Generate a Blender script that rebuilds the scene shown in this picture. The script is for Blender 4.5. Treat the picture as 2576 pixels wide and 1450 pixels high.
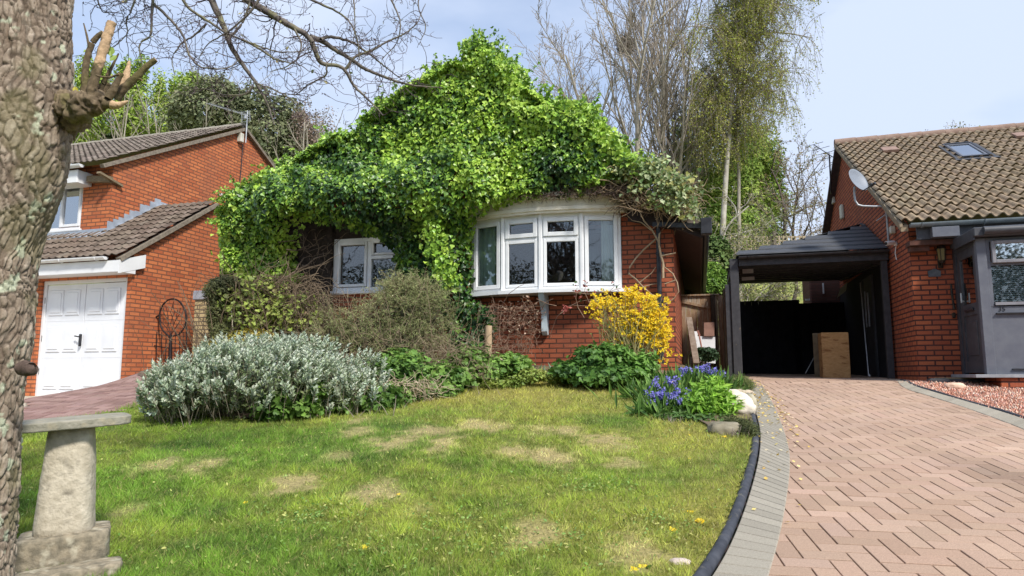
import bpy, math, random
import numpy as np
from mathutils import Vector, Matrix, Quaternion, noise as mnoise
for o in list(bpy.data.objects): bpy.data.objects.remove(o)
SC = bpy.context.scene
COL = SC.collection
R_ = np.random.RandomState(7)
random.seed(7)
pi = math.pi
def rad(a): return math.radians(a)

# ---------------------------------------------------------------- camera
F = 1720.0; PITCH = math.atan((942-725)/F); EYE = 1.6
cam = bpy.data.cameras.new('camera'); camo = bpy.data.objects.new('camera', cam); COL.objects.link(camo)
camo.location = (0, 0, EYE); camo.rotation_euler = (pi/2+PITCH, 0, 0)
cam.sensor_width = 36; cam.lens = 36*F/2576; cam.clip_end = 2000; cam.clip_start = 0.05
SC.camera = camo
# ---------------------------------------------------------------- light
SUN_EL, SUN_AZ = 46.0, 146.0        # azimuth of the sun, clockwise from +Y
sd = Vector((math.sin(rad(SUN_AZ))*math.cos(rad(SUN_EL)), math.cos(rad(SUN_AZ))*math.cos(rad(SUN_EL)), math.sin(rad(SUN_EL))))
sl = bpy.data.lights.new('sun', 'SUN'); sl.energy = 3.3; sl.angle = rad(8); sl.color = (1.0, 0.95, 0.87)
so = bpy.data.objects.new('sun', sl); COL.objects.link(so); so.rotation_euler = (-sd).to_track_quat('-Z', 'Y').to_euler()
so.location = (5, -8, 12)
W = bpy.data.worlds.new('World'); SC.world = W; W.use_nodes = True
wt = W.node_tree; wt.nodes.clear()
def wn(t): return wt.nodes.new(t)
sky = wn('ShaderNodeTexSky'); sky.sky_type = 'NISHITA'; sky.sun_disc = False
sky.sun_elevation = rad(SUN_EL); sky.sun_rotation = rad(SUN_AZ); sky.air_density = 1.0; sky.dust_density = 0.8; sky.ozone_density = 2.0
tc = wn('ShaderNodeTexCoord'); mp = wn('ShaderNodeMapping'); mp.inputs['Scale'].default_value = (1.0, 1.0, 2.6)
ns = wn('ShaderNodeTexNoise'); ns.inputs['Scale'].default_value = 1.5; ns.inputs['Detail'].default_value = 6; ns.inputs['Roughness'].default_value = .5
rp = wn('ShaderNodeValToRGB'); rp.color_ramp.elements[0].position = .42; rp.color_ramp.elements[0].color = (.35,.35,.35,1)
rp.color_ramp.elements[1].position = .60; rp.color_ramp.elements[1].color = (.97,.97,.97,1)
mx = wn('ShaderNodeMixRGB'); mx.inputs[2].default_value = (3.35, 3.85, 4.85, 1)
bg = wn('ShaderNodeBackground'); bg.inputs[1].default_value = 0.15; wo = wn('ShaderNodeOutputWorld')
L = wt.links.new
L(tc.outputs['Generated'], mp.inputs[0]); L(mp.outputs[0], ns.inputs['Vector']); L(ns.outputs['Fac'], rp.inputs[0])
L(rp.outputs[0], mx.inputs[0]); L(sky.outputs[0], mx.inputs[1]); L(mx.outputs[0], bg.inputs[0]); L(bg.outputs[0], wo.inputs[0])
SC.view_settings.view_transform = 'Standard'; SC.view_settings.look = 'None'
SC.view_settings.exposure = 0.56; SC.view_settings.gamma = 1
SC.render.engine = 'CYCLES'
SC.cycles.max_bounces = 8; SC.cycles.transparent_max_bounces = 12

# ---------------------------------------------------------------- pixel -> place (measuring helpers, photo at 2576 wide)
def ray(px, py):
    a = (px-1288)/F; b = (725-py)/F
    return np.array((a, math.cos(PITCH)-b*math.sin(PITCH), math.sin(PITCH)+b*math.cos(PITCH)))
def at(px, py, Y):
    r = ray(px, py); k = Y/r[1]; return np.array((r[0]*k, Y, EYE+r[2]*k))
class Frame:
    def __init__(s, deg): s.t = rad(deg); s.c = math.cos(s.t); s.s = math.sin(s.t)
    def loc(s, p): return np.array((p[0]*s.c-p[1]*s.s, p[0]*s.s+p[1]*s.c, p[2]))
    def world(s, p): return np.array((p[0]*s.c+p[1]*s.s, -p[0]*s.s+p[1]*s.c, p[2]))
    def wa(s, P): P = np.asarray(P, float); return np.stack((P[:,0]*s.c+P[:,1]*s.s, -P[:,0]*s.s+P[:,1]*s.c, P[:,2]), 1)
    def v(s, px, py, v):
        d = s.loc(ray(px, py)); k = v/d[1]; return np.array((d[0]*k, v, EYE+d[2]*k))
    def u(s, px, py, u):
        d = s.loc(ray(px, py)); k = u/d[0]; return np.array((u, d[1]*k, EYE+d[2]*k))
FB = Frame(15.3); FN = Frame(16.5); FW = Frame(0)

# ---------------------------------------------------------------- noise (vectorised)
def _h(ix, iy, iz, s):
    n = (ix*374761393 + iy*668265263 + iz*2147483647 + s*974711) & 0xffffffff
    n = ((n ^ (n >> 13))*1274126177) & 0xffffffff
    return ((n ^ (n >> 16)) & 0xffff)/65535.0
def vn(P, s=0):
    P = np.asarray(P, float); i = np.floor(P).astype(np.int64); f = P-i; f = f*f*(3-2*f)
    x, y, z = i[:,0], i[:,1], i[:,2]; r = 0
    for dx in (0,1):
        for dy in (0,1):
            for dz in (0,1):
                w = (f[:,0] if dx else 1-f[:,0])*(f[:,1] if dy else 1-f[:,1])*(f[:,2] if dz else 1-f[:,2])
                r = r + w*_h(x+dx, y+dy, z+dz, s)
    return r
def fbm(P, sc=1.0, oc=3, s=0):
    P = np.asarray(P, float)*sc; a = 1; t = 0; m = 0
    for k in range(oc):
        t = t + a*vn(P*2**k+k*17.3, s+k); m += a; a *= .5
    return t/m
def sst(a, b, x):
    t = np.clip((np.asarray(x, float)-a)/(b-a), 0, 1); return t*t*(3-2*t)

# ---------------------------------------------------------------- terrain
BY = [-60, -12, 0, 1.2, 2.3, 9.5, 10.4, 11.2, 18, 22, 30, 45, 80, 400]
BZ = [-1.4, -.5, 0, .18, .70, 1.467, 1.66, 1.76, 1.80, 2.4, 5.3, 9, 14, 18]
def H(x, y):
    x = np.asarray(x, float); y = np.asarray(y, float)
    b = np.interp(y, BY, BZ)
    dr = np.where(y < 9.6, np.interp(y, BY, BZ), 1.478+.018*(y-9.6))
    wr = sst(2.6, 3.2, x)*(1-sst(18, 22, y))
    z = b*(1-wr)+np.minimum(b, dr)*wr
    wl = sst(-5.35, -6.6, x)*(1-sst(17, 22, y))
    z = z*(1-wl)+np.minimum(z, 1.2)*wl
    return z
def G(px, py):                       # where a pixel's ray meets the ground
    r = ray(px, py); Y = 1.0
    for k in range(4000):
        X = r[0]/r[1]*Y; zz = EYE+r[2]/r[1]*Y
        if zz <= H(X, Y): break
        Y += .01
    return np.array((X, Y, float(H(X, Y))))

# ---------------------------------------------------------------- materials
MATS = {}
def _new(name):
    m = bpy.data.materials.new(name); m.use_nodes = True; MATS[name] = m
    nt = m.node_tree; return m, nt, nt.nodes['Principled BSDF'], nt.nodes.new, nt.links.new
def rgba(c): return (c[0], c[1], c[2], 1)
def M(name, c1, c2=None, scale=8, rough=.7, metal=0, bump=0, bscale=None, detail=5, lo=.35, hi=.65, stretch=None, spec=.4, c3=None, s3=2.0, lo3=.5, hi3=.7, coat=0):
    if name in MATS: return MATS[name]
    m, nt, b, N, K = _new(name)
    b.inputs['Roughness'].default_value = rough; b.inputs['Metallic'].default_value = metal
    b.inputs['Specular IOR Level'].default_value = spec; b.inputs['Coat Weight'].default_value = coat
    t = N('ShaderNodeTexCoord'); v = t.outputs['Object']
    if stretch:
        q = N('ShaderNodeMapping'); q.inputs['Scale'].default_value = stretch; K(v, q.inputs[0]); v = q.outputs[0]
    if c2 is None: b.inputs['Base Color'].default_value = rgba(c1)
    else:
        n = N('ShaderNodeTexNoise'); n.inputs['Scale'].default_value = scale; n.inputs['Detail'].default_value = detail; K(v, n.inputs['Vector'])
        r = N('ShaderNodeValToRGB'); e = r.color_ramp.elements; e[0].position = lo; e[1].position = hi; e[0].color = rgba(c1); e[1].color = rgba(c2)
        K(n.outputs['Fac'], r.inputs[0]); out = r.outputs[0]
        if c3 is not None:
            n3 = N('ShaderNodeTexNoise'); n3.inputs['Scale'].default_value = s3; n3.inputs['Detail'].default_value = 6; K(v, n3.inputs['Vector'])
            r3 = N('ShaderNodeValToRGB'); r3.color_ramp.elements[0].position = lo3; r3.color_ramp.elements[1].position = hi3
            K(n3.outputs['Fac'], r3.inputs[0]); mm = N('ShaderNodeMixRGB'); K(r3.outputs[0], mm.inputs[0]); K(out, mm.inputs[1]); mm.inputs[2].default_value = rgba(c3); out = mm.outputs[0]
        K(out, b.inputs['Base Color'])
    if bump:
        n2 = N('ShaderNodeTexNoise'); n2.inputs['Scale'].default_value = bscale or scale*3; n2.inputs['Detail'].default_value = 6; K(v, n2.inputs['Vector'])
        bp = N('ShaderNodeBump'); bp.inputs['Strength'].default_value = 1.0; bp.inputs['Distance'].default_value = bump; K(n2.outputs['Fac'], bp.inputs['Height']); K(bp.outputs[0], b.inputs['Normal'])
    return m
def brick(name, c1, c2, mortar, off=(0,0,0), rough=.85, ms=.010, stain=(.1,.05,.03), st=.35, bw=.225):
    m, nt, b, N, K = _new(name)
    b.inputs['Roughness'].default_value = rough; b.inputs['Specular IOR Level'].default_value = .25
    t = N('ShaderNodeTexCoord'); sp = N('ShaderNodeSeparateXYZ'); K(t.outputs['Object'], sp.inputs[0])
    ad = N('ShaderNodeMath'); ad.operation = 'ADD'; K(sp.outputs[0], ad.inputs[0]); K(sp.outputs[1], ad.inputs[1])
    cb = N('ShaderNodeCombineXYZ'); K(ad.outputs[0], cb.inputs[0]); K(sp.outputs[2], cb.inputs[1])
    br = N('ShaderNodeTexBrick'); K(cb.outputs[0], br.inputs['Vector'])
    br.inputs['Color1'].default_value = rgba(c1); br.inputs['Color2'].default_value = rgba(c2); br.inputs['Mortar'].default_value = rgba(mortar)
    br.inputs['Scale'].default_value = 1; br.inputs['Brick Width'].default_value = bw; br.inputs['Row Height'].default_value = .075
    br.inputs['Mortar Size'].default_value = ms; br.inputs['Mortar Smooth'].default_value = .25; br.inputs['Bias'].default_value = -.1
    n = N('ShaderNodeTexNoise'); n.inputs['Scale'].default_value = 1.3; n.inputs['Detail'].default_value = 7; K(t.outputs['Object'], n.inputs['Vector'])
    r = N('ShaderNodeValToRGB'); r.color_ramp.elements[0].position = .48; r.color_ramp.elements[1].position = .75
    r.color_ramp.elements[1].color = (st, st, st, 1); K(n.outputs['Fac'], r.inputs[0])
    mm = N('ShaderNodeMixRGB'); K(r.outputs[0], mm.inputs[0]); K(br.outputs['Color'], mm.inputs[1]); mm.inputs[2].default_value = rgba(stain)
    n4 = N('ShaderNodeTexNoise'); n4.inputs['Scale'].default_value = 60; n4.inputs['Detail'].default_value = 4; K(t.outputs['Object'], n4.inputs['Vector'])
    hs = N('ShaderNodeHueSaturation'); K(mm.outputs[0], hs.inputs['Color']); ma = N('ShaderNodeMapRange'); ma.inputs[3].default_value = .72; ma.inputs[4].default_value = 1.28
    K(n4.outputs['Fac'], ma.inputs[0]); K(ma.outputs[0], hs.inputs['Value']); K(hs.outputs[0], b.inputs['Base Color'])
    bp = N('ShaderNodeBump'); bp.inputs['Distance'].default_value = .008; bp.invert = True; K(br.outputs['Fac'], bp.inputs['Height'])
    bp2 = N('ShaderNodeBump'); bp2.inputs['Distance'].default_value = .002; K(n4.outputs['Fac'], bp2.inputs['Height']); K(bp.outputs[0], bp2.inputs['Normal']); K(bp2.outputs[0], b.inputs['Normal'])
    return m
def tintmat(name, rough=.55, trans=.0, bump=0, bscale=60, spec=.35, vary=0, vscale=30):
    if name in MATS: return MATS[name]
    m, nt, b, N, K = _new(name)
    a = N('ShaderNodeAttribute'); a.attribute_name = 'tint'; out = a.outputs['Color']
    if vary:
        t = N('ShaderNodeTexCoord'); n = N('ShaderNodeTexNoise'); n.inputs['Scale'].default_value = vscale; n.inputs['Detail'].default_value = 6; K(t.outputs['Object'], n.inputs['Vector'])
        hs = N('ShaderNodeHueSaturation'); ma = N('ShaderNodeMapRange'); ma.inputs[1].default_value = .25; ma.inputs[2].default_value = .75; ma.inputs[3].default_value = 1-vary; ma.inputs[4].default_value = 1+vary
        K(n.outputs['Fac'], ma.inputs[0]); K(ma.outputs[0], hs.inputs['Value']); K(out, hs.inputs['Color']); out = hs.outputs[0]
    K(out, b.inputs['Base Color']); b.inputs['Roughness'].default_value = rough; b.inputs['Specular IOR Level'].default_value = spec
    if bump:
        t = N('ShaderNodeTexCoord'); n = N('ShaderNodeTexNoise'); n.inputs['Scale'].default_value = bscale; n.inputs['Detail'].default_value = 6; K(t.outputs['Object'], n.inputs['Vector'])
        bp = N('ShaderNodeBump'); bp.inputs['Distance'].default_value = bump; K(n.outputs['Fac'], bp.inputs['Height']); K(bp.outputs[0], b.inputs['Normal'])
    if trans:
        tr = N('ShaderNodeBsdfTranslucent'); K(out, tr.inputs[0]); mx = N('ShaderNodeMixShader'); mx.inputs[0].default_value = trans
        K(b.outputs[0], mx.inputs[1]); K(tr.outputs[0], mx.inputs[2]); K(mx.outputs[0], nt.nodes['Material Output'].inputs[0])
    return m
def glass(name, refl=.22, tint=(.8,.85,.85)):
    m, nt, b, N, K = _new(name)
    g = N('ShaderNodeBsdfGlossy'); g.inputs['Roughness'].default_value = .015; g.inputs['Color'].default_value = (1,1,1,1)
    t = N('ShaderNodeBsdfTransparent'); t.inputs[0].default_value = rgba(tint)
    lw = N('ShaderNodeFresnel'); lw.inputs[0].default_value = 1.5
    ad = N('ShaderNodeMath'); ad.operation = 'ADD'; ad.use_clamp = True; ad.inputs[1].default_value = refl; K(lw.outputs[0], ad.inputs[0])
    x = N('ShaderNodeMixShader'); K(ad.outputs[0], x.inputs[0]); K(t.outputs[0], x.inputs[1]); K(g.outputs[0], x.inputs[2])
    K(x.outputs[0], nt.nodes['Material Output'].inputs[0]); nt.nodes.remove(b); return m

# ---------------------------------------------------------------- object helpers
def tag(o, label=None, cat=None, group=None, kind=None):
    if label: o['label'] = label
    if cat: o['category'] = cat
    if group: o['group'] = group
    if kind: o['kind'] = kind
    return o
def empty(name, loc=(0,0,0), rz=0):
    o = bpy.data.objects.new(name, None); COL.objects.link(o); o.location = tuple(float(q) for q in loc); o.rotation_euler = (0,0,rz)
    o.empty_display_size = .2; return o
class Fo:                                   # a thing standing in one of the house frames
    def __init__(s, name, fr, o, label, cat, group=None):
        s.fr = fr; s.o = np.array(o, float); s.e = empty(name, fr.world(s.o), -fr.t); tag(s.e, label, cat, group)
class MB:
    def __init__(s): s.v = []; s.f = []; s.sm = []; s.t = []
    def add(s, vs, fs, smooth=False):
        k = len(s.v); s.v += [tuple(float(c) for c in q) for q in vs]; s.f += [tuple(i+k for i in f) for f in fs]; s.sm += [smooth]*len(fs); return s
    def box(s, a, b, bev=0):
        x0,x1 = sorted((a[0],b[0])); y0,y1 = sorted((a[1],b[1])); z0,z1 = sorted((a[2],b[2]))
        if not bev:
            return s.add([(x0,y0,z0),(x1,y0,z0),(x1,y1,z0),(x0,y1,z0),(x0,y0,z1),(x1,y0,z1),(x1,y1,z1),(x0,y1,z1)],
                  [(0,3,2,1),(4,5,6,7),(0,1,5,4),(1,2,6,5),(2,3,7,6),(3,0,4,7)])
        e = min(bev, (x1-x0)/2.01, (y1-y0)/2.01, (z1-z0)/2.01); vs = []; idx = {}
        for i,x in enumerate((x0,x1)):
            for j,y in enumerate((y0,y1)):
                for k,z in enumerate((z0,z1)):
                    sx = e if i == 0 else -e; sy = e if j == 0 else -e; sz = e if k == 0 else -e
                    idx[(i,j,k)] = len(vs); vs += [(x, y+sy, z+sz), (x+sx, y, z+sz), (x+sx, y+sy, z)]
        g = lambda i,j,k,a: idx[(i,j,k)]+a
        fs = [(g(0,0,0,0),g(0,0,1,0),g(0,1,1,0),g(0,1,0,0)),(g(1,0,0,0),g(1,1,0,0),g(1,1,1,0),g(1,0,1,0)),
              (g(0,0,0,1),g(1,0,0,1),g(1,0,1,1),g(0,0,1,1)),(g(0,1,0,1),g(0,1,1,1),g(1,1,1,1),g(1,1,0,1)),
              (g(0,0,0,2),g(0,1,0,2),g(1,1,0,2),g(1,0,0,2)),(g(0,0,1,2),g(1,0,1,2),g(1,1,1,2),g(0,1,1,2))]
        for i in (0,1):
            for j in (0,1): fs.append((g(i,j,0,0),g(i,j,0,1),g(i,j,1,1),g(i,j,1,0)))
            for k in (0,1): fs.append((g(i,0,k,0),g(i,1,k,0),g(i,1,k,2),g(i,0,k,2)))
        for j in (0,1):
            for k in (0,1): fs.append((g(0,j,k,1),g(0,j,k,2),g(1,j,k,2),g(1,j,k,1)))
        for i in (0,1):
            for j in (0,1):
                for k in (0,1): fs.append((g(i,j,k,0),g(i,j,k,1),g(i,j,k,2)))
        return s.add(vs, fs)
    def prism(s, pts, d):                    # polygon (3D points) extruded by vector d
        n = len(pts); q = [tuple(np.array(p)+np.array(d)) for p in pts]
        return s.add(list(pts)+q, [tuple(range(n))[::-1], tuple(range(n,2*n))]+[(i,(i+1)%n,n+(i+1)%n,n+i) for i in range(n)])
    def bar(s, a, b, w, h, up=(0,0,1)):      # rectangular bar from a to b
        a = Vector(a); b = Vector(b); d = (b-a).normalized(); x = d.cross(Vector(up))
        if x.length < 1e-4: x = d.cross(Vector((1,0,0)))
        x.normalize(); y = x.cross(d); c = [x*w/2*i+y*h/2*j for i,j in ((-1,-1),(1,-1),(1,1),(-1,1))]
        return s.add([a+k for k in c]+[b+k for k in c], [(3,2,1,0),(4,5,6,7),(0,1,5,4),(1,2,6,5),(2,3,7,6),(3,0,4,7)])
    def tube(s, pts, r, n=8, cap=True):
        pts = [Vector([float(c) for c in p]) for p in pts]; m = len(pts)
        rr = r if hasattr(r, '__len__') else [r]*m
        vs = []; pd = None; x = None
        for i,p in enumerate(pts):
            d = (pts[min(i+1,m-1)]-pts[max(i-1,0)]).normalized()
            if x is None: x = d.orthogonal().normalized()
            else: x = (x-d*x.dot(d)); x = x.normalized() if x.length > 1e-5 else d.orthogonal().normalized()
            y = d.cross(x)
            for k in range(n):
                a = 2*pi*k/n; vs.append(p+(x*math.cos(a)+y*math.sin(a))*rr[i])
        fs = [(i*n+k, i*n+(k+1)%n, (i+1)*n+(k+1)%n, (i+1)*n+k) for i in range(m-1) for k in range(n)]
        s.add(vs, fs, True)
        if cap: s.add(vs[:n], [tuple(range(n))[::-1]]); s.add(vs[-n:], [tuple(range(n))])
        return s
    def lathe(s, c, prof, n=24, smooth=True):  # profile of (r,z) around +z at c
        vs = []; m = len(prof)
        for (r,z) in prof:
            for k in range(n): vs.append((c[0]+r*math.cos(2*pi*k/n), c[1]+r*math.sin(2*pi*k/n), c[2]+z))
        s.add(vs, [(i*n+k, i*n+(k+1)%n, (i+1)*n+(k+1)%n, (i+1)*n+k) for i in range(m-1) for k in range(n)]+[tuple(range(n))[::-1], tuple(range((m-1)*n, m*n))], smooth); return s
    def shift(s, o):
        s.v = [(a-o[0], b-o[1], c-o[2]) for a,b,c in s.v]; return s
    def build(s, name, mat, par=None, label=None):
        if isinstance(par, Fo): s.shift(par.o); par = par.e
        me = bpy.data.meshes.new(name); me.from_pydata(s.v, [], s.f); me.materials.append(mat)
        me.polygons.foreach_set('use_smooth', s.sm); me.update()
        o = bpy.data.objects.new(name, me); COL.objects.link(o); o.parent = par
        if label: o['label'] = label
        return o
def npmesh(name, V, T, mat, par=None, tint=None, smooth=False, off=None):
    V = np.ascontiguousarray(V, dtype=np.float32)
    if isinstance(par, Fo):
        V = V-par.o.astype(np.float32); par = par.e
    elif off is not None: V = V-np.array(off, np.float32)
    T = np.ascontiguousarray(T, dtype=np.int32); k = T.shape[1]
    me = bpy.data.meshes.new(name); me.vertices.add(len(V)); me.vertices.foreach_set('co', V.ravel())
    me.loops.add(T.size); me.loops.foreach_set('vertex_index', T.ravel())
    me.polygons.add(len(T)); me.polygons.foreach_set('loop_start', np.arange(len(T), dtype=np.int32)*k)
    me.polygons.foreach_set('use_smooth', np.full(len(T), smooth, dtype=bool))
    if tint is not None:
        a = me.attributes.new('tint', 'FLOAT_COLOR', 'POINT'); c = np.ones((len(V),4), np.float32); c[:,:3] = tint; a.data.foreach_set('color', c.ravel())
    me.update(calc_edges=True); me.validate()
    me.materials.append(mat); o = bpy.data.objects.new(name, me); COL.objects.link(o); o.parent = par
    return o
# leaf shapes: x across, y along, z out of the leaf
TPL = {
 'ivy': (np.array([(0,0,0),(-.42,.02,.06),(-.5,.35,.10),(-.26,.55,.05),(0,1,-.06),(.26,.55,.05),(.5,.35,.10),(.42,.02,.06),(0,.4,-.03)]), [(8,0,1),(8,1,2),(8,2,3),(8,3,4),(8,4,5),(8,5,6),(8,6,7),(8,7,0)]),
 'ivylo': (np.array([(0,0,0),(-.46,.25,.1),(0,1,-.06),(.46,.25,.1)]), [(0,2,1),(0,3,2)]),
 'oval': (np.array([(0,0,0),(-.2,.35,.06),(-.17,.7,.03),(0,1,-.06),(.17,.7,.03),(.2,.35,.06),(0,.5,-.02)]), [(6,0,1),(6,1,2),(6,2,3),(6,3,4),(6,4,5),(6,5,0)]),
 'slim': (np.array([(0,0,0),(-.09,.45,.02),(0,1,-.06),(.09,.45,.02)]), [(0,2,1),(0,3,2)]),
 'bit': (np.array([(-.4,0,0),(.4,.1,0),(0,1,.1)]), [(0,1,2)]),
 'needle': (np.array([(-.035,0,0),(.035,0,0),(0,1,0)]), [(0,1,2)]),
 'maple': (np.array([(0,0,0),(-.3,-.05,.05),(-.55,.3,.08),(-.28,.4,.02),(-.35,.8,.05),(0,1,-.1),(.35,.8,.05),(.28,.4,.02),(.55,.3,.08),(.3,-.05,.05),(0,.4,-.04)]), [(10,i,(i+1)) for i in range(0,9)]+[(10,9,0)]),
 'petal': (np.array([(0,0,0),(-.35,.5,.15),(0,1,.25),(.35,.5,.15)]), [(0,2,1),(0,3,2)]),
}
def norm(a): return a/np.maximum(np.linalg.norm(a, axis=1, keepdims=True), 1e-9)
def leafgeo(P, N, D, S, C, tpl, width=1.0):
    V0, Fc = TPL[tpl]; V0 = V0.copy(); n = len(P); k = len(V0); Fc = np.array(Fc)
    N = norm(N); D = norm(D-N*np.sum(D*N, 1, keepdims=True)); X = np.cross(D, N)
    S = np.broadcast_to(S, (n,))[:,None,None]; wd = np.broadcast_to(width, (n,))[:,None]
    V = P[:,None,:]+S*((wd*V0[None,:,0])[:,:,None]*X[:,None,:]+V0[None,:,1,None]*D[:,None,:]+V0[None,:,2,None]*N[:,None,:])
    T = (np.arange(n)[:,None,None]*k+Fc[None]).reshape(-1,3)
    return V.reshape(-1,3), T, np.repeat(C, k, 0)
def join(parts):
    Vs=[];Ts=[];Cs=[];k=0
    for V,T,C in parts: Vs.append(V); Ts.append(T+k); Cs.append(C); k += len(V)
    return np.concatenate(Vs), np.concatenate(Ts), np.concatenate(Cs)
def rnd(n): return R_.rand(n)
def rn3(n): return R_.randn(n,3)
def palette(n, cols, w=None, jit=.15, t=None, hue=.03):
    cols = np.array(cols, float)
    if t is None: i = R_.choice(len(cols), n, p=w); c = cols[i]
    else:
        t = np.clip(t, 0, .9999)*(len(cols)-1); i = t.astype(int); f = (t-i)[:,None]; c = cols[i]*(1-f)+cols[i+1]*f
    return np.clip(c*(1+jit*R_.randn(n,1))*(1+hue*R_.randn(n,3)), .003, 1)
def pip(x, y, poly):
    x = np.asarray(x); y = np.asarray(y); ins = np.zeros(len(x), bool); n = len(poly)
    for i in range(n):
        x0,y0 = poly[i]; x1,y1 = poly[(i+1)%n]
        c = ((y0 > y) != (y1 > y)); xi = x0+(y-y0)*(x1-x0)/((y1-y0) if abs(y1-y0) > 1e-9 else 1e-9)
        ins ^= c & (x < xi)
    return ins
def edist(x, y, poly):
    d = np.full(len(x), 1e9); n = len(poly)
    for i in range(n):
        a = np.array(poly[i], float); b = np.array(poly[(i+1)%n], float); ab = b-a
        t = np.clip(((x-a[0])*ab[0]+(y-a[1])*ab[1])/(ab@ab+1e-9), 0, 1)
        d = np.minimum(d, np.hypot(x-a[0]-t*ab[0], y-a[1]-t*ab[1]))
    return d
def blob(name, c, r, mat, par=None, amp=.25, sc=1.5, seed=0, n=20, flat=-1, yaw=0):   # irregular stone
    P = []; 
    for i in range(n+1):
        for j in range(2*n):
            th = pi*i/n; ph = pi*j/n; P.append((math.sin(th)*math.cos(ph), math.sin(th)*math.sin(ph), math.cos(th)))
    P = np.array(P); d = 1+amp*(fbm(P+seed*3.1, sc, 4, seed)-.5)*2
    Q = P*d[:,None]; Q = np.sign(Q)*np.abs(Q)**.85; Q = Q*np.array(r); Q[:,2] = np.maximum(Q[:,2], flat*r[2])
    cy, sy = math.cos(yaw), math.sin(yaw); Q = np.stack((Q[:,0]*cy-Q[:,1]*sy, Q[:,0]*sy+Q[:,1]*cy, Q[:,2]), 1)+np.array(c)
    T = [(i*2*n+j, (i+1)*2*n+j, (i+1)*2*n+(j+1)%(2*n), i*2*n+(j+1)%(2*n)) for i in range(n) for j in range(2*n)]
    return npmesh(name, Q, T, mat, par, smooth=True)
def lines_mesh(lines, n=4):
    """lines: list of (pts (m,3), radii (m,)) -> triangles/quads arrays; light tubes for twigs"""
    Vs=[];Qs=[];k=0
    for P, r in lines:
        P = np.asarray(P, float); m = len(P); d = np.gradient(P, axis=0); d = norm(d)
        ref = np.where(np.abs(d[:,2:3]) > .9, np.array([[1.,0,0]]), np.array([[0,0,1.]])); x = norm(np.cross(d, ref)); y = np.cross(d, x)
        a = np.arange(n)*2*pi/n
        V = P[:,None,:]+np.asarray(r)[:,None,None]*(np.cos(a)[None,:,None]*x[:,None,:]+np.sin(a)[None,:,None]*y[:,None,:])
        i = np.arange(m-1)[:,None]*n; j = np.arange(n)[None,:]; j2 = (j+1)%n
        Q = np.stack((i+j, i+j2, i+n+j2, i+n+j), 2).reshape(-1,4)+k
        Vs.append(V.reshape(-1,3)); Qs.append(Q); k += m*n
    return np.concatenate(Vs), np.concatenate(Qs)
def twigs(name, lines, mat, par=None, n=4, tint=None, off=None):
    V, Q = lines_mesh(lines, n); t = None if tint is None else np.broadcast_to(np.array(tint), (len(V),3))
    return npmesh(name, V, Q, mat, par, tint=t, smooth=True, off=off)
def wander(p, d, L, r0, r1, seg=6, curl=.25, grav=0, up=0):
    P=[np.array(p,float)]; d=np.array(d,float); d/=np.linalg.norm(d)
    for i in range(seg):
        d=d+R_.randn(3)*curl/math.sqrt(seg)*1.2+np.array((0,0,up-grav))/seg; d/=np.linalg.norm(d); P.append(P[-1]+d*L/seg)
    return np.array(P), np.linspace(r0,r1,seg+1)
def copytree(o, par=None):
    c = o.copy(); COL.objects.link(c); c.parent = par
    for ch in list(o.children): copytree(ch, c)
    return c

# shared materials
WHITE = M('white_upvc', (.78,.79,.80), (.72,.73,.74), 6, .35, spec=.5)
OLDWHITE = M('aged_white_upvc', (.70,.68,.62), (.50,.47,.38), 5, .45, c3=(.25,.22,.15), s3=9, lo3=.62, hi3=.8)
BLACKP = M('black_painted_timber', (.035,.036,.042), (.055,.055,.062), 12, .6, bump=.002, bscale=60, c3=(.13,.10,.07), s3=14, lo3=.66, hi3=.76)
BLACKM = M('black_plastic', (.02,.02,.024), (.035,.036,.042), 10, .4)
GREYP = M('grey_paint', (.11,.118,.145), (.135,.145,.17), 8, .5, bump=.001, bscale=80)
DGREY = M('dark_grey_paint', (.05,.053,.062), (.07,.073,.082), 8, .5)
LEAD = M('lead_sheet', (.30,.34,.40), (.42,.46,.52), 7, .55, metal=.2, bump=.004, bscale=20)
GL = glass('window_glass', .05); GLS = glass('sky_glass', .42)
DARK = M('dark_interior', (.02,.02,.02), (.035,.033,.03), 3, .9)
LEAF = tintmat('leaf', .5, .28); LEAFM = tintmat('matt_leaf', .75, .2); BARKT = tintmat('bark_tint', .85, bump=.004, bscale=80, vary=.35, vscale=25)
STONET = None

DBL = M('black_stain', (.006,.006,.009), (.014,.014,.018), 8, .8)
# ================================================================ GROUND
def gridmesh(name, xs, ys, zf, mat, mask=None, tint=None, kind='structure'):
    X, Y = np.meshgrid(xs, ys); P = np.stack((X.ravel(), Y.ravel()), 1); Z = zf(P[:,0], P[:,1]); V = np.column_stack((P, Z))
    nx = len(xs); i = np.arange(len(ys)-1)[:,None]*nx+np.arange(nx-1)[None,:]
    Q = np.stack((i, i+1, i+nx+1, i+nx), 2).reshape(-1,4)
    if mask is not None:
        c = V[Q].mean(1); Q = Q[mask(c[:,0], c[:,1])]
    o = npmesh(name, V, Q, mat, tint=None if tint is None else tint(V[:,0], V[:,1]), smooth=True)
    if kind: o['kind'] = kind
    return o
MEADOW = M('meadow_grass', (.16,.19,.035), (.34,.34,.09), 1.2, .9, bump=.03, bscale=14, c3=(.10,.14,.03), s3=5)
gx = np.concatenate((np.linspace(-300,-24,14), np.linspace(-20,20,81), np.linspace(24,300,14)))
gy = np.concatenate((np.linspace(-60,-3,14), np.linspace(-2,30,97), np.linspace(32,60,15), np.linspace(70,400,14)))
gridmesh('ground', gx, gy, lambda x,y: H(x,y)-.05-.12*sst(2.2,1.2,y)*0-np.where((np.abs(x)<9)&(y<17), .05, 0), MEADOW)
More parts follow.
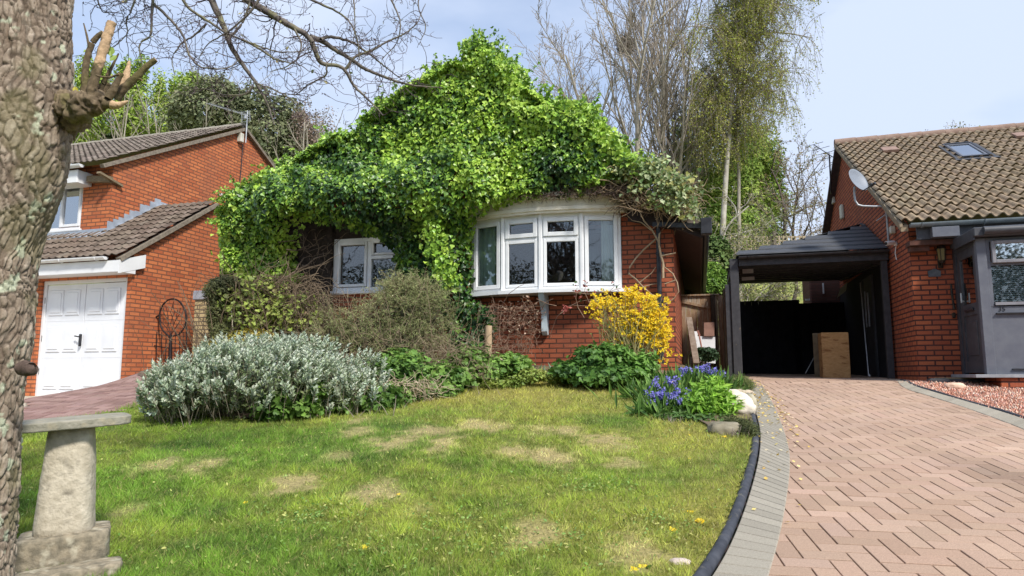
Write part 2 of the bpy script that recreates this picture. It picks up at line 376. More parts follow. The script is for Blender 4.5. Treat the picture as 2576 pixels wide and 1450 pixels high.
ASPH = M('road_asphalt', (.045,.045,.047), (.065,.065,.066), 40, .9, bump=.004, bscale=150)
gridmesh('road', np.linspace(-40,40,41), np.linspace(-9,.2,24), lambda x,y: H(x,y)-.01, ASPH)

# driveway outline, measured on the ground
K_PX = [(1680,1600),(1807,1450),(1874,1297),(1911,1160),(1914,1092),(1903,1045),(1886,985),(1881,958)]
I_PX = [(1890,1600),(1938,1450),(1969,1331),(1989,1195),(1986,1126),(1952,1031),(1925,985),(1911,963)]
KW = np.array([G(*p)[:2] for p in K_PX]); IW = np.array([G(*p)[:2] for p in I_PX])
E_PX = [(2120,959),(2200,962),(2279,969),(2381,1000),(2572,1055),(2800,1145),(3200,1330)]
F_PX = [(2120,962),(2180,966),(2260,978),(2340,1000),(2560,1076),(2780,1180),(3120,1380)]
EW = np.array([G(*p)[:2] for p in E_PX]); FW_ = np.array([G(*p)[:2] for p in F_PX])
EW[0] = FN.world((2.2,12.3,0))[:2]; EW[1] = FN.world((2.75,12.25,0))[:2]; FW_[0] = FN.world((2.2,12.1,0))[:2]; FW_[1] = FN.world((2.7,12.0,0))[:2]
def resample(P, n):
    P = np.asarray(P, float); 
    for _ in range(3):                      # chaikin smoothing
        Q = [P[0]]
        for a, b in zip(P[:-1], P[1:]): Q += [a*.75+b*.25, a*.25+b*.75]
        Q.append(P[-1]); P = np.array(Q)
    s = np.concatenate(([0], np.cumsum(np.linalg.norm(np.diff(P, axis=0), axis=1)))); t = np.linspace(0, s[-1], n)
    return np.stack([np.interp(t, s, P[:,k]) for k in range(P.shape[1])], 1)
KC = resample(KW, 90); IC = resample(IW, 90); EC = resample(EW, 90); FC = resample(FW_, 90)
pl0 = FN.world((.5,12.9,0))[:2]
DRV = [tuple(p) for p in IC]+[tuple(FN.world((.45,17.0,0))[:2]), tuple(FN.world((2.86,17.0,0))[:2]), tuple(FN.world((2.86,12.2,0))[:2])]+[tuple(p) for p in FC]+[(9,1.2),(1.2,1.2)]
JOINT = M('paver_joint_sand', (.055,.032,.025), (.10,.06,.045), 30, .95)
gridmesh('driveway_bed', np.linspace(.8,9,100), np.linspace(1.2,17.5,170), lambda x,y: H(x,y)+.001, JOINT,
         mask=lambda x,y: pip(x,y,DRV)|pip(x,y,[tuple(p) for p in KC]+[tuple(p) for p in IC[::-1]])|pip(x,y,[tuple(p) for p in EC]+[tuple(p) for p in FC[::-1]]))
# herringbone cells: block (i,j) horizontal covers cells x=i..i+1,y=j where (i-j)%4==0 ; vertical covers y=j..j+1 where (i-j)%4==2 shifted
def herring_blocks(poly, ang, cell=.104, x0=-2, x1=12, y0=0, y1=18):
    ca, sa = math.cos(ang), math.sin(ang); out = []
    n = 190
    ii, jj = np.meshgrid(np.arange(-n, n), np.arange(-n, n)); ii = ii.ravel(); jj = jj.ravel(); r = (ii-jj) % 4
    h = r == 0; v = r == 3
    cx = np.concatenate((ii[h]+1., ii[v]+.5)); cy = np.concatenate((jj[h]+.5, jj[v]+1.)); hx = np.concatenate((np.full(h.sum(),1.), np.full(v.sum(),.5))); hy = np.concatenate((np.full(h.sum(),.5), np.full(v.sum(),1.)))
    cx *= cell; cy *= cell; hx *= cell; hy *= cell
    wx = cx*ca+cy*sa+3.5; wy = -cx*sa+cy*ca+7
    k = pip(wx, wy, poly)|pip(wx+.10, wy, poly)|pip(wx-.08, wy+.05, poly); return wx[k], wy[k], hx[k], hy[k]
def paver_mesh(name, wx, wy, hx, hy, ang, mat, cols, gap=.0038, ch=.0022, th=.012, lift=.004):
    n = len(wx); ca = np.cos(ang)*np.ones(n); sa = np.sin(ang)*np.ones(n)
    def ring(ix, iy, z):
        pts = []
        for sx, sy in ((-1,-1),(1,-1),(1,1),(-1,1)):
            lx = sx*(hx-ix); ly = sy*(hy-iy); X = wx+lx*ca+ly*sa; Y = wy-lx*sa+ly*ca
            pts.append(np.stack((X, Y, H(X, Y)+z), 1))
        return np.stack(pts, 1)
    tilt = (R_.rand(n)-.5)*.003
    a = ring(gap, gap, lift-.008); b = ring(gap, gap, lift+th-ch*.7); c = ring(gap+ch, gap+ch, lift+th)
    V = np.concatenate((a, b, c), 1); V[:,:,2] += tilt[:,None]; 
    f = []
    for i in range(4):
        j = (i+1) % 4; f += [(i, j, 4+j, 4+i), (4+i, 4+j, 8+j, 8+i)]
    f.append((8,9,10,11)); f = np.array(f)
    T = (np.arange(n)[:,None,None]*12+f[None]).reshape(-1,4)
    o = npmesh(name, V.reshape(-1,3), T, mat, tint=np.repeat(cols, 12, 0)); o['kind'] = 'structure'; return o
PAVE = tintmat('paver', .9, bump=.002, bscale=320, vary=.22, vscale=170, spec=.2)
ang = rad(8)
wx, wy, hx, hy = herring_blocks(DRV, ang)
P2 = np.column_stack((wx, wy, wx*0)); t = fbm(P2, .6, 3, 5)
cc = palette(len(wx), [(.34,.23,.165),(.40,.275,.20),(.435,.305,.23),(.385,.275,.205)], t=rnd(len(wx))*.45+t*.5, jit=.035, hue=.008)
oil = np.exp(-((wx-3.15)**2/.05+(wy-4.6)**2/.25))[:,None]; cc = cc*(1-.35*oil)*(.84+.30*fbm(P2, 1.3, 4, 15))[:,None]
paver_mesh('driveway', wx, wy, hx, hy, ang, PAVE, cc)
def border(name, A, B, mat, cols, wcell=.105, lift=.010):
    s = np.concatenate(([0], np.cumsum(np.linalg.norm(np.diff((A+B)/2, axis=0), axis=1)))); n = int(s[-1]/wcell); e = np.linspace(0, s[-1], n+1)
    ip = lambda Q, t: np.stack([np.interp(t, s, Q[:,k]) for k in range(2)], 1)
    V = []; T = []; C = []
    for k in range(n):
        g = .003; t0, t1 = e[k]+g, e[k+1]-g
        a0, b0 = ip(A, [t0])[0], ip(B, [t0])[0]; a1, b1 = ip(A, [t1])[0], ip(B, [t1])[0]
        q = np.array([a0, b0, b1, a1]); c = q.mean(0)
        for sc, z in ((1, lift-.012), (1, lift+.007), (.955, lift+.0115)):
            p = c+(q-c)*sc; V += [(x, y, float(H(x, y))+z) for x, y in p]
        b_ = k*12
        for i in range(4):
            j = (i+1)%4; T += [(b_+i,b_+j,b_+4+j,b_+4+i),(b_+4+i,b_+4+j,b_+8+j,b_+8+i)]
        T.append((b_+8,b_+9,b_+10,b_+11)); C += [cols(k)]*12
    o = npmesh(name, np.array(V), np.array(T), mat, tint=np.array(C)); o['kind'] = 'structure'
gcol = lambda k: np.array((.32,.29,.235))*(1+.06*R_.randn())
border('driveway_border', KC, IC, PAVE, gcol); border('driveway_border', EC, FC, PAVE, gcol)
DUST = M('sandy_soil', (.36,.28,.18), (.20,.15,.09), 30, .95, bump=.006, bscale=80)
# rubber edging beside the lawn, gravel bed edging
def edging(name, C, offs, r, label, sag=.0):
    e = empty(name, (C[0][0], C[0][1], float(H(*C[0])))); d = np.gradient(C, axis=0); nrm = np.stack((-d[:,1], d[:,0]), 1); nrm /= np.linalg.norm(nrm, axis=1, keepdims=True)
    Q = C+nrm*offs; pts = [(x, y, float(H(x, y))+r*.45+.003*math.sin(i*.35)) for i, (x, y) in enumerate(Q)]
    m = MB().tube(pts, [r*(1+.04*math.sin(i*.4)) for i in range(len(pts))], 10); m.shift(e.location); m.build('strip', RUB, e); tag(e, label, 'garden edging'); return e
RUB = M('black_rubber_edging', (.03,.034,.045), (.06,.065,.08), 14, .75, bump=.003, bscale=50, c3=(.16,.15,.13), s3=10, lo3=.6, hi3=.75)
edging('lawn_edging', KC, .038, .028, 'weathered black edging strip curving between the lawn and grey driveway border')
edging('gravel_edging', EC[10:], .03, .022, 'thin black edging strip between the red gravel and grey driveway border')
# gravel
GRV = [tuple(p) for p in EC[8:]]+[(9.5,3.2),(10,9),(6.5,10.3),tuple(FN.world((3.2,11.4,0))[:2])]
GB = M('gravel_base', (.40,.19,.13), (.27,.12,.08), 60, .95, bump=.01, bscale=90)
gridmesh('gravel_bed', np.linspace(2.5,10,120), np.linspace(2.5,12,130), lambda x,y: H(x,y)+.004, GB, mask=lambda x,y: pip(x,y,GRV))
n = 26000; gx_ = 2.8+5.0*rnd(n); gy_ = 6.0+6*rnd(n); k = pip(gx_, gy_, GRV); gx_, gy_ = gx_[k], gy_[k]; n = len(gx_)
P = np.column_stack((gx_, gy_, H(gx_, gy_)+.008+.012*rnd(n)))
tet = np.array([(1,0,-.5),(-.6,.8,-.5),(-.6,-.8,-.5),(.1,0,.7)]); q = rn3(n)*.25; V = P[:,None,:]+(tet[None]*(1+.3*R_.randn(n,4,1)))*(.011+.008*rnd(n))[:,None,None]; a = rnd(n)*6.28
T = (np.arange(n)[:,None,None]*4+np.array([(0,1,3),(1,2,3),(2,0,3)])[None]).reshape(-1,3)
o = npmesh('gravel', V.reshape(-1,3), T, tintmat('gravel_chips', .85), tint=np.repeat(palette(n, [(.50,.24,.16),(.62,.36,.27),(.42,.18,.12),(.62,.48,.38)], jit=.2), 4, 0)); tag(o, 'loose reddish pink gravel chippings beside the porch', 'gravel', kind='stuff')

# left driveway of red pavers, falling to the garage
LE_PX = [(20,1092),(55,1084),(190,1058),(320,1032),(372,1004),(420,968),(470,950)]
LE = np.array([G(*p)[:2] for p in LE_PX]); LC = resample(LE, 60)
LEFT = [(-14,1),(LC[0][0]-.0,1.)]+[tuple(p) for p in LC]+[(-5.0,13.5),(-14,15)]
CRT = [G(*p)[:2] for p in ((30,1038),(60,1035),(230,990),(330,963),(395,945))]
CAP = resample(np.array(CRT), 40)
APR = [(-14,5)]+[(x-.02, y) for x, y in [(CRT[0][0], 5)]]+[(p[0]-.55*float(sst(7.2,8.2,p[1])), p[1]) for p in CAP]+[(-6.0,13.5),(-14,15)]
LBASE = [p for p in LEFT]
gridmesh('side_path', np.linspace(-9,-3.5,110), np.linspace(1,13.5,180), lambda x,y: H(x,y)+.008, JOINT, mask=lambda x,y: pip(x,y,LEFT)&~pip(x,y,APR))
gridmesh('garage_apron', np.linspace(-14,-4.6,100), np.linspace(5,15,110), lambda x,y: H(x,y)+.006, M('pale_concrete', (.50,.42,.31), (.40,.34,.26), 6, .9), mask=lambda x,y: pip(x,y,APR))
wx, wy, hx, hy = herring_blocks(LEFT, rad(-8)); k = (~pip(wx, wy, APR))&(wx > -9)&(wy > 3)&(wy < 13.4); k2 = np.ones(len(wx), bool)
wx, wy, hx, hy = wx[k], wy[k], hx[k], hy[k]
paver_mesh('side_path_paving', wx, wy, hx, hy, rad(-8), PAVE, palette(len(wx), [(.23,.14,.12),(.27,.17,.145),(.31,.20,.175)], jit=.05, hue=.01), lift=.009)

# ================================================================ LAWN
d_k = np.gradient(KC, axis=0); KC2 = KC+np.stack((-d_k[:,1], d_k[:,0]), 1)/np.linalg.norm(d_k, axis=1, keepdims=True)*.065
PT = [(720,430,1.3),(990,350,1.2),(1060,440,1.2),(490,360,.8),(1260,300,1),(1410,320,.8),(1510,500,1),(1760,520,1.2),(2130,420,1.3),(2250,580,.7),(1690,340,.9),(1880,350,.9),(80,700,.9),(600,770,.9),(870,880,.4),(360,520,.6),(1650,1030,.8),(2300,1130,.8),(500,280,.7)]
PT = [((1000+a/1.84)/1.412, (1350+b/1.84)/1.412, s) for a,b,s in PT]+[(395,1180,.8),(505,1182,.9),(330,1296,.5),(720,1225,.6),(1100,1085,.7)]
PW = [(G(a,b), s) for a,b,s in PT]
def lawncol(x, y, jit=None):
    P = np.column_stack((x, y, x*0)); n1 = fbm(P, .9, 4, 3); n2 = fbm(P, 5, 3, 9); n3 = fbm(P, 2.4, 3, 21)
    wob = (n2-.5)*.25; n4 = fbm(P, 16, 3, 77)
    st = np.zeros(len(x))
    for g, s in PW:
        d = np.hypot((x-g[0])/(.12*s+.04), (y-g[1])/(.20*s+.07)); st = np.maximum(st, (1-sst(.35, 1.45, d+wob*5+(n4-.5)*1.6))*min(1,s))
    back = sst(5.6, 8.2, y+wob*3)*sst(-2.6, -.6, x+y*.05)*.80; right = sst(.35, .95, (x-(y-3)*.12+.0)/1.2+wob)*sst(8.2,6.5,y)*.55
    yel = np.clip(np.maximum(back, right)+(n1-.5)*1.1+(n4-.5)*.6+.06, 0, 1)
    G1 = np.array((.165,.29,.035)); G2 = np.array((.28,.37,.05)); Yl = np.array((.47,.42,.10)); S = np.array((.68,.57,.27)); Dk = np.array((.085,.17,.025))
    m = sst(.38,.62,n1)[:,None]; c = G1*(1-m)+G2*m; c = c*(1-yel[:,None]*.75)+Yl*yel[:,None]*.75
    dk = (sst(.50,.66,n3*.6+n4*.4)*.8)[:,None]*(1-yel[:,None]); c = c*(1-dk)+Dk*dk
    c = c*(1-st[:,None]*.75)+S*st[:,None]*.75
    return c, st, yel
LAWN = [(LC[0][0],1.0)]+[tuple(p) for p in LC]+[(-5.0,10.2),(-5,11.6),(2.2,11.2),tuple(FN.world((.3,13,0))[:2])]+[tuple(p) for p in KC2[::-1]]+[(1.0,1.0)]
gridmesh('lawn', np.linspace(-9,4,261), np.linspace(1.0,13,241), lambda x,y: H(x,y)+.018+.02*(fbm(np.column_stack((x,y,x*0)),2,3,4)-.5), tintmat('lawn_soil', .95, bump=.012, bscale=120, vary=.5, vscale=50), mask=lambda x,y: pip(x,y,LAWN), tint=lambda x,y: lawncol(x,y)[0]*np.array((.62,.56,.60))+np.array((.012,.010,.003)))
n = 620000; Y = 2.0*np.exp(rnd(n)*math.log(10.5/2.0)); X = (rnd(n)*2-1)*.80*Y
k = pip(X, Y, LAWN)&(Y < 10.6); X, Y = X[k], Y[k]; c, st, yel = lawncol(X, Y)
k = rnd(len(X)) > st*.35; X, Y, c, st, yel = X[k], Y[k], c[k], st[k], yel[k]; n = len(X)
P = np.column_stack((X, Y, H(X, Y)+.012)); gn = fbm(P, 7, 3, 40)
D = rn3(n)*.55; D[:,2] = .35+.9*rnd(n); wind = np.column_stack((np.cos(gn*14), np.sin(gn*14), gn*0)); D = norm(D+wind*.55)
N_ = norm(rn3(n)+np.array((0,-.6,.8))); g3 = fbm(P, 13, 3, 91); hgt = (.014+.020*rnd(n)+.034*sst(.30,.72,g3*.6+gn*.4))*(1-.5*st)*(1+.03*Y)
wdt = (.0026+.0011*Y*.45)*(.7+.6*rnd(n))/hgt/.07
dry = rnd(n) < .10+.25*yel; c = c*(1+.20*R_.randn(n,1))*(.55+.9*sst(.3,.7,g3))[:,None]; c[dry] = palette(dry.sum(), [(.42,.37,.15),(.30,.30,.09)], jit=.15)  # low grass between tufts coloured darker, standing in for shade
br_ = rnd(n) < .12*(1-yel); c[br_] = palette(br_.sum(), [(.26,.40,.07),(.20,.33,.05)], jit=.12)
V, T, C = leafgeo(P, N_, D, hgt, np.clip(c, .01, .8), 'needle', width=wdt)
o = npmesh('grass', V, T, tintmat('grass_blade', .6, .3, spec=.25), tint=C); tag(o, 'mown green lawn grass with yellow dry patches', 'grass', kind='stuff')
# low weeds in the lawn
cen = [(1120,1000/1.412+1350/1.412)]
WP = [(1100,960),(1850,1060),(1950,720),(60,960),(600,1180),(2150,720),(1350,1130),(340,900),(2450,950)]
Pw = []
for a, b in WP:
    g = G((1000+a/1.84)/1.412, (1350+b/1.84)/1.412); m = 130; Pw.append(np.column_stack((g[0]+R_.randn(m)*.11, g[1]+R_.randn(m)*.13)))
m = 2600; yy = 2.3+5*rnd(m)**1.3; Pw.append(np.column_stack(((rnd(m)*1.7-.95)*.75*yy, yy)))
Pw = np.concatenate(Pw); Pw = Pw[pip(Pw[:,0], Pw[:,1], LAWN)]; n = len(Pw)
P = np.column_stack((Pw, H(Pw[:,0], Pw[:,1])+.028+.02*rnd(n))); 
V, T, C = leafgeo(P, rn3(n)*.5+np.array((0,-.2,1)), rn3(n), .011+.012*rnd(n), palette(n, [(.15,.28,.05),(.26,.40,.10),(.46,.48,.14)], jit=.15), 'oval', width=1.3)
o = npmesh('clover', V, T, LEAF, tint=C); tag(o, 'small round clover and weed leaves growing in the mown lawn', 'weeds', kind='stuff')
# clippings and fallen petals
n = 900; pp = []
for k in range(n):
    i = int(R_.randint(12, 88)); tt = R_.rand()**1.2*1.6; q = KC[i]*(1-tt)+IC[i]*tt; 
    if R_.rand() < math.exp(-((i-62)/20.)**2)*.9+.03: pp.append(q+R_.randn(2)*.03)
pp = np.array(pp); n = len(pp); P = np.column_stack((pp, H(pp[:,0], pp[:,1])+.026))
V, T, C = leafgeo(P, rn3(n)*.25+np.array((0,0,1)), rn3(n), .022+.012*rnd(n), palette(n, [(.75,.60,.22),(.72,.62,.40),(.62,.42,.10)], jit=.1), 'petal', width=1.2)
o = npmesh('fallen_petals', V, T, LEAFM, tint=C); tag(o, 'small yellow petals fallen on the grey driveway border', 'petals', kind='stuff')
# ================================================================ HOUSE PARTS
def wallgrid(m, fr_axis, a0, a1, z0, z1, pos, openings, t=.25, flip=False):
    """wall in plane (u,z) at v=pos (axis 'u') or plane (v,z) at u=pos (axis 'v'), openings (a0,a1,z0,z1)"""
    As = sorted(set([a0, a1]+[q for o in openings for q in o[:2]])); Zs = sorted(set([z0, z1]+[q for o in openings for q in o[2:]]))
    def pt(a, z, d): return (a, pos+d, z) if fr_axis == 'u' else (pos-d, a, z)
    def isop(a, z): return any(o[0] < a < o[1] and o[2] < z < o[3] for o in openings)
    for i in range(len(As)-1):
        for j in range(len(Zs)-1):
            p, q, r, s = As[i], As[i+1], Zs[j], Zs[j+1]; 
            if isop((p+q)/2, (r+s)/2): continue
            m.add([pt(p,r,0), pt(q,r,0), pt(q,s,0), pt(p,s,0)], [(0,1,2,3)])
    for (p,q,r,s) in openings:
        for A, B in (((p,r),(q,r)), ((q,r),(q,s)), ((q,s),(p,s)), ((p,s),(p,r))):
            m.add([pt(A[0],A[1],0), pt(B[0],B[1],0), pt(B[0],B[1],t), pt(A[0],A[1],t)], [(0,1,2,3)])
    return m
def tiled(name, u0, u1, P0, P1, mat, par, roll=.15, gauge=.30, amp=.028, lift=.03, cols=None, ns=8, skip=None, deep=.55, flipn=False):
    """roof slope of interlocking tiles: eave line at (v,z)=P0 for u0..u1 rising to P1"""
    d = np.array((P1[0]-P0[0], P1[1]-P0[1])); Ls = np.hypot(*d); d /= Ls; nv = np.array((-d[1], d[0]))
    if nv[1] < 0: nv = -nv
    nc = max(1, int(round(Ls/gauge))); g = Ls/nc; nr = max(1, int(round((u1-u0)/roll))); w = (u1-u0)/nr
    us = np.linspace(u0, u1, nr*ns+1); ph = ((us-u0)/w) % 1.0
    prof = amp*np.where(ph < deep, np.sin(pi*ph/deep), -.35*np.sin(pi*(ph-deep)/(1-deep)))
    Vs = []; Qs = []; Cs = []; k = 0; m = len(us)
    for c in range(nc):
        jit = (R_.rand(nr+1)-.5)*.006; jj = jit[np.minimum(((us-u0)/w).astype(int), nr)]
        ct = cols(nr+1); cu = ct[np.minimum(((us-u0)/w).astype(int), nr)]
        for s, h in ((c*g-.02, lift-.018), (c*g-.02, lift), ((c+.5)*g, lift*.55), ((c+1)*g, .004)):
            hh = prof*(1.0 if h > 0 else .3)+h+jj; v = P0[0]+d[0]*s+nv[0]*hh; z = P0[1]+d[1]*s+nv[1]*hh
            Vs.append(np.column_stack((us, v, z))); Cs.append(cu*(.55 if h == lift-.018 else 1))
        for r in range(3):
            i = np.arange(m-1)+k+r*m; q = np.stack((i, i+1, i+m+1, i+m), 1)
            Qs.append(q)
        k += 4*m
    V = np.concatenate(Vs); Q = np.concatenate(Qs); C = np.concatenate(Cs)
    if skip is not None:
        cc = V[Q].mean(1); Q = Q[~skip(cc)]
    return npmesh(name, V, Q, mat, par, tint=C, smooth=False)
TILE = tintmat('roof_tile', .9, bump=.002, bscale=120, vary=.35, vscale=14)
def gutter(m, u0, u1, v, z, r=.055):
    n = 10; vs = []
    for u in (u0, u1):
        for rr in (r, r*.86):
            for k in range(n+1):
                a = pi+pi*k/n; vs.append((u, v+rr*math.cos(a), z+rr*math.sin(a)))
    k = n+1; fs = []
    for i in range(n):
        fs += [(i, i+1, 2*k+i+1, 2*k+i), (k+i, 3*k+i, 3*k+i+1, k+i+1)]
    fs += [(0, 2*k, 3*k, k), (n, k+n, 3*k+n, 2*k+n)]
    fs += [tuple(range(0,k)), tuple(range(2*k,3*k))[::-1]]
    m.add(vs, fs, False)
    uu = u0+.15
    while uu < u1:
        m.tube([(uu, v+(r+.006)*math.cos(pi+pi*i/8), z+(r+.006)*math.sin(pi+pi*i/8)) for i in range(9)], .009, 5); uu += .8
    return m
def pane(m, x0, x1, z0, z1, v, fr=.05, d=.05, ops=()):
    """rectangular frame ring in plane v (front face at v, depth d)"""
    m.box((x0,v,z0),(x0+fr,v+d,z1),.006); m.box((x1-fr,v,z0),(x1,v+d,z1),.006); m.box((x0+fr,v+.002,z1-fr),(x1-fr,v+d,z1),.006); m.box((x0+fr,v+.002,z0),(x1-fr,v+d,z0+fr),.006)
def curtain(par, x0, x1, z0, z1, v, col, amp=.03, waves=9, name='curtain'):
    n = 80; V = []
    for i in range(n+1):
        t = i/n; u = x0+(x1-x0)*t; d = amp*math.sin(t*waves*2*pi)+amp*.5*math.sin(t*waves*4.7*pi+1)
        V += [(u, v+d, z0), (u+.004*math.sin(t*40), v+d*.6, z1)]
    m = MB().add(V, [(2*i, 2*i+2, 2*i+3, 2*i+1) for i in range(n)], True); return m.build(name, col, par)
NET = M('pale_curtain', (.80,.83,.76), (.70,.74,.67), 4, .9)
NETW = M('white_blind', (.70,.74,.74), None, rough=.6)

# ---------------------------------------------------------------- left brick house
LB = brick('orange_brick', (.56,.18,.07), (.38,.10,.042), (.20,.085,.05), st=.55, stain=(.26,.10,.06), ms=.011)
LBs = LB
LH = Fo('brick_house', FN, (-11.3, 10.35, 1.2), 'two storey orange brick house with white garage door beyond the tree', 'house')
w = MB()
wallgrid(w, 'u', -13.6, -9.87, .9, 3.86, 9.6, [(-11.95,-9.97,1.0,3.32)], .12)
zs = lambda v: 3.64+.657*(v-9.25)-.05
w.add([(-9.87,9.6,.9),(-9.87,13.4,.9),(-9.87,13.4,3.9),(-9.87,11.5,zs(11.5)),(-9.87,9.6,zs(9.6))], [(0,1,2,3,4)])
w.add([(-9.87,13.4,.9),(-12,13.4,.9),(-12,13.4,3.9),(-9.87,13.4,3.9)], [(0,1,2,3)])
w.build('garage_wall', LB, LH)
w = MB(); wallgrid(w, 'u', -17.5, -11.3, 3.4, 5.75, 10.35, [(-13.1,-12.02,4.47,5.52)], .1)
zm = lambda v: 5.67+.534*(v-9.97)-.06
w.add([(-11.3,10.35,3.0),(-11.3,17.9,3.0),(-11.3,17.9,5.75),(-11.3,14.1,zm(14.1)),(-11.3,10.35,zm(10.35))], [(0,1,2,3,4)])
w.build('wall', LB, LH)
GT = lambda base: (lambda n: palette(n, base, jit=.08, t=rnd(n), hue=.012))
gt = GT([(.105,.075,.055),(.14,.105,.078),(.175,.135,.105)]); gt2 = GT([(.115,.092,.072),(.155,.125,.10),(.20,.165,.135)])
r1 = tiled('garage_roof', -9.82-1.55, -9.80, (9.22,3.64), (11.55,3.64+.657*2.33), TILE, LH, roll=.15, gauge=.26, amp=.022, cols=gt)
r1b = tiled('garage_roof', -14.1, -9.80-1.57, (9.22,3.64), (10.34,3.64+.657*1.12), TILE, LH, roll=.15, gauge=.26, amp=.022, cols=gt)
r1['label'] = 'garage roof strip beside the gable wall'
MB().prism([(-11.2,11.55,5.10),(-11.2,13.7,3.75),(-11.2,13.7,3.68),(-11.2,11.55,5.02)], (1.4,0,0)).build('garage_rear_roof', M('rear_roof', (.13,.10,.08), (.2,.16,.13), 9), LH)
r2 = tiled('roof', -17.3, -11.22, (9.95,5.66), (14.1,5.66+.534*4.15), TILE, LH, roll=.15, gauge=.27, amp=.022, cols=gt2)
MB().prism([(-17.3,14.1,7.86),(-17.3,18.2,5.7),(-17.3,18.2,5.6),(-17.3,14.1,7.76)], (6.06,0,0)).build('rear_roof', MATS['rear_roof'], LH)
RIDGE = M('mossy_ridge_mortar', (.22,.19,.15), (.35,.32,.26), 14, .95, bump=.01)
m = MB(); 
for i in range(14): m.tube([(-17.3+i*.43+.005,14.1,7.85),(-17.3+i*.43+.43,14.1,7.862)], .085, 10)
m.build('ridge', RIDGE, LH)
VB = M('weathered_verge', (.16,.13,.10), (.26,.22,.17), 16, .9, bump=.003, bscale=50)
m = MB(); m.bar((-11.25,10.05,5.60),(-11.25,14.12,7.78), .07,.10, (1,0,0)); m.bar((-11.25,14.12,7.78),(-11.25,18.2,5.58), .07,.10, (1,0,0)); m.build('verge', VB, LH)
m = MB(); m.bar((-9.83,9.25,3.57),(-9.83,11.55,5.09), .07,.11, (1,0,0)); m.bar((-9.83,11.55,5.09),(-9.83,13.7,3.68), .07,.11, (1,0,0)); m.build('verge', VB, LH)
m = MB(); gutter(m, -17.2, -11.62, 9.93, 5.63, .06); m.build('gutter', WHITE, LH)
m = MB(); m.box((-17.2,9.99,5.30),(-11.78,10.33,5.56),.01); m.build('fascia', WHITE, LH)
m = MB(); m.bar((-11.75,10.22,5.42),(-11.28,10.30,5.40),.12,.12); m.bar((-11.27,10.0,5.46),(-11.27,10.55,5.33),.04,.09,(1,0,0)); m.build('eaves_bracket', M('weathered_wood', (.16,.12,.07), (.27,.21,.13), 20, .85, stretch=(1,1,6), bump=.003), LH)
m = MB(); gutter(m, -13.6, -10.05, 9.19, 3.62, .055); m.build('gutter', WHITE, LH)
m = MB(); m.prism([(-9.80,9.245,3.36),(-9.80,9.595,3.36),(-9.80,9.595,3.50),(-9.80,9.245,3.56)], (-3.8,0,0)); m.prism([(-9.795,9.24,3.33),(-9.795,9.80,3.50),(-9.795,9.80,3.74),(-9.795,9.24,3.56)], (-.02,0,0)); m.build('fascia', WHITE, LH)
# lead flashing in steps
m = MB(); m.box((-13.6,10.30,4.33),(-11.30,10.348,4.43)); m.prism([(-13.6,10.28,4.36),(-13.6,10.08,4.235),(-13.6,10.08,4.225),(-13.6,10.28,4.35)], (2.35,0,0))
v = 10.30; i = 0
while v < 11.50:
    z = 3.64+.657*(v-9.22)+.03; m.box((-11.292,v,z-.02),(-11.270-.006*(i%2),v+.155,z+.19-.03*(i%2)+.03*math.sin(i*2.3))); v += .125; i += 1
m.box((-11.292,11.42,5.08),(-11.26,11.95,5.26)); m.prism([(-11.29,10.2,4.27),(-11.15,10.2,4.27),(-11.15,11.6,5.19),(-11.29,11.6,5.19)], (0,0,.03)); m.build('lead_flashing', LEAD, LH)
# garage door
gd = MB(); pane(gd, -11.95, -9.97, 1.2, 3.32, 9.64, .07, .06); o = gd.build('garage_door', WHITE, LH)
GDW = M('white_garage_paint', (.80,.82,.86), (.74,.76,.80), 3, .38, spec=.5)
for s in (0, 1):
    x0 = -11.875+s*.918; x1 = x0+.906; m = MB(); m.box((x0,9.665,1.23),(x1,9.70,3.24),.004)
    hh = (3.24-1.23)/3
    for r in range(3):
        z0 = 1.23+hh*r
        for c in (0,1):
            a0 = x0+.075+c*.39; a1 = a0+.33; b0 = z0+.10; b1 = z0+hh-.10
            # recessed border with raised field
            m.box((a0,9.650,b0),(a1,9.666,b1),.012); m.box((a0+.045,9.640,b0+.05),(a1-.045,9.652,b1-.05),.011)
        if r: m.box((x0,9.6615,z0-.004),(x1,9.666,z0+.004))
    m.build('leaf', GDW, LH).parent = o; 
    o.children[-1].location = (0,0,0)
m = MB(); m.box((-10.985,9.60,2.10),(-10.955,9.652,2.32),.008); m.tube([(-10.97,9.59,2.27),(-11.06,9.585,2.285)], .012, 8); h = m.build('handle', BLACKM, LH); h.parent = o
for z in (1.6,2.2,2.9):
    m = MB(); m.box((-11.90,9.628,z),(-11.885,9.645,z+.11),.004); h = m.build('hinge', M('dull_steel', (.3,.3,.3), None, rough=.4, metal=.6), LH); h.parent = o
# upper window
m = MB(); pane(m, -13.1, -12.02, 4.47, 5.52, 10.38, .06, .06); m.box((-13.15,10.30,4.40),(-11.98,10.42,4.468),.008); wo_ = m.build('window', WHITE, LH)
m = MB(); pane(m, -12.60, -12.08, 4.535, 5.46, 10.365, .055, .05); m.box((-13.04,10.39,5.1),(-12.60,10.43,5.16)); q = m.build('frame', WHITE, LH); q.parent = wo_
m = MB(); m.box((-13.04,10.405,4.53),(-12.08,10.411,5.46)); q = m.build('pane', GLS, LH); q.parent = wo_
q = curtain(LH, -13.04,-12.09,4.5,5.5,10.50, NETW, .02, 14); q.parent = wo_
m = MB(); m.box((-13.2,10.7,4.3),(-11.9,10.75,5.7)); q = m.build('room', DARK, LH); q.parent = wo_
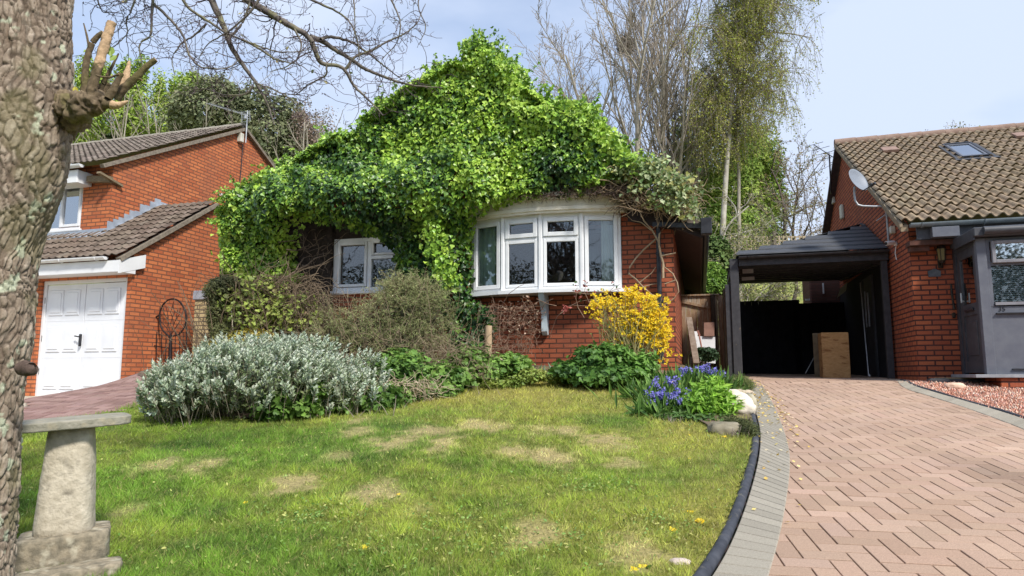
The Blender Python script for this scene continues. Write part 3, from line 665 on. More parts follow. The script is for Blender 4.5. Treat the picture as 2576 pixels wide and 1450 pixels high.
# pipes and boxes on the gable
m = MB(); m.tube([FN.u(552,490,-11.27)+np.array((.03,0,0)), FN.u(596,492,-11.27)+np.array((.03,0,0))], .03, 10); m.build('overflow_pipe', WHITE, LH)
p = FN.u(607,350,-11.25); m = MB(); m.box((-11.30,p[1]-.10,p[2]-.10),(-11.18,p[1]+.02,p[2]+.13),.01); m.build('cable_box', OLDWHITE, LH)
m = MB(); m.tube([FN.u(611,362,-11.28), FN.u(607,420,-11.28), FN.u(600,490,-11.28), FN.u(596,530,-11.28)], .012, 6); m.build('cable', BLACKM, LH)
AL = M('aluminium', (.55,.56,.57), (.42,.43,.44), 20, .4, metal=.5)
def yagi(name, frame, base, top, boom0, boom1, label, group, nel=14, el=.16, mat=AL, box=True):
    e = Fo(name, frame, base, label, 'aerial', group); m = MB(); m.tube([base, top], .016, 8); m.build('mast', mat, e)
    m = MB(); m.tube([boom0, boom1], .011, 6); b0 = Vector(boom0); b1 = Vector(boom1); d = (b1-b0).normalized(); x = d.cross(Vector((0,0,1))).normalized(); z = x.cross(d)
    for i in range(nel):
        p = b0.lerp(b1, i/(nel-1)); ax = x; m.tube([p-ax*el/2+z*.01, p+ax*el/2+z*.01], .005, 5)
    m.build('boom', mat, e)
    if box:
        m = MB(); p = b1
        for k in range(5): m.tube([p-x*.14+z*(-.16+.06*k), p+x*.14+z*(-.16+.06*k)], .006, 5)
        m.tube([p-x*.12-z*.17, p-x*.12+z*.1], .006, 5); m.tube([p+x*.12-z*.17, p+x*.12+z*.1], .006, 5); m.box(p+Vector((-.03,-.03,-.1)), p+Vector((.03,.03,0)), .005); m.build('reflector', mat, e)
    return e
yagi('television_aerial', FN, FN.u(618,360,-11.15), FN.u(623,279,-11.15), FN.u(525,262,-11.15), FN.u(618,290,-11.15), 'pale long television aerial above the peak of the orange brick gable', 'television aerials')

# ---------------------------------------------------------------- gate and stone wall
IRON = M('black_wrought_iron', (.012,.010,.012), (.035,.022,.02), 30, .6, metal=.4)
GA = Fo('garden_gate', FN, (-9.94,10.2,1.5), 'black wrought iron gate with a tree in a loop, beside the garage wall', 'gate')
def gp(px, py, dv=0): return FN.v(px, py, 10.2+dv)
def gz(x, y): return gp(x/3.636, 900/1.412+y/3.636)   # from an enlarged crop
m = MB(); m.tube([gz(1365,1160),gz(1380,900),gz(1395,640),gz(1405,605),gz(1425,585),gz(1452,570)], .016, 8); m.tube([gz(1700,1160),gz(1705,900),gz(1708,560)], .012, 8)
m.tube([gz(1380,840),gz(1440,850),gz(1540,870),gz(1640,868),gz(1700,850)], .009, 6); m.build('frame', IRON, GA)
m = MB()
cx, cy, rx, ry = 1580, 590, 122, 172
loop = [gz(cx+rx*math.cos(a), cy+ry*math.sin(a)) for a in np.linspace(.62*pi, 2.34*pi, 26)]
loop = [gz(1545,770)]+loop+[gz(1580,760)]
m.tube(loop, .015, 8); m.build('loop', IRON, GA)
m = MB(); m.tube([gz(1555,1160),gz(1556,960),gz(1560,800),gz(1562,740)], [.05,.035,.028,.02], 8)
for br in ([(1562,745),(1520,680),(1470,620),(1462,540)],[(1562,745),(1540,640),(1530,540),(1515,480)],[(1565,745),(1590,640),(1560,540),(1590,440)],[(1565,745),(1620,660),(1660,600),(1680,500),(1640,450)],[(1570,700),(1610,600),(1625,520)],[(1535,600),(1500,560),(1495,500)],[(1590,640),(1640,560),(1650,500)],[(1555,660),(1575,590),(1600,540),(1580,480)]):
    m.tube([gz(*p) for p in br], .006, 5)
m.build('iron_tree', IRON, GA)
for x in (1430,1475,1515,1600,1640,1672):
    m = MB(); m.tube([gz(x-12,1160),gz(x,950),gz(x+4,720)], .007, 6); m.build('bar', IRON, GA)
m = MB(); m.tube([gz(1350,740),gz(1372,735),gz(1395,750)], .02, 8); m.tube([gz(1372,700),gz(1372,780)], .012, 6); m.build('latch', IRON, GA)
STB = brick('buff_stone', (.50,.38,.20), (.42,.31,.16), (.16,.12,.08), ms=.012, st=.3, stain=(.25,.2,.13), bw=.30)
SW = Fo('stone_wall', FN, (-9.1,10.35,1.5), 'low buff stone garden wall between the iron gate and the bushes', 'wall')
MB().box((-9.12,10.3,1.2),(-7.9,10.55,2.95),.01).build('wall', STB, SW); MB().box((-9.15,10.27,2.95),(-7.9,10.58,3.12),.015).build('coping', M('grey_slate', (.30,.31,.35), (.42,.43,.47), 12, .8, bump=.003), SW)

# ---------------------------------------------------------------- the overgrown bungalow
BB = brick('red_brick', (.40,.115,.055), (.30,.078,.040), (.10,.045,.03), st=.5, stain=(.17,.07,.045), ms=.011)
BH = Fo('brick_bungalow', FB, (-4.4,10.48,1.7), 'red brick bungalow smothered in ivy with a white bow window', 'house')
V0 = 10.48; UL, UR = -8.1, -.33; EZ = 3.92; RU = -3.75; RZ = 6.25
w = MB(); wallgrid(w, 'u', UL, UR, 1.2, EZ, V0, [(-6.05,-4.7,3.02,4.0-.09),(-3.53,-1.11,2.90,EZ-.001)], .25)
w.add([(UL,V0,EZ),(-3.53,V0,EZ),(-3.53,V0,4.06),(-1.11,V0,4.06),(-1.11,V0,EZ),(UR,V0,EZ),(RU,V0,RZ-.15)], [(0,1,2,3,4,5,6)])
w.add([(UR,V0,1.2),(UR,19.6,1.2),(UR,19.6,3.80),(UR,V0,3.80)], [(0,1,2,3)]); w.add([(UL,19.6,1.2),(UL,V0,1.2),(UL,V0,EZ),(UL,19.6,EZ)], [(0,1,2,3)])
w.add([(UL,19.6,1.2),(UR,19.6,1.2),(UR,19.6,EZ),(RU,19.6,RZ-.15),(UL,19.6,EZ)], [(0,4,3,2,1)])
w.build('wall', BB, BH)
m = MB(); s = (RZ-EZ)/(RU-UL); s2 = (RZ-EZ)/(UR-RU)
m.prism([(UL-.1,10.40,EZ-.1*s+.0),(RU,10.40,RZ),(RU,10.40,RZ+.12),(UL-.1,10.40,EZ-.1*s+.12)], (0,9.4,0))
m.prism([(UR+.42,10.25,EZ-.42*s2+.06),(RU,10.40,RZ),(RU,10.40,RZ+.12),(UR+.42,10.25,EZ-.42*s2+.18)], (0,9.4,0)); m.build('roof', MATS['rear_roof'], BH)
SOF = M('dark_stained_soffit', (.022,.014,.014), (.04,.025,.022), 10, .7)
m = MB(); m.prism([(UR+.002,10.3,3.78),(UR+.40,10.3,3.60),(UR+.43,10.3,3.60),(UR+.43,10.3,3.75),(UR+.002,10.3,3.93)], (0,9.5,0)); m.build('soffit', SOF, BH)
m = MB(); vv = np.array([(UR+.48+.055*math.cos(a), 0, 3.74+.055*math.sin(a)) for a in np.linspace(pi, 2*pi, 9)])
m.prism([(x,10.2,z) for x,_,z in vv], (0,9.6,0)); m.box((UR+.40,10.12,3.62),(UR+.56,10.28,3.86),.01); m.bar((UR+.42,10.2,3.75),(-.62,10.40,3.86),.07,.07); m.build('gutter', BLACKM, BH)
dp = lambda px, py: FB.v(px, py, 10.40)
m = MB(); m.tube([dp(1656,520),dp(1656,600),dp(1658,700),dp(1662,800),dp(1665,915)], .036, 14)
for py in (640, 760, 880): q = dp(1660, py); m.box((q[0]-.06,10.36,q[2]-.02),(q[0]+.06,10.47,q[2]+.03),.008)
m.build('downpipe', BLACKM, BH)
m = MB(); m.prism([(-1.0,10.39,3.93),(UR+.4,10.39,3.66),(UR+.4,10.39,3.78),(-1.0,10.39,4.30)], (0,.012,0)); m.build('barge_board', SOF, BH)
# small window
m = MB(); pane(m, -6.065, -4.69, 3.0, 3.925, 10.455, .07, .09); m.box((-5.42,10.463,3.07),(-5.35,10.54,3.86)); m.box((-5.35,10.465,3.55),(-4.76,10.54,3.61)); m.box((-6.1,10.42,2.955),(-4.66,10.56,3.015),.01); sw = m.build('window', WHITE, BH)
m = MB(); pane(m, -5.99, -5.425, 3.08, 3.855, 10.442, .05, .06); pane(m, -5.345, -4.76, 3.615, 3.855, 10.445, .035, .05); q = m.build('frame', WHITE, BH); q.parent = sw
m = MB(); m.box((-5.99,10.505,3.08),(-4.75,10.511,3.855)); q = m.build('pane', GL, BH); q.parent = sw
m = MB(); m.box((-6.3,11.4,2.6),(-4.5,11.45,4.2)); m.box((-6.3,10.8,2.4),(-4.5,11.4,2.9)); q = m.build('room', DARK, BH); q.parent = sw
q = curtain(BH, -5.35,-4.76,3.05,3.56,10.62, M('dim_curtain', (.20,.21,.21), None, rough=.9), .01, 7); q.parent = sw
# bow window: four lights on a curve
bp_ = [(-3.55,10.44),(-2.97,10.27),(-2.34,10.20),(-1.70,10.25),(-1.11,10.41)]
BZ0, BZ1 = 2.89, 4.08
bw = empty('bow_window', BH.fr.loc((0,0,0))); bw.parent = BH.e; bw.location = (0,0,0)
class Sub: pass
bs = Fo.__new__(Fo); bs.fr = FB; bs.o = BH.o; bs.e = bw
def facet(m, a, b, fn):
    """run fn on a scratch MB in facet coords (x along, y into the house), then place it"""
    s = MB(); d = np.array(b)-np.array(a); Ld = np.hypot(*d); d = d/Ld; fn(s, Ld); 
    m.add([(a[0]+x*d[0]-y*d[1], a[1]+x*d[1]+y*d[0], z) for x,y,z in s.v], s.f)
frm = MB(); gls = MB()
lights = ['fix','top','top','fix']
for i, kd in enumerate(lights):
    def fn(s, L_, kd=kd):
        s.box((.03,.02,BZ0),(L_-.03,.085,BZ0+.05)); s.box((.03,.02,BZ1-.05),(L_-.03,.085,BZ1)); s.box((0,.021,BZ0),(.045,.08,BZ1)); s.box((L_-.045,.021,BZ0),(L_,.08,BZ1))
        if kd == 'fix': pane(s, .05, L_-.05, BZ0+.055, BZ1-.055, 0, .062, .05)
        else:
            pane(s, .05, L_-.05, BZ0+.055, BZ0+.80, .012, .05, .05); s.box((.045,.018,BZ0+.802),(L_-.045,.08,BZ0+.835)); pane(s, .05, L_-.05, BZ0+.838, BZ1-.055, -.004, .066, .06)
    facet(frm, bp_[i], bp_[i+1], fn)
    facet(gls, bp_[i], bp_[i+1], lambda s, L_: s.box((.06,.040,BZ0+.08),(L_-.06,.046,BZ1-.08)))
for (x, y) in bp_[1:-1]: frm.box((x-.028,y-.004,BZ0-.0),(x+.028,y+.07,BZ1+.001),.01)
frm.build('frame', WHITE, bs); gls.build('pane', GL, bs)
m = MB(); out = [(-3.80,10.47),(-3.62,10.36),(-3.0,10.15),(-2.34,10.07),(-1.66,10.12),(-1.04,10.29),(-.96,10.47)]
m.prism([(x,y,BZ0-.055) for x,y in out], (0,0,.055)); m.build('sill', WHITE, bs)
m = MB(); def_ = lambda g: [(-3.58-g,10.475),(-3.58-g*.7,10.41-g),(-3.0,10.22-g),(-2.34,10.14-g),(-1.68,10.19-g),(-1.06+g*.5,10.36-g),(-1.02+g,10.475)]
CREAM = M('cream_timber', (.80,.76,.65), (.68,.62,.49), 7, .6, c3=(.34,.28,.18), s3=5, lo3=.60, hi3=.80)
def curve(pts, n=40):
    return resample(np.array(pts), n)
for g, z0, z1 in ((.03,BZ1+.001,BZ1+.035),(.055,BZ1+.035,BZ1+.09),(.075,BZ1+.20,BZ1+.245),(.11,BZ1+.245,BZ1+.305)):
    m.prism([(x,y,z0) for x,y in curve(def_(g))], (0,0,z1-z0))
m.prism([(x,y,BZ1+.09) for x,y in curve(def_(.04))], (0,0,.11))
cs_ = curve(def_(.042), 130)
for i in range(6, 124): 
    (x,y) = cs_[i]; m.box((x-.0035,y-.010,BZ1+.095),(x+.0065,y+.012,BZ1+.195))
m.build('cornice', CREAM, bs)
m = MB(); ring = curve(def_(.09)); top = [(x*.985-.035,10.475-(10.475-y)*.35,BZ1+.50) for x,y in ring]
m.add([(x,y,BZ1+.306) for x,y in ring]+top, [(i,i+1,len(ring)+i+1,len(ring)+i) for i in range(len(ring)-1)]+[tuple(range(len(ring),2*len(ring)))]); m.build('lead_roof', M('dark_lead', (.10,.105,.12), (.16,.16,.18), 9, .6, bump=.006), bs)
m = MB()
for a, b in (((-3.50,10.56),(-2.95,10.40)),):
    V = []; n = 40
    for i in range(n+1):
        t = i/n; d = .02*math.sin(t*6*2*pi); V += [(a[0]+(b[0]-a[0])*t, a[1]+(b[1]-a[1])*t+d, BZ0), (a[0]+(b[0]-a[0])*t, a[1]+(b[1]-a[1])*t+d*.6, BZ1)]
    m.add([(x-.17,y,z) for x,y,z in V], [(2*i,2*i+2,2*i+3,2*i+1) for i in range(n)], True)
for a, b in (((-1.42,10.44),(-1.10,10.56)),):
    V = []
    for i in range(n+1):
        t = i/n; d = .015*math.sin(t*5*2*pi); V += [(a[0]+(b[0]-a[0])*t, a[1]+(b[1]-a[1])*t+d, BZ0), (a[0]+(b[0]-a[0])*t, a[1]+(b[1]-a[1])*t+d*.6, BZ1)]
    m.add(V, [(2*i,2*i+2,2*i+3,2*i+1) for i in range(n)], True)
m.build('curtain', NET, bs)
m = MB(); m.box((-4.2,13.2,2.2),(-.5,13.25,4.4)); m.box((-4.2,10.80,2.2),(-4.15,13.2,4.4)); m.box((-.55,10.8,2.2),(-.5,13.2,4.4)); m.box((-4.2,10.75,2.1),(-.5,13.2,2.2)); m.box((-4.2,10.8,4.35),(-.5,13.2,4.4)); m.build('room', DARK, bs)
# bracket under the bow
q0 = FB.v(1355,755,10.15); m = MB(); bx = q0[0]
m.prism([(bx,10.10,2.83),(bx,10.47,2.83),(bx,10.47,2.22),(bx,10.40,2.20),(bx,10.34,2.26),(bx,10.33,2.50),(bx,10.28,2.62),(bx,10.16,2.72)], (.085,0,0)); m.build('bracket', M('pale_blue_grey_paint', (.50,.58,.63), (.40,.47,.52), 9, .6), bs)
# ================================================================ RIGHT HOUSE
RB = brick('rust_brick', (.44,.125,.055), (.32,.078,.040), (.085,.035,.028), st=.5, stain=(.20,.075,.05), ms=.012)
RH = Fo('tiled_house', FN, (2.88,11.5,1.5), 'rust brick house with tan pantile roof and dark grey porch', 'house')
w = MB(); wallgrid(w, 'u', 2.88, 9.5, 1.0, 3.86, 11.5, [], .1)
zr = lambda v: 3.88+.58*(v-11.3)-.10
w.add([(2.88,20.8,.9),(2.88,11.5,.9),(2.88,11.5,zr(11.5)),(2.88,16.14,zr(16.14)),(2.88,20.8,zr(11.5))], [(0,1,2,3,4)]); w.build('wall', RB, RH)
m = MB(); m.box((2.83,11.27,3.50),(3.46,11.495,3.57)); m.box((2.85,11.33,3.42),(3.10,11.497,3.50)); m.build('brick_corbel', M('shadowed_brick', (.07,.035,.025), (.12,.05,.035), 14, .9), RH)  # corbel brick coloured dark to paint the shadow under the eaves
tc_ = GT([(.30,.215,.12),(.36,.265,.155),(.27,.20,.125),(.33,.25,.17)])
SK = (4.48, 4.98, 14.14, 15.10)
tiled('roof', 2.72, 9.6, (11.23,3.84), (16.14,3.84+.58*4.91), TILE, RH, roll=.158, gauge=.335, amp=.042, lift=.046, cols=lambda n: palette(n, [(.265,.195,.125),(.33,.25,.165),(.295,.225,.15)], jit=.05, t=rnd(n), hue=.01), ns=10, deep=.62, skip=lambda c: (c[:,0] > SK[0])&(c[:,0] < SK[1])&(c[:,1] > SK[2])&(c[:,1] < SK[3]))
m = MB(); m.prism([(2.72,16.14,6.69),(2.72,20.9,3.9),(2.72,20.9,3.8),(2.72,16.14,6.60)], (6.9,0,0)); m.build('rear_roof', M('dark_verge', (.05,.04,.045), (.09,.07,.07), 9), RH)
m = MB(); m.prism([(2.72,11.25,3.80),(2.72,16.14,6.64),(2.72,16.14,6.56),(2.72,11.25,3.71)], (.10,0,0)); m.prism([(2.70,11.22,3.83),(2.70,16.14,6.68),(2.70,16.14,6.62),(2.70,11.22,3.77)], (.04,0,0)); m.build('verge', M('tan_verge', (.24,.19,.13), (.34,.27,.18), 20, .9, bump=.003), RH)
m = MB()
for i in range(16): m.tube([(2.71+i*.43,16.14,6.69),(2.71+i*.43+.425,16.14,6.70)], .10, 12)
m.build('ridge', M('terracotta_ridge', (.22,.145,.11), (.29,.20,.155), 10, .85), RH)
m = MB(); gutter(m, 2.83, 4.42, 11.19, 3.81, .06); gutter(m, 4.47, 9.4, 11.17, 3.80, .062); m.build('gutter', M('grey_gutter', (.20,.24,.26), (.15,.18,.20), 8, .4), RH)
m = MB(); m.box((2.93,11.26,3.58),(9.4,11.30,3.78)); m.box((2.93,11.30,3.575),(9.4,11.498,3.60)); m.build('fascia', DGREY, RH)
m = MB(); m.box((3.10,11.14,3.585),(3.45,11.258,3.735),.005); m.build('fascia', GREYP, RH)
# roof light, vent
e_ = np.array((0,1/math.hypot(1,.58),.58/math.hypot(1,.58))); nn_ = np.array((0,-e_[2],e_[1]))
def rp_(u, v, h=0): return np.array((u, v, 3.84+.58*(v-11.23)))+nn_*h
m = MB()
def rbox(m, u0, u1, v0, v1, h0, h1):
    pts = [rp_(u0,v0,h0),rp_(u1,v0,h0),rp_(u1,v1,h0),rp_(u0,v1,h0)]; m.prism(pts, nn_*(h1-h0))
a,b,c,d = SK
rbox(m, a, a+.035, c, d, -.02, .085); rbox(m, b-.035, b, c, d, -.02, .085); rbox(m, a+.035, b-.035, c, c+.035, -.02, .08); rbox(m, a+.035, b-.035, d-.05, d, -.02, .09); sk = m.build('roof_window', BLACKM, RH)
m = MB(); rbox(m, a+.035, a+.075, c+.035, d-.05, .03, .075); rbox(m, b-.075, b-.035, c+.035, d-.05, .03, .075); rbox(m, a+.075, b-.075, c+.035, c+.09, .03, .074); rbox(m, a+.075, b-.075, d-.10, d-.05, .03, .074); q = m.build('frame', GREYP, RH); q.parent = sk
m = MB(); rbox(m, a+.075, b-.075, c+.09, d-.10, .05, .06); q = m.build('pane', GLS, RH); q.parent = sk
m = MB(); rbox(m, a+.04, b-.04, c+.04, d-.05, .025, .029); q = m.build('blind', M('pale_blind', (.55,.62,.66), None), RH); q.parent = sk
m = MB(); rbox(m, a-.10, b+.12, c-.10, c-.01, .035, .05); rbox(m, a-.07, a-.01, c, d, .02, .05); rbox(m, b+.01, b+.08, c, d, .02, .05); q = m.build('flashing', DGREY, RH); q.parent = sk
VT = M('brown_vent', (.22,.14,.11), (.30,.20,.16), 9, .8)
for (u, v) in ((3.53,15.04),(5.93,15.28)):
    m = MB(); rbox(m, u-.14, u+.14, v-.12, v+.14, .05, .10); rbox(m, u-.10, u+.10, v-.07, v+.10, .0, .05); m.build('roof_vent', VT, RH)
# porch
PF = 10.54; PL = 3.44
P_ = empty('porch'); P_.parent = RH.e
ps = Fo.__new__(Fo); ps.fr = FN; ps.o = RH.o; ps.e = P_
m = MB()
m.box((PL+.0,PF,1.60),(PL+.115,PF+.09,3.43),.004)      # corner post
m.box((PL+.115,PF+.02,1.60),(6.2,PF+.08,2.50)); m.box((PL+.115,PF+.018,3.43-.05),(6.2,PF+.08,3.43)); m.box((5.2,PF+.017,2.5),(5.28,PF+.08,3.38))
m.box((PL+.115,PF+.015,2.50),(PL+.16,PF+.08,3.38)); m.box((PL+.16,PF+.016,3.05),(5.2,PF+.08,3.10))
m.build('porch_wall', GREYP, ps)
m = MB(); m.box((PL+.0,11.40,1.60),(PL+.06,11.50,3.45)); m.box((PL+.003,PF+.09,3.36),(PL+.055,11.40,3.45)); m.build('side_frame', DGREY, ps)
m = MB(); y0, y1 = PF+.10, 11.38; x = PL+.012
m.box((x,y0,1.62),(x+.045,y0+.10,3.36)); m.box((x,y1-.10,1.62),(x+.045,y1,3.36)); m.box((x+.002,y0+.10,1.62),(x+.045,y1-.10,1.78)); m.box((x+.002,y0+.10,2.42),(x+.045,y1-.10,2.58)); m.box((x+.002,y0+.10,3.24),(x+.045,y1-.10,3.36)); m.box((x+.015,y0+.10,1.78),(x+.04,y1-.10,2.42)); m.box((x+.006,y0+.17,1.86),(x+.016,y1-.17,2.34),.006)
d_ = m.build('door', DGREY, ps)
m = MB(); m.box((x+.02,y0+.10,2.58),(x+.026,y1-.10,3.24)); q = m.build('pane', glass('door_glass', .35), ps); q.parent = d_
m = MB(); m.box((x-.022,y0+.2,2.475),(x+.003,y1-.2,2.515),.006); q = m.build('letter_flap', BLACKM, ps); q.parent = d_
m = MB(); m.tube([(x-.03,y1-.16,2.62),(x-.03,y1-.16,2.76)], .012, 8); m.box((x-.03,y1-.17,2.63),(x+.004,y1-.15,2.65)); q = m.build('handle', M('steel', (.5,.5,.5), None, rough=.3, metal=.8), ps); q.parent = d_
# porch windows: tilted top light, lower light with slatted blind
m = MB(); pane(m, PL+.17, 5.19, 3.08, 3.385, PF-.035, .045, .05); wn_ = m.build('window', M('mid_grey_upvc', (.24,.24,.26), (.20,.20,.22), 6, .45), ps)
m = MB(); m.box((PL+.215,PF-.01,3.125),(5.145,PF-.004,3.34)); q = m.build('pane', GLS, ps); q.parent = wn_
m = MB(); m.box((PL+.2,PF+.06,3.10),(5.16,PF+.07,3.36)); q = m.build('blind', NETW, ps); q.parent = wn_
m = MB(); m.box((PL+.17,PF-.004,2.515),(5.19,PF+.04,2.555)); wn2 = m.build('window', MATS['mid_grey_upvc'], ps)
m = MB(); m.box((PL+.16,PF+.03,2.555),(5.19,PF+.036,3.05)); q = m.build('pane', GL, ps); q.parent = wn2
m = MB(); z = 2.57
while z < 3.05: m.add([(PL+.17,PF+.055,z),(5.18,PF+.055,z),(5.18,PF+.078,z+.020),(PL+.17,PF+.078,z+.020)], [(0,1,2,3)]); z += .0265
q = m.build('blind', NETW, ps); q.parent = wn2
m = MB(); m.box((PL+.22,PF+.14,2.3),(5.18,PF+.15,3.4)); q = m.build('room', M('dim_room', (.06,.065,.07), None), ps); q.parent = wn2
m = MB(); m.box((PL+.17,PF-.018,2.40),(5.25,PF+.03,2.412)); m.box((PL+.30,PF-.004,1.66),(5.2,PF+.03,1.675)); m.build('trim', BLACKM, ps)
# house number
cu = bpy.data.curves.new('house_number', 'FONT'); cu.body = '35'; cu.size = .085; cu.extrude = .004
t = bpy.data.objects.new('house_number', cu); COL.objects.link(t); bpy.context.view_layer.update()
dg = bpy.context.evaluated_depsgraph_get(); me = bpy.data.meshes.new_from_object(t.evaluated_get(dg)); bpy.data.objects.remove(t)
me.materials.clear(); me.materials.append(BLACKM); hn = bpy.data.objects.new('house_number', me); COL.objects.link(hn); hn.parent = P_
hn.location = (PL+.20-RH.o[0], PF-.004+.022-RH.o[1], 2.435-RH.o[2]); hn.rotation_euler = (pi/2, 0, 0)
m = MB(); m.box((PL-.05,PF-.12,3.44),(6.3,11.42,3.56),.01); m.tube([(PL+.06,PF-.13,3.51),(6.3,PF-.13,3.51)], .055, 12); m.box((PL-.052,PF-.08,3.40),(PL-.03,11.25,3.50)); m.build('porch_roof', DGREY, ps)
m = MB(); m.box((PL-.16,PF-.09,1.555),(6.2,11.45,1.598),.004); m.build('threshold', M('grey_slab', (.26,.27,.29), (.34,.35,.37), 9, .7), ps)
m = MB(); m.box((PL+.14,PF-.05,1.1),(6.2,PF+.3,1.554)); m.box((PL+.1,PF+.3,1.1),(6.0,11.4,1.55)); m.build('plinth', RB, ps)
DS = Fo('door_step', FN, (3.0,11.1,1.45), 'low black step beside the porch door', 'step')
m = MB(); m.box((2.96,10.95,1.40),(3.56,11.46,1.53),.01); m.build('step', BLACKP, DS); m = MB(); m.box((3.05,11.05,1.531),(3.56,11.40,1.552),.005); m.build('tread', M('worn_timber', (.34,.25,.14), (.22,.17,.11), 20, .8), DS)
m = MB(); m.box((2.90,10.80,1.38),(3.14,10.93,1.53),.012); o = m.build('black_crate', BLACKP, None)
def settle(o, fr, label, cat, group=None):
    o.rotation_euler = (0,0,-fr.t); tag(o, label, cat, group); return o
def single(m, name, mat, fr, o0, label, cat, group=None):
    m.shift(o0); o = m.build(name, mat, None); o.location = tuple(fr.world(np.array(o0, float))); o.rotation_euler = (0,0,-fr.t); tag(o, label, cat, group); return o
bpy.data.objects.remove(o)
m = MB(); m.box((2.84,10.86,1.40),(3.10,10.98,1.53),.012); m.box((2.86,10.88,1.53),(3.08,10.96,1.545),.004); single(m, 'drain_cover', BLACKP, FN, (2.97,10.92,1.4), 'small black block at the foot of the brick corner', 'block')
# wall lantern
LN = Fo('wall_lantern', FN, (3.27,11.49,3.2), 'small dark coach lantern on the brickwork beside the porch', 'lantern')
BR = M('dark_bronze', (.03,.025,.02), (.06,.045,.03), 14, .45, metal=.5)
m = MB(); c = (3.27,11.40,3.33); m.box((3.235,11.47,3.17),(3.305,11.498,3.32),.006); m.tube([(3.27,11.48,3.22),(3.27,11.42,3.19),(3.27,11.40,3.24)], .012, 8); m.lathe(c, [(.035,-.09),(.045,-.07),(.05,-.06)], 8, False); m.lathe(c, [(.07,.12),(.055,.15),(.03,.19),(.012,.20),(.008,.23)], 8, False)
for k in range(6): a = k*pi/3; m.tube([(c[0]+.048*math.cos(a), c[1]+.048*math.sin(a), c[2]-.06), (c[0]+.064*math.cos(a), c[1]+.064*math.sin(a), c[2]+.12)], .005, 5)
m.build('body', BR, LN); m = MB(); m.lathe(c, [(.042,-.055),(.056,.118)], 6, False); m.build('pane', M('amber_glass', (.22,.18,.08), None, rough=.15, spec=.6), LN)
m = MB(); m.prism([(3.10,11.494,3.045),(3.26,11.494,3.045),(3.265,11.494,3.13),(3.22,11.494,3.145),(3.18,11.494,3.17),(3.14,11.494,3.145),(3.095,11.494,3.13)], (0,-.02,0)); single(m, 'house_sign', M('slate_plaque', (.07,.08,.09), (.12,.13,.14), 20, .7), FN, (3.18,11.49,3.1), 'small blank grey slate plaque on the brick wall under the lantern', 'sign')
m = MB(); m.tube([(3.385,11.48,2.93),(3.38,11.46,2.80),(3.39,11.47,2.66),(3.395,11.46,2.55)], [.012,.018,.014,.022], 8); m.box((3.365,11.46,2.42),(3.41,11.495,2.50),.01); single(m, 'wall_ornament', BR, FN, (3.39,11.49,2.7), 'thin dark metal ornament fixed on the brickwork left of the porch door', 'ornament')
# security camera
m = MB(); CAMW = M('white_plastic', (.75,.76,.78), None, rough=.35)
cc_ = FN.v(2262,614,12.2); SCM = Fo('security_camera', FN, (2.86,12.2,cc_[2]), 'small white security camera on the side wall above the carport post', 'camera')
x, y, z = 2.76, 12.2, cc_[2]
m.lathe((2.86,y,z-.03), [(.03,0),(.03,.06)], 10); m.tube([(2.86,y,z),(2.80,y,z+.01)], .012, 8); m.build('bracket', CAMW, SCM)
m = MB(); m.tube([(2.83,y-.02,z+.02),(2.70,y-.10,z-.0)], .036, 12); m.build('body', CAMW, SCM); m = MB(); m.tube([(2.702,y-.099,z),(2.692,y-.106,z-.003)], .026, 12); m.build('lens', BLACKM, SCM)
m = MB(); m.tube([(2.86,y,z-.04),(2.84,y-.02,z-.15),(2.855,y-.01,z-.26)], .008, 6); m.build('cable', CAMW, SCM)
# satellite dish
DW = M('dish_grey', (.22,.245,.285), (.18,.20,.23), 5, .5)
dc = FN.v(2160,452,12.25); DI = Fo('satellite_dish', FN, (2.86,12.25,3.9), 'round grey satellite dish on a bent pole at the gable wall', 'satellite dish')
nd = Vector((.62,-.68,.36)).normalized(); qd = nd.to_track_quat('Z','Y'); V = []; nr, na = 10, 36; Rd = .215
for sgn in (0,1):
    for i in range(nr+1):
        r = Rd*i/nr
        for k in range(na):
            a = 2*pi*k/na; V.append(Vector(dc)+qd @ Vector((r*.94*math.cos(a), r*math.sin(a), .045*(i/nr)**2-.045-.006*sgn)))
fs = []
for sgn in (0,1):
    o_ = sgn*(nr+1)*na
    for i in range(nr):
        for k in range(na): f = (o_+i*na+k, o_+i*na+(k+1)%na, o_+(i+1)*na+(k+1)%na, o_+(i+1)*na+k); fs.append(f if not sgn else f[::-1])
for k in range(na): fs.append((nr*na+k, nr*na+(k+1)%na, (nr+1)*na+nr*na+(k+1)%na, (nr+1)*na+nr*na+k))
m = MB().add(V, fs, True); m.build('dish', DW, DI)
m = MB(); bt = Vector(dc)+qd @ Vector((0,-Rd*.85,-.02)); lnb = Vector(dc)+nd*.20+Vector((.0,0,-.07)); lnb = Vector(FN.v(2194,466,12.0)); bt = Vector(FN.v(2168,482,12.2)); m.tube([bt, lnb], .009, 6); m.tube([lnb-nd*.03, lnb+nd*.06], .022, 10); m.tube([lnb, lnb+nd*-.02+Vector((0,0,.04))], .016, 8); m.build('arm', BLACKM, DI)
PP = lambda a, b, v=12.3: FN.v(a, b, v)
m = MB(); m.tube([PP(2150,470),PP(2149,488),PP(2151,505),PP(2158,516),PP(2170,519),PP(2200,520),PP(2220,519),PP(2228,526),PP(2231,545),PP(2236,615)], .017, 10); m.tube([PP(2229,540),PP(2205,556)], .009, 6); m.tube([PP(2231,545), np.array((2.87,12.3,PP(2231,545)[2]))], .012, 6)
m.build('pole', M('galvanised', (.42,.44,.46), (.34,.36,.38), 10, .45, metal=.4), DI)
m = MB()
for py in (522, 582): q = PP(2240, py); m.box((2.80,12.2,q[2]-.05),(2.878,12.32,q[2]+.07),.008)
m.build('wall_box', OLDWHITE, DI)
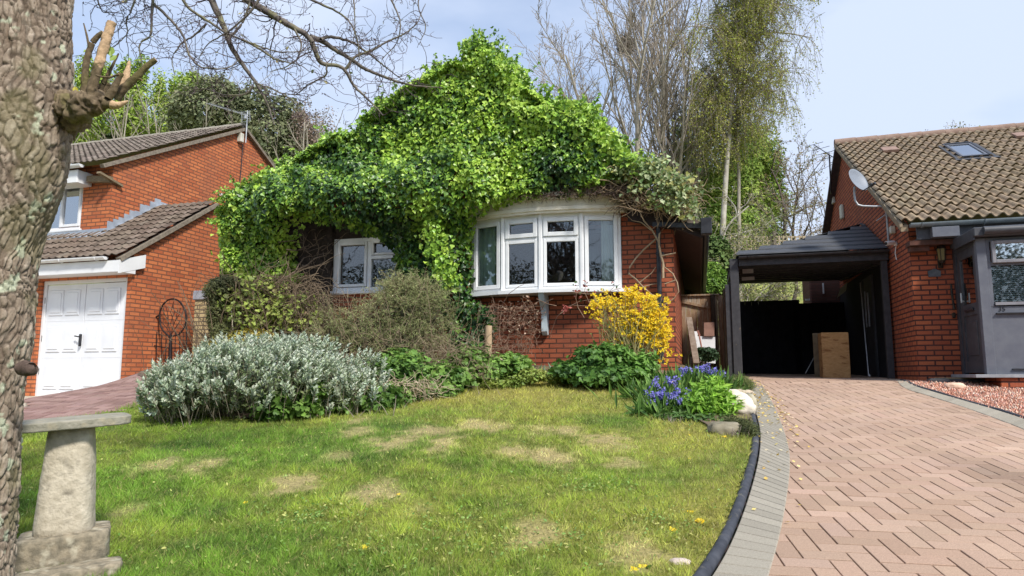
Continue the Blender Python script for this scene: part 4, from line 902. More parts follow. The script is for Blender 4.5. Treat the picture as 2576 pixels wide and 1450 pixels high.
# wall light and chimney flue box on the gable
q = FN.u(2120,533,2.86); m = MB(); m.box((2.80,q[1]-.09,q[2]-.17),(2.879,q[1]+.07,q[2]+.15),.02); single(m, 'wall_light', M('cream_plastic', (.62,.60,.48), None, rough=.4), FN, (2.87,q[1],q[2]), 'cream oblong bulkhead box on the dark gable wall left of the dish pole', 'wall light')
a_ = FN.u(2090,500,2.74); b_ = FN.u(2084,378,2.70)
YG = Fo('television_aerial', FN, a_, 'dark thin television aerial at the rear edge of the tan tiled roof', 'aerial', 'television aerials')
DKM = M('dark_metal', (.05,.05,.06), None, rough=.5, metal=.4)
m = MB(); m.tube([FN.u(2091,490,2.80), FN.u(2091,480,2.70), FN.u(2086,390,2.68)], .018, 8); m.build('mast', DKM, YG)
m = MB(); tpt = Vector(FN.u(2086,395,2.68)); m.tube([tpt+Vector((-.35,-.3,.22)), tpt+Vector((.25,.3,-.03))], .010, 6)
for i in range(5):
    p = tpt+Vector((-.35,-.3,.22)).lerp(Vector((.25,.3,-.03)), i/4); m.tube([p+Vector((-.18,.1,0)), p+Vector((.18,-.1,.02))], .006, 5)
m.tube([tpt+Vector((0,0,-.3)), tpt+Vector((0,0,.12))], .008, 5); m.build('boom', DKM, YG)
q = FN.u(2097,503,2.86); m = MB(); m.box((2.82,q[1]-.12,q[2]-.1),(2.878,q[1]+.06,q[2]+.1),.01); m.build('bracket_box', OLDWHITE, YG)

# ---------------------------------------------------------------- carport
CP = Fo('carport', FN, (.33,12.75,1.5), 'black timber carport with slatted sloping roof beside the rust brick house', 'carport')
VC = 12.75
m = MB(); m.box((.30,VC,1.2),(.45,VC+.15,3.66),.008); m.build('post', BLACKP, CP)
m = MB(); m.box((.205,VC+.03,1.2),(.292,VC+.13,3.2),.006); m.build('post', BLACKP, CP)
m = MB(); m.box((2.745,VC,1.2),(2.845,VC+.1,3.62),.006); m.build('post', BLACKP, CP)
for v in (14.8, 16.9): MB().box((.30,v,1.2),(.40,v+.1,3.5),.006).build('post', BLACKP, CP)
m = MB(); gutter(m, .46, 2.86, VC-.09, 3.68, .05); m.build('gutter', BLACKM, CP)
m = MB(); m.box((.46,VC-.03,3.52),(2.86,VC+.02,3.66)); zc = lambda v: .055*(v-12.75)
m.bar((.37,VC+.02,3.56),(.37,17.1,3.56+zc(17.1)),.07,.12); m.bar((2.83,VC+.1,3.54),(2.83,17.1,3.54+zc(17.1)),.07,.10); m.box((.41,16.95,3.74),(2.79,17.05,3.83))
for i in range(7): m.box((.41,13.1+i*.55,3.50+zc(13.1+i*.55)),(2.79,13.15+i*.55,3.60+zc(13.1+i*.55)))
m.build('beam', BLACKP, CP)
m = MB(); m.prism([(.32,VC+.03,3.625),(2.87,VC+.03,3.625),(2.87,17.1,3.625+zc(17.1)),(.32,17.1,3.625+zc(17.1))], (0,0,.03)); m.build('ceiling', DBL, CP)
# hipped boarded roof: three broad strips stepping up to the wall
RF = M('grey_black_roofing', (.05,.054,.064), (.075,.08,.092), 7, .6, bump=.003, bscale=30, stretch=(1,4,4))
m = MB(); n = 7
def hipu(v, z):                              # where the sloping left edge of the boarding meets a given row
    best = None
    for px in range(1872, 2236, 3):
        py = 637+(560-637)*(px-1872)/(2232-1872); q = FN.v(px, py, v)
        if best is None or abs(q[2]-z) < best[0]: best = (abs(q[2]-z), q[0])
    return best[1]
zt_e = FN.v(2230, 558, 14.5)[2]; rows = [(VC-.06+(14.5-VC+.06)*i/n, 3.715+(zt_e-3.715)*i/n) for i in range(n+1)]
for i in range(n):
    (v0, z0), (v1, z1) = rows[i], rows[i+1]; u0 = min(hipu(v0, z0) if i else .42, 2.78)
    m.prism([(u0,v0,z0),(2.85,v0,z0),(2.85,v1+.03,z1-.012),(min(u0+.06,2.8),v1+.03,z1-.012)], (0,.006,.022))
m.prism([(.42,VC-.03,3.69),(2.80,14.5,zt_e-.03),(2.80,17.1,3.92),(.42,17.1,3.92)], (0,0,.015)); m.build('roof', RF, CP)
BP = Fo('black_fence_panel', FN, (.3,17.0,1.6), 'tall black boarded panel closing the back of the carport', 'fence')
m = MB(); x = .42
while x < 1.79: m.box((x,17.10,1.55),(x+.148,17.125+.004*R_.rand(),3.33-.01*R_.rand()),.003); x += .15
x = 1.79
while x < 2.85: m.box((x,17.10,1.55),(x+.148,17.125+.004*R_.rand(),3.24),.003); x += .15
m.box((.42,17.135,1.6),(2.85,17.15,3.23)); m.box((.42,17.151,1.7),(2.85,17.18,1.78)); m.box((.42,17.151,3.0),(2.85,17.18,3.08)); m.build('panel', DBL, BP)
# black side fence between the carport and the passage
SF = Fo('side_fence', FN, (.27,13.2,1.6), 'dark weathered boarded fence running back beside the carport post', 'fence')
m = MB(); y = 13.0
FENW = M('weathered_fence', (.10,.085,.065), (.19,.155,.115), 12, .9, stretch=(6,6,.7), bump=.003, bscale=40)
while y < 17.0: m.box((.215,y,1.4),(.235,y+.14,3.08+.03*math.sin(y*3)),.003); y += .146
m.build('board', FENW, SF); m = MB(); m.box((.17,12.95,1.4),(.205,13.03,3.15)); m.box((.16,14.9,1.4),(.213,14.98,3.2)); m.build('post', FENW, SF)
# brick extension at the back, with a leaning green sheet
EX = Fo('brick_extension', FN, (2.35,17.6,1.6), 'dull brown brick extension seen through the back of the carport', 'extension')
m = MB(); m.box((2.22,17.6,3.14),(3.4,19,4.3),.03); m.build('wall', brick('brown_brick', (.15,.07,.055), (.11,.05,.04), (.10,.06,.05)), EX); m = MB(); m.box((2.50,17.55,3.5),(2.53,17.598,3.75)); m.box((2.12,17.66,3.36),(2.218,17.72,3.40)); m.build('pipe', WHITE, EX)
MB().box((2.24,17.62,1.3),(3.38,18.9,3.138)).build('base', MATS['brown_brick'], EX)
sp_ = lambda px, py, v: FN.v(px, py, v)
CHIP = M('chipboard', (.40,.22,.085), (.50,.30,.13), 14, .85, bump=.001, bscale=120, c3=(.24,.11,.04), s3=7, lo3=.56, hi3=.68, stretch=(1,1,2.6))
a = sp_(2072,957,13.2); b = sp_(2134,836,13.2); m = MB(); m.box((a[0],13.2,a[2]-.0),(b[0],13.62,b[2]),.006); single(m, 'chipboard_box', CHIP, FN, ((a[0]+b[0])/2,13.4,a[2]), 'light brown chipboard box standing on the carport floor', 'box')
a = sp_(2050,950,13.75); b = sp_(2082,838,13.75); m = MB(); m.box((a[0],13.75,a[2]),(b[0]+.05,13.77,b[2]),.003); single(m, 'wood_panel', M('dull_board', (.17,.13,.08), (.24,.19,.12), 9, .85), FN, ((a[0]+b[0])/2,13.75,a[2]), 'dull brown board standing behind the chipboard box', 'board')
a = sp_(2026,940,13.9); b = sp_(2052,892,14.1); MBm = MB(); MBm.tube([a, b], .008, 6); single(MBm, 'thin_rod', AL, FN, tuple(a), 'thin pale rod leaning on the dull board in the carport', 'rod')
a = sp_(2085,965,13.0); m = MB(); q = sp_(2100,958,13.05); m.box((q[0],12.98,q[2]-.035),(q[0]+.40,13.15,q[2]+.02),.006); single(m, 'grey_plank', M('grey_timber', (.26,.25,.22), (.36,.35,.31), 14, .85), FN, (q[0]+.2,13.05,q[2]), 'short grey plank on the paving before the chipboard box', 'plank')
a = sp_(2164,712,14.2); b = sp_(2185,943,13.4); m = MB(); m.tube([a, b], .009, 8); m.tube([b-np.array((0,0,.0)), b+np.array((.02,-.02,-.03))], .02, 8); single(m, 'long_handled_broom', AL, FN, tuple(b), 'long pale pole leaning by the black wall inside the carport', 'pole')
m = MB(); m.box((2.866,12.95,1.4),(2.8785,17.6,3.60)); m.build('black_cladding', DBL, RH)
# door and windows on the side wall inside the carport
m = MB(); m.box((2.84,14.0,1.55),(2.878,14.9,3.45)); m.box((2.83,14.02,1.57),(2.839,14.12,3.43)); m.box((2.83,14.78,1.57),(2.839,14.88,3.43)); m.build('side_door', BLACKP, RH)
m = MB(); m.box((2.82,14.35,2.5),(2.838,14.42,3.15),.004); m.box((2.82,14.6,2.5),(2.838,14.65,3.2),.004); m.build('side_glazing', LEAD, RH)
q = sp_(2112,735,15.2); m = MB(); m.prism([(q[0]-.05,15.2,q[2]-.12),(q[0]+.12,15.2,q[2]+.02),(q[0]+.16,15.2,q[2]+.20),(q[0]+.02,15.2,q[2]+.08)], (0,.02,0)); single(m, 'hanging_sheet', M('greenish_sheet', (.20,.22,.16), (.28,.30,.24), 6, .5), FN, tuple(q), 'small greenish translucent sheet hanging at the dark back of the carport', 'sheet')
for i, (x0, y0, x1, y1) in enumerate(((1868,684,1895,678),(1866,702,1898,698))):
    a = sp_(x0,y0,13.6+i*.3); b = sp_(x1,y1,13.6+i*.3); m = MB(); m.box((a[0],13.6+i*.3,a[2]-.03),(b[0],13.63+i*.3,b[2]+.015),.004); single(m, 'stored_board', M('pale_stored_board', (.33,.34,.36), (.45,.46,.48), 9, .6), FN, tuple(a), ['upper','lower'][i]+' pale board stored under the left end of the carport ceiling', 'board', 'boards under the carport ceiling')

# ---------------------------------------------------------------- passage beside the bungalow
PA = Fo('wooden_fence', FB, (-.3,14.4,1.6), 'brown wooden fence across the passage beside the bungalow', 'fence')
m = MB(); x = -.33; WF = M('brown_fence', (.26,.15,.085), (.40,.28,.18), 10, .9, stretch=(5,5,.6), bump=.003, bscale=40, c3=(.42,.38,.32), s3=3)
while x < .42: m.box((x,14.40,1.6),(x+.098,14.418,3.18+.01*R_.rand()),.003); x += .102
m.build('board', WF, PA)
for k_ in range(3):
    m = MB(); (m.bar((-.33,14.38,3.08),(.30,14.38,2.92),.04,.05) if k_ == 0 else m.box((-.33,14.36,3.19),(.42,14.44,3.22)) if k_ == 1 else m.box((-.33,14.37,2.0),(.42,14.398,2.07))); m.build('rail', WF, PA); m = MB(); m.box((.24,14.3,1.6),(.33,14.396,3.2),.005); m.build('post', FENW, PA)
bpx = lambda px, py, v: FB.v(px, py, v)
def sheet(name, mat, pts, th, label, cat, grp=None):
    m = MB(); m.prism(pts, (0,th,0)); return single(m, name, mat, FB, tuple(np.mean(np.array(pts), 0)), label, cat, grp)
WS = M('white_board', (.62,.62,.62), (.54,.54,.55), 5, .6)
sheet('white_board', WS, [bpx(1752,910,12.8), bpx(1800,915,12.8), bpx(1799,848,12.95), bpx(1753,846,12.95)], .02, 'off white board leaning at the back of the passage', 'board')
sheet('white_offcut', WS, [bpx(1744,868,12.75), bpx(1752,868,12.75), bpx(1756,834,12.9), bpx(1740,834,12.9)], .015, 'narrow white offcut beside the leaning white board', 'board')
sheet('brown_panel', M('brown_panel', (.17,.085,.06), (.23,.12,.085), 8, .7), [bpx(1771,846,12.90), bpx(1797,846,12.90), bpx(1797,811,13.0), bpx(1771,812,13.0)], .02, 'small reddish brown panel above the white board in the passage', 'panel')
m = MB(); m.bar(bpx(1752,915,11.9), bpx(1733,800,12.6), .10, .035); single(m, 'leaning_plank', M('grey_plank', (.16,.12,.09), (.24,.19,.15), 14, .9), FB, tuple(bpx(1752,915,11.9)), 'dark grey plank leaning beside the bungalow wall in the passage', 'plank')
m = MB(); m.tube([bpx(1769,895,12.5), bpx(1758,840,12.7)], .014, 8); m.bar(bpx(1760,845,12.7), bpx(1755,832,12.7), .05,.04); single(m, 'tool_handle', M('red_handle', (.28,.12,.09), None), FB, tuple(bpx(1769,895,12.5)), 'thin reddish tool handle leaning on the white board', 'tool')
# trellis topped fence on the bank behind
TW = M('tan_trellis', (.33,.26,.17), (.42,.34,.24), 10, .9)
TF = Fo('trellis_fence', FW, at(1800,700,24.0), 'tan trellis topped fence on the bank behind the carport', 'fence')
TL = at(1795,595,24.0); TR = at(2110,588,24.0)
m = MB()
z0 = TL[2]-.62
for i in range(int((TR[0]-TL[0])/.145)+1):
    x = TL[0]+i*.145; m.box((x,24,z0),(x+.05,24.015,TL[2]+.02))
for k in range(5): m.box((TL[0],24.016,z0+k*.145),(TR[0],24.03,z0+k*.145+.05))
m.build('trellis', TW, TF)
for px in (1948, 2085):
    q = at(px, 590, 23.9); m = MB(); m.box((q[0]-.04,23.9,z0-2),(q[0]+.06,23.99,q[2]+.12)); m.build('post', M('trellis_post', (.10,.08,.06), (.16,.13,.1), 9, .9), TF)
# ================================================================ TREES
def grow(lines, p, d, L, r, lev, kids, spread=.6, ratio=.6, up=.25, curl=.35, tips=None, grav=0., seg=7, minr=.003, t0=.25):
    P, rr = wander(p, d, L, r, max(r*.35, minr), seg, curl, grav if lev == 0 else 0, up if lev > 0 else up*.6)
    lines.append((lev, P, rr))
    if lev == 0:
        if tips is not None: tips.append(P)
        return
    for k in range(kids[lev]):
        t = t0+(1-t0)*(k+R_.rand())/kids[lev]; i = min(int(t*seg), seg-1); f = t*seg-i; q = P[i]*(1-f)+P[i+1]*f
        dd = P[i+1]-P[i]; dd /= np.linalg.norm(dd); x = R_.randn(3); x -= dd*x.dot(dd); x /= np.linalg.norm(x)
        nd = dd*(1-spread*.5)+x*spread*(.7+.6*R_.rand()); rl = ratio*(.7+.6*R_.rand())*(1.15-.5*t)
        grow(lines, q, nd, L*rl, max(rr[i]*.62, minr), lev-1, kids, spread, ratio, up, curl, tips, grav, seg, minr, .15)
BARKS = {}
def bark(name, c1, c2, sc=20): return M(name, c1, c2, sc, .9, bump=.004, bscale=60, stretch=(1,1,.35))
GB1 = bark('grey_brown_bark', (.27,.24,.19), (.42,.38,.31)); DK1 = bark('dark_bark', (.07,.055,.05), (.13,.10,.085)); PB = bark('pale_birch_bark', (.48,.45,.38), (.28,.25,.20), 9)
TWG = M('brown_twig', (.26,.21,.17), (.36,.31,.25), 6, .85); TWP = M('pale_twig', (.36,.33,.26), (.27,.24,.18), 6, .85)
def tree(name, base, label, group, lines, trunkm, twigm, leaves=None, cat='tree', leafmat=None, tl=1):
    e = empty(name, base); tag(e, label, cat, group)
    A = [(P, r) for l, P, r in lines if l >= tl]; B = [(P, r) for l, P, r in lines if l < tl]
    if A: twigs('trunk', A, trunkm, e, 7, off=base)
    if B: twigs('twigs', B, twigm, e, 3, off=base)
    if leaves is not None and len(leaves[0]):
        npmesh('leaves', leaves[0], leaves[1], leafmat or LEAFM, e, tint=leaves[2], off=base)
    return e
def leaves_on(tips, n, size, cols, tpl='ivylo', sp=.08, droop=0, jit=.15, width=1.0, t=None):
    i = R_.randint(0, len(tips), n); P = np.array([tips[a][min(int(R_.rand()*len(tips[a])), len(tips[a])-1)] for a in i])+rn3(n)*sp
    N_ = rn3(n)+np.array((0,-.4,.6)); D = rn3(n)+np.array((0,0,-droop))
    return leafgeo(P, N_, D, size*(.6+.8*rnd(n)), palette(n, cols, jit=jit), tpl, width=width)
def gbase(px, Y): x = (px-1288)/F*Y*1.0; x = ray(px,700)[0]/ray(px,700)[1]*Y; return np.array((x, Y, float(H(x, Y))-.1))
BG = 'trees on the bank behind the houses'
# big bare tree with a nest
b = gbase(1655, 26); L_ = []; tips = []
for (dx, L1, r) in ((-.30,10.5,.09),(-.20,11.5,.10),(-.10,12,.10),(.0,12.5,.11),(.10,12,.10),(.20,11.5,.09),(.28,10,.08)):
    grow(L_, b+np.array((dx*1.2,R_.randn()*.3,0)), (dx,R_.randn()*.12,1), L1, r, 3, [0,6,8,13], .50, .40, .45, .20, tips, minr=.008, t0=.3)
tree('bare_tree', b, 'big leafless grey brown tree with many upright limbs and a nest', BG, L_, GB1, TWG, leaves_on(tips, 2500, .05, [(.20,.15,.10),(.25,.22,.10)], 'bit', .05), tl=2)
nst = at(1572,112,25.5); NL = []
for k in range(420):
    d = R_.randn(3); d /= np.linalg.norm(d); p = nst+d*np.array((.36,.36,.42))*(.4+.6*R_.rand()); q = rn3(1)[0]; q[2] *= .5; NL.append((np.array([p-q*.10, p+q*.03, p+q*.14]), np.array([.009,.011,.007])))
o = twigs('bird_nest', NL, M('nest_twig', (.17,.14,.11), (.27,.22,.17), 9, .9), None, 3, off=nst); o.location = tuple(nst); tag(o, 'dark round ball of twigs high in the big leafless tree', 'nest')
# small pale bare tree behind the ivy
b = gbase(1400, 30); L_ = []; tips = []
for dx in (-.25,-.08,.1,.27): grow(L_, b, (dx,R_.randn()*.1,1), 9.8+R_.randn()*.6, .08, 3, [0,5,7,11], .5, .38, .4, .28, tips, minr=.007, t0=.35)
tree('bare_tree', b, 'smaller thin leafless tree rising just right of the ivy peak', BG, L_, GB1, TWP, leaves_on(tips, 2600, .06, [(.30,.32,.12),(.35,.30,.16)], 'bit', .06), tl=2)
# weeping birch
def birch(px, Y, top, label, lean=0., wid=1.0, nleaf=26000, r0=.13, bk=None):
    b = gbase(px, Y); L_ = []; tips = []; n = 26
    Ht = top; P = []; 
    P, rr = wander(b, (lean*.5,0,1), Ht, r0, .03, 12, .12, 0, .3); L_.append((3, P, rr))
    for k in range(n):
        t = .48+.52*k/n; i = min(int(t*12), 11); q = P[i]+(P[i+1]-P[i])*(t*12-i)
        a = R_.rand()*2*pi; side = np.array((math.cos(a)+lean*1.6, math.sin(a)*.8, 1.25)); Lb = (3.4-1.3*t)*(.7+.6*R_.rand())*wid
        Q, r2 = wander(q, side, Lb, .05, .015, 8, .3, .9, 0); L_.append((2, Q, r2))
        for j in range(11):
            tt = .3+.7*R_.rand(); ii = min(int(tt*8), 7); s, r3 = wander(Q[ii], R_.randn(3)+np.array((lean,0,.5)), Lb*.42, .014, .007, 6, .4, 1.7, 0); L_.append((1, s, r3))
            for m_ in range(5):
                h, r4 = wander(s[2+int(R_.rand()*4)], R_.randn(3)*.5+np.array((0,0,-.7)), .7+1.0*R_.rand(), .006, .004, 6, .22, 1.6, 0); L_.append((0, h, r4)); tips.append(h)
    return tree('weeping_birch', b, label, BG, L_, bk or PB, TWG, leaves_on(tips, nleaf, .070, [(.30,.34,.05),(.40,.42,.08),(.24,.28,.05),(.38,.35,.11)], 'slim', .06, .9, width=2.8), tl=2)
birch(1812, 24, 14.5, 'tall weeping birch with hanging olive green young leaves above the carport', 0.06, .85, 50000)
birch(1850, 25, 13.2, 'weeping birch leaning right with thin drooping twigs against the sky', .24, .95, 15000, .085, GB1)
# pale lower trunks with tangled side shoots
def shrubtree(px, Y, Ht, n, lab, trunkm, twm, lean=0, kids=[0,5,6,9], lf=None, r=.07, sp=.7, name='bare_tree', tl=2, up=.2, grp=BG, rt=.42):
    b = gbase(px, Y); L_ = []; tips = []
    for k in range(n): grow(L_, b+R_.randn(3)*np.array((.12,.2,0)), (lean+R_.randn()*.12,R_.randn()*.12,1), Ht*(.8+.3*R_.rand()), r, 3, kids, sp, rt, up, .35, tips, minr=.006, t0=.2)
    return tree(name, b, lab, grp, L_, trunkm, twm, None if lf is None else leaves_on(tips, *lf), tl=tl), tips
shrubtree(1705, 22, 5.2, 3, 'pale crooked trunks with fine twigs just right of the ivy roof', PB, TWP, .02, lf=(2500,.05,[(.26,.28,.08),(.34,.32,.12)],'bit',.06), r=.06)
shrubtree(1755, 23, 6.0, 2, 'slender pale trunk rising behind the bungalow gutter', PB, TWP, -.02, lf=(2500,.05,[(.26,.28,.08),(.30,.26,.10)],'bit',.06), r=.07)
shrubtree(1800, 21.5, 4.2, 4, 'thicket of pale twigs at the foot of the weeping birches', PB, TWP, .10, lf=(6000,.06,[(.24,.27,.08),(.34,.33,.12),(.2,.2,.08)],'bit',.08), r=.05)
shrubtree(1780, 21, 3.2, 4, 'low thicket of pale twigs beside the end of the bungalow eaves', PB, TWP, .0, lf=(6000,.06,[(.22,.27,.07),(.30,.30,.10)],'bit',.08), r=.04)
# conifer-like green mass and bushes on the bank
def clump(name, ells, n, size, cols, tpl, label, cat, group=None, mat=None, stems=None, base=None, par=None, nz=.7, width=1.0, jit=.14, droop=.2, fill=.75, stemm=None, kind=None, upn=.6, noiset=None, updir=0., fine=1.6):
    """shrub made of lumpy ellipsoids (center, radii) carrying leaves near and just under their surface"""
    ells = [(np.array(c, float), np.array(r, float)) for c, r in ells]; wts = np.array([r[0]*r[2]+r[1]*r[2]+r[0]*r[1] for c, r in ells]); wts = wts/wts.sum()
    cnt = R_.multinomial(n, wts); Ps=[];Ns=[]
    for (c, r), m in zip(ells, cnt):
        d = rn3(m); d = norm(d); q = d*r; nn = norm(d/r)
        sh = 1+nz*(fbm(c+q, fine/ max(.35, float(np.mean(r))), 3, 11)-.5)*1.2; rr = 1-(1-fill)*rnd(m)**1.5*1.0
        Ps.append(c+q*(sh*rr)[:,None]); Ns.append(nn)
    P = np.concatenate(Ps); Nn = np.concatenate(Ns); 
    g = H(P[:,0], P[:,1]); k = P[:,2] > g+.01; P = P[k]; Nn = Nn[k]; n = len(P)
    t = None if noiset is None else np.clip(fbm(P, noiset, 3, 31)*1.7-.35+(rnd(n)-.5)*.5, 0, 1)
    V, T, C = leafgeo(P, Nn*.8+rn3(n)*.55+np.array((0,0,upn)), rn3(n)+Nn*.5+np.array((0,0,updir-droop)), size*(.6+.8*rnd(n)), palette(n, cols, jit=jit, t=t), tpl, width=width)
    if base is None: c0 = np.mean([c for c, r in ells], 0); base = np.array((c0[0], c0[1], float(H(c0[0], c0[1]))))
    if par is not None: return npmesh(name, V, T, mat or LEAF, par, tint=C, off=base)
    if stems is None:
        o = npmesh(name, V, T, mat or LEAF, None, tint=C, off=base); o.location = tuple(base); tag(o, label, cat, group, kind); return o
    e = empty(name, base); tag(e, label, cat, group); npmesh('leaves', V, T, mat or LEAF, e, tint=C, off=base)
    twigs('stems', stems, stemm or TWG, e, 4, off=base); return e
def EP(px, py, Y, rx, rz, ry=None): p = at(px, py, Y); return (p, (rx/F*Y, ry or rx/F*Y, rz/F*Y))
def upstems(base, n, L, spread, r=.006, curl=.3, up=.4, area=.15):
    return [wander(np.array(base)+np.array((R_.randn()*area, R_.randn()*area*.6, 0)), (R_.randn()*spread, R_.randn()*spread, 1), L*(.6+.6*R_.rand()), r, r*.4, 7, curl, 0, up) for _ in range(n)]
GRN = [(.05,.10,.02),(.085,.155,.03),(.13,.21,.045)]
clump('conifer', [EP(1850,480,28,95,150),EP(1900,400,28,60,110),EP(1800,560,28,110,120),EP(1935,480,28,45,100),EP(1860,600,28,100,80)], 50000, .17, [(.18,.30,.055),(.30,.42,.08),(.40,.50,.11)], 'slim', 'loose bright green conifer behind the birch trunks', 'tree', BG, LEAFM, stems=upstems(gbase(1850,28), 6, 6, .1, .08), width=2.0, fill=.5, noiset=.9, nz=1.2)
clump('conifer', [EP(1735,400,29,60,130),EP(1700,480,29,60,110),EP(1760,520,29,70,110)], 22000, .16, [(.08,.13,.035),(.15,.21,.06),(.20,.26,.07)], 'slim', 'darker green conifer behind the bare grey tree', 'tree', BG, LEAFM, stems=upstems(gbase(1735,29), 5, 6, .1, .08), width=2.0, fill=.5, noiset=.9, nz=1.2)
clump('ivy_bush', [EP(1765,640,20.5,45,60),EP(1800,660,20.5,40,60),EP(1745,690,20.5,40,50)], 9000, .11, [(.05,.10,.025),(.12,.19,.05),(.24,.27,.09)], 'ivylo', 'dull green bush with pale shoots between the bungalow and the trellis', 'bush', None, LEAFM, stems=upstems(gbase(1770,20.5), 14, 3.0, .2, .03), fill=.5, noiset=1.2)
clump('bright_bush', [EP(1775,722,18,40,28),EP(1742,735,18,35,22),EP(1812,715,18,28,34),EP(1790,690,18.2,26,30)], 8000, .085, [(.12,.24,.04),(.22,.36,.06),(.30,.44,.08)], 'oval', 'fresh bright green bush showing above the wooden fence', 'bush', None, LEAF, width=1.4, noiset=1.5)
# ragged small tree before the tiled house
_, tp = shrubtree(1985, 27, 7.2, 2, 'small dark leafless tree with a few dead leaves left of the tiled gable', DK1, TWG, .03, kids=[0,6,8,12], lf=(1500,.075,[(.25,.16,.09),(.34,.24,.13),(.2,.22,.08)],'ivylo',.05), r=.085, sp=.75, rt=.36)
_, tp = shrubtree(2050, 26, 6.0, 3, 'thin twiggy sapling between the dark tree and the tiled gable', DK1, TWG, .02, kids=[0,5,6,8], lf=(900,.06,[(.25,.18,.10),(.26,.28,.10)],'bit',.05), r=.035, sp=.6, rt=.4)
p = at(2420, 345, 20); L_ = []; tips = []
for k in range(6): grow(L_, p+np.array((R_.randn()*.35,0,-.9)), (R_.randn()*.5,0,1), 1.15, .015, 2, [0,4,5], .6, .5, .2, .3, tips, minr=.005)
e = tree('tall_shrub', (p[0],20,float(H(p[0],20))), 'sprig of twigs peeping over the tan tiled roof ridge', None, L_+[(3,np.array([(p[0],20,float(H(p[0],20))),(p[0]+.1,20,p[2]-1.8),(p[0],20,p[2]-.8)]),np.array([.06,.04,.03]))], GB1, TWG, leaves_on(tips, 500, .05, [(.30,.27,.13),(.22,.26,.10)], 'ivylo', .05), cat='shrub', tl=2)
# left background
def leafy(px, Y, cx, cy, rx, rz, n, cols, lab, size=.13, tpl='ivylo', name='leafy_tree', extra=(), fill=.45, noiset=.7, nz=1.1, bk=GB1, ry=None, nl=5):
    b = gbase(px, Y); L_ = []; c = at(cx, cy, Y); hh = c[2]-b[2]
    for k in range(nl): grow(L_, b+R_.randn(3)*np.array((.5,.4,0)), (R_.randn()*.08,0,1), hh*1.0, .07, 2, [0,6,8], .5, .28, .3, .2, None, minr=.008)
    e = tree(name, b, lab, BG, L_, bk, TWG, tl=1)
    ells = [EP(cx,cy,Y,rx,rz,ry)]+[EP(*q) for q in extra]; clump('leaves', ells, n, size, cols, tpl, None, None, mat=LEAFM, par=e, base=b, fill=fill, noiset=noiset, nz=nz); return e
YG_ = [(.19,.30,.045),(.30,.42,.07),(.42,.52,.10)]
leafy(235, 36, 235, 255, 55, 95, 9000, YG_, 'young pale green poplar closest to the bark trunk', extra=((215,190,36,25,60),(260,200,36,20,60),(200,300,36,60,60)), fill=.3)
leafy(335, 37, 335, 260, 45, 90, 8500, YG_, 'young pale green poplar behind the pruned branch stubs', extra=((310,200,37,20,70),(350,190,37,20,60),(330,310,37,60,50)), fill=.3)
leafy(430, 38, 430, 280, 50, 85, 6500, YG_, 'thin pale green poplar with sky showing between its leaves', extra=((400,230,38,18,60),(440,240,38,18,60),(480,230,38,22,60)), fill=.2)
EVG = [(.14,.165,.085),(.21,.235,.12),(.28,.30,.16)]
leafy(520, 35, 520, 275, 90, 70, 10000, EVG, 'dark olive evergreen tree above the tiled roof ridge', size=.16, extra=((460,290,35,50,50),(560,240,35,50,45),(600,290,35,50,60),(540,220,35,35,30)), name='evergreen_tree', fill=.35)
leafy(690, 35, 690, 330, 80, 90, 10500, EVG, 'dark olive evergreen tree behind the gable aerial', size=.16, extra=((640,260,35,45,50),(720,290,35,45,50),(740,370,35,60,60),(650,360,35,50,60)), name='evergreen_tree', fill=.6)
leafy(490, 37, 490, 215, 40, 35, 2500, YG_, 'yellow green treetop above the dark evergreen', size=.12, fill=.3)
leafy(760, 34, 790, 330, 60, 70, 3500, [(.24,.17,.14),(.33,.25,.20),(.26,.24,.14)], 'reddish brown budding tree left of the ivy slope', size=.10, extra=((760,300,34,30,60),(800,360,34,40,60)), fill=.15, nl=9, tpl='bit')
shrubtree(865, 36, 7.2, 5, 'pale upright leafless tree between evergreen and ivy slope', GB1, TWP, .0, kids=[0,5,7,10], lf=(2500,.06,[(.28,.28,.15),(.25,.2,.14)],'bit',.07), r=.05, sp=.35, up=.6)
# wood filling the low gaps far behind
P_ = []; 
cl = []
for px, py, rx, rz in ((230,345,80,35),(400,350,90,30),(560,350,90,40),(760,400,110,60),(640,380,80,50),(900,370,60,40)): cl.append(EP(px,py,42,rx,rz,1.5))
clump('far_wood', cl, 16000, .24, [(.035,.055,.018),(.07,.10,.03),(.11,.14,.04)], 'ivylo', 'dark undergrowth of the wood behind the left house', 'wood', None, LEAFM, fill=.6, kind='stuff')
# reflected street trees behind the photographer
for i, (x, y, h) in enumerate(((-5.5,-9,9.5),(-9.5,-12,10.5),(-2.6,-13,9.5),(-7.5,-15,10),(-12,-9,10),(-4.5,-17,11),(-1,-10,10),(-4,-12,10.5),(-8,-8,9),(-15,-14,11),(-6.5,-19,12))):
    b = np.array((x, y, float(H(x, y)))); L_ = []; 
    for k in range(2): grow(L_, b, (R_.randn()*.12,R_.randn()*.1,1), h, .2, 3, [0,5,7,9], .65, .45, .2, .35, None, minr=.012, t0=.2)
    tree('street_tree', b, 'bare street tree behind the camera, mirrored dimly in the bow window', 'street trees behind the camera', L_, DK1, DK1, tl=2)

clump('reflection_darkener', [((-22,-30,4),(9,4,8)),((-8,-32,4),(9,4,9)),((4,-34,4),(8,4,7)),((-34,-24,4),(8,5,8)),((14,-32,4),(8,4,7)),((24,-28,4),(8,4,7))], 90000, .24, [(.04,.045,.03),(.08,.08,.05)], 'bit', 'dark leaf mass added unseen behind the camera to darken window reflections', 'wood', None, LEAFM, kind='stuff')  # leaf mass added out of view to darken what the windows mirror
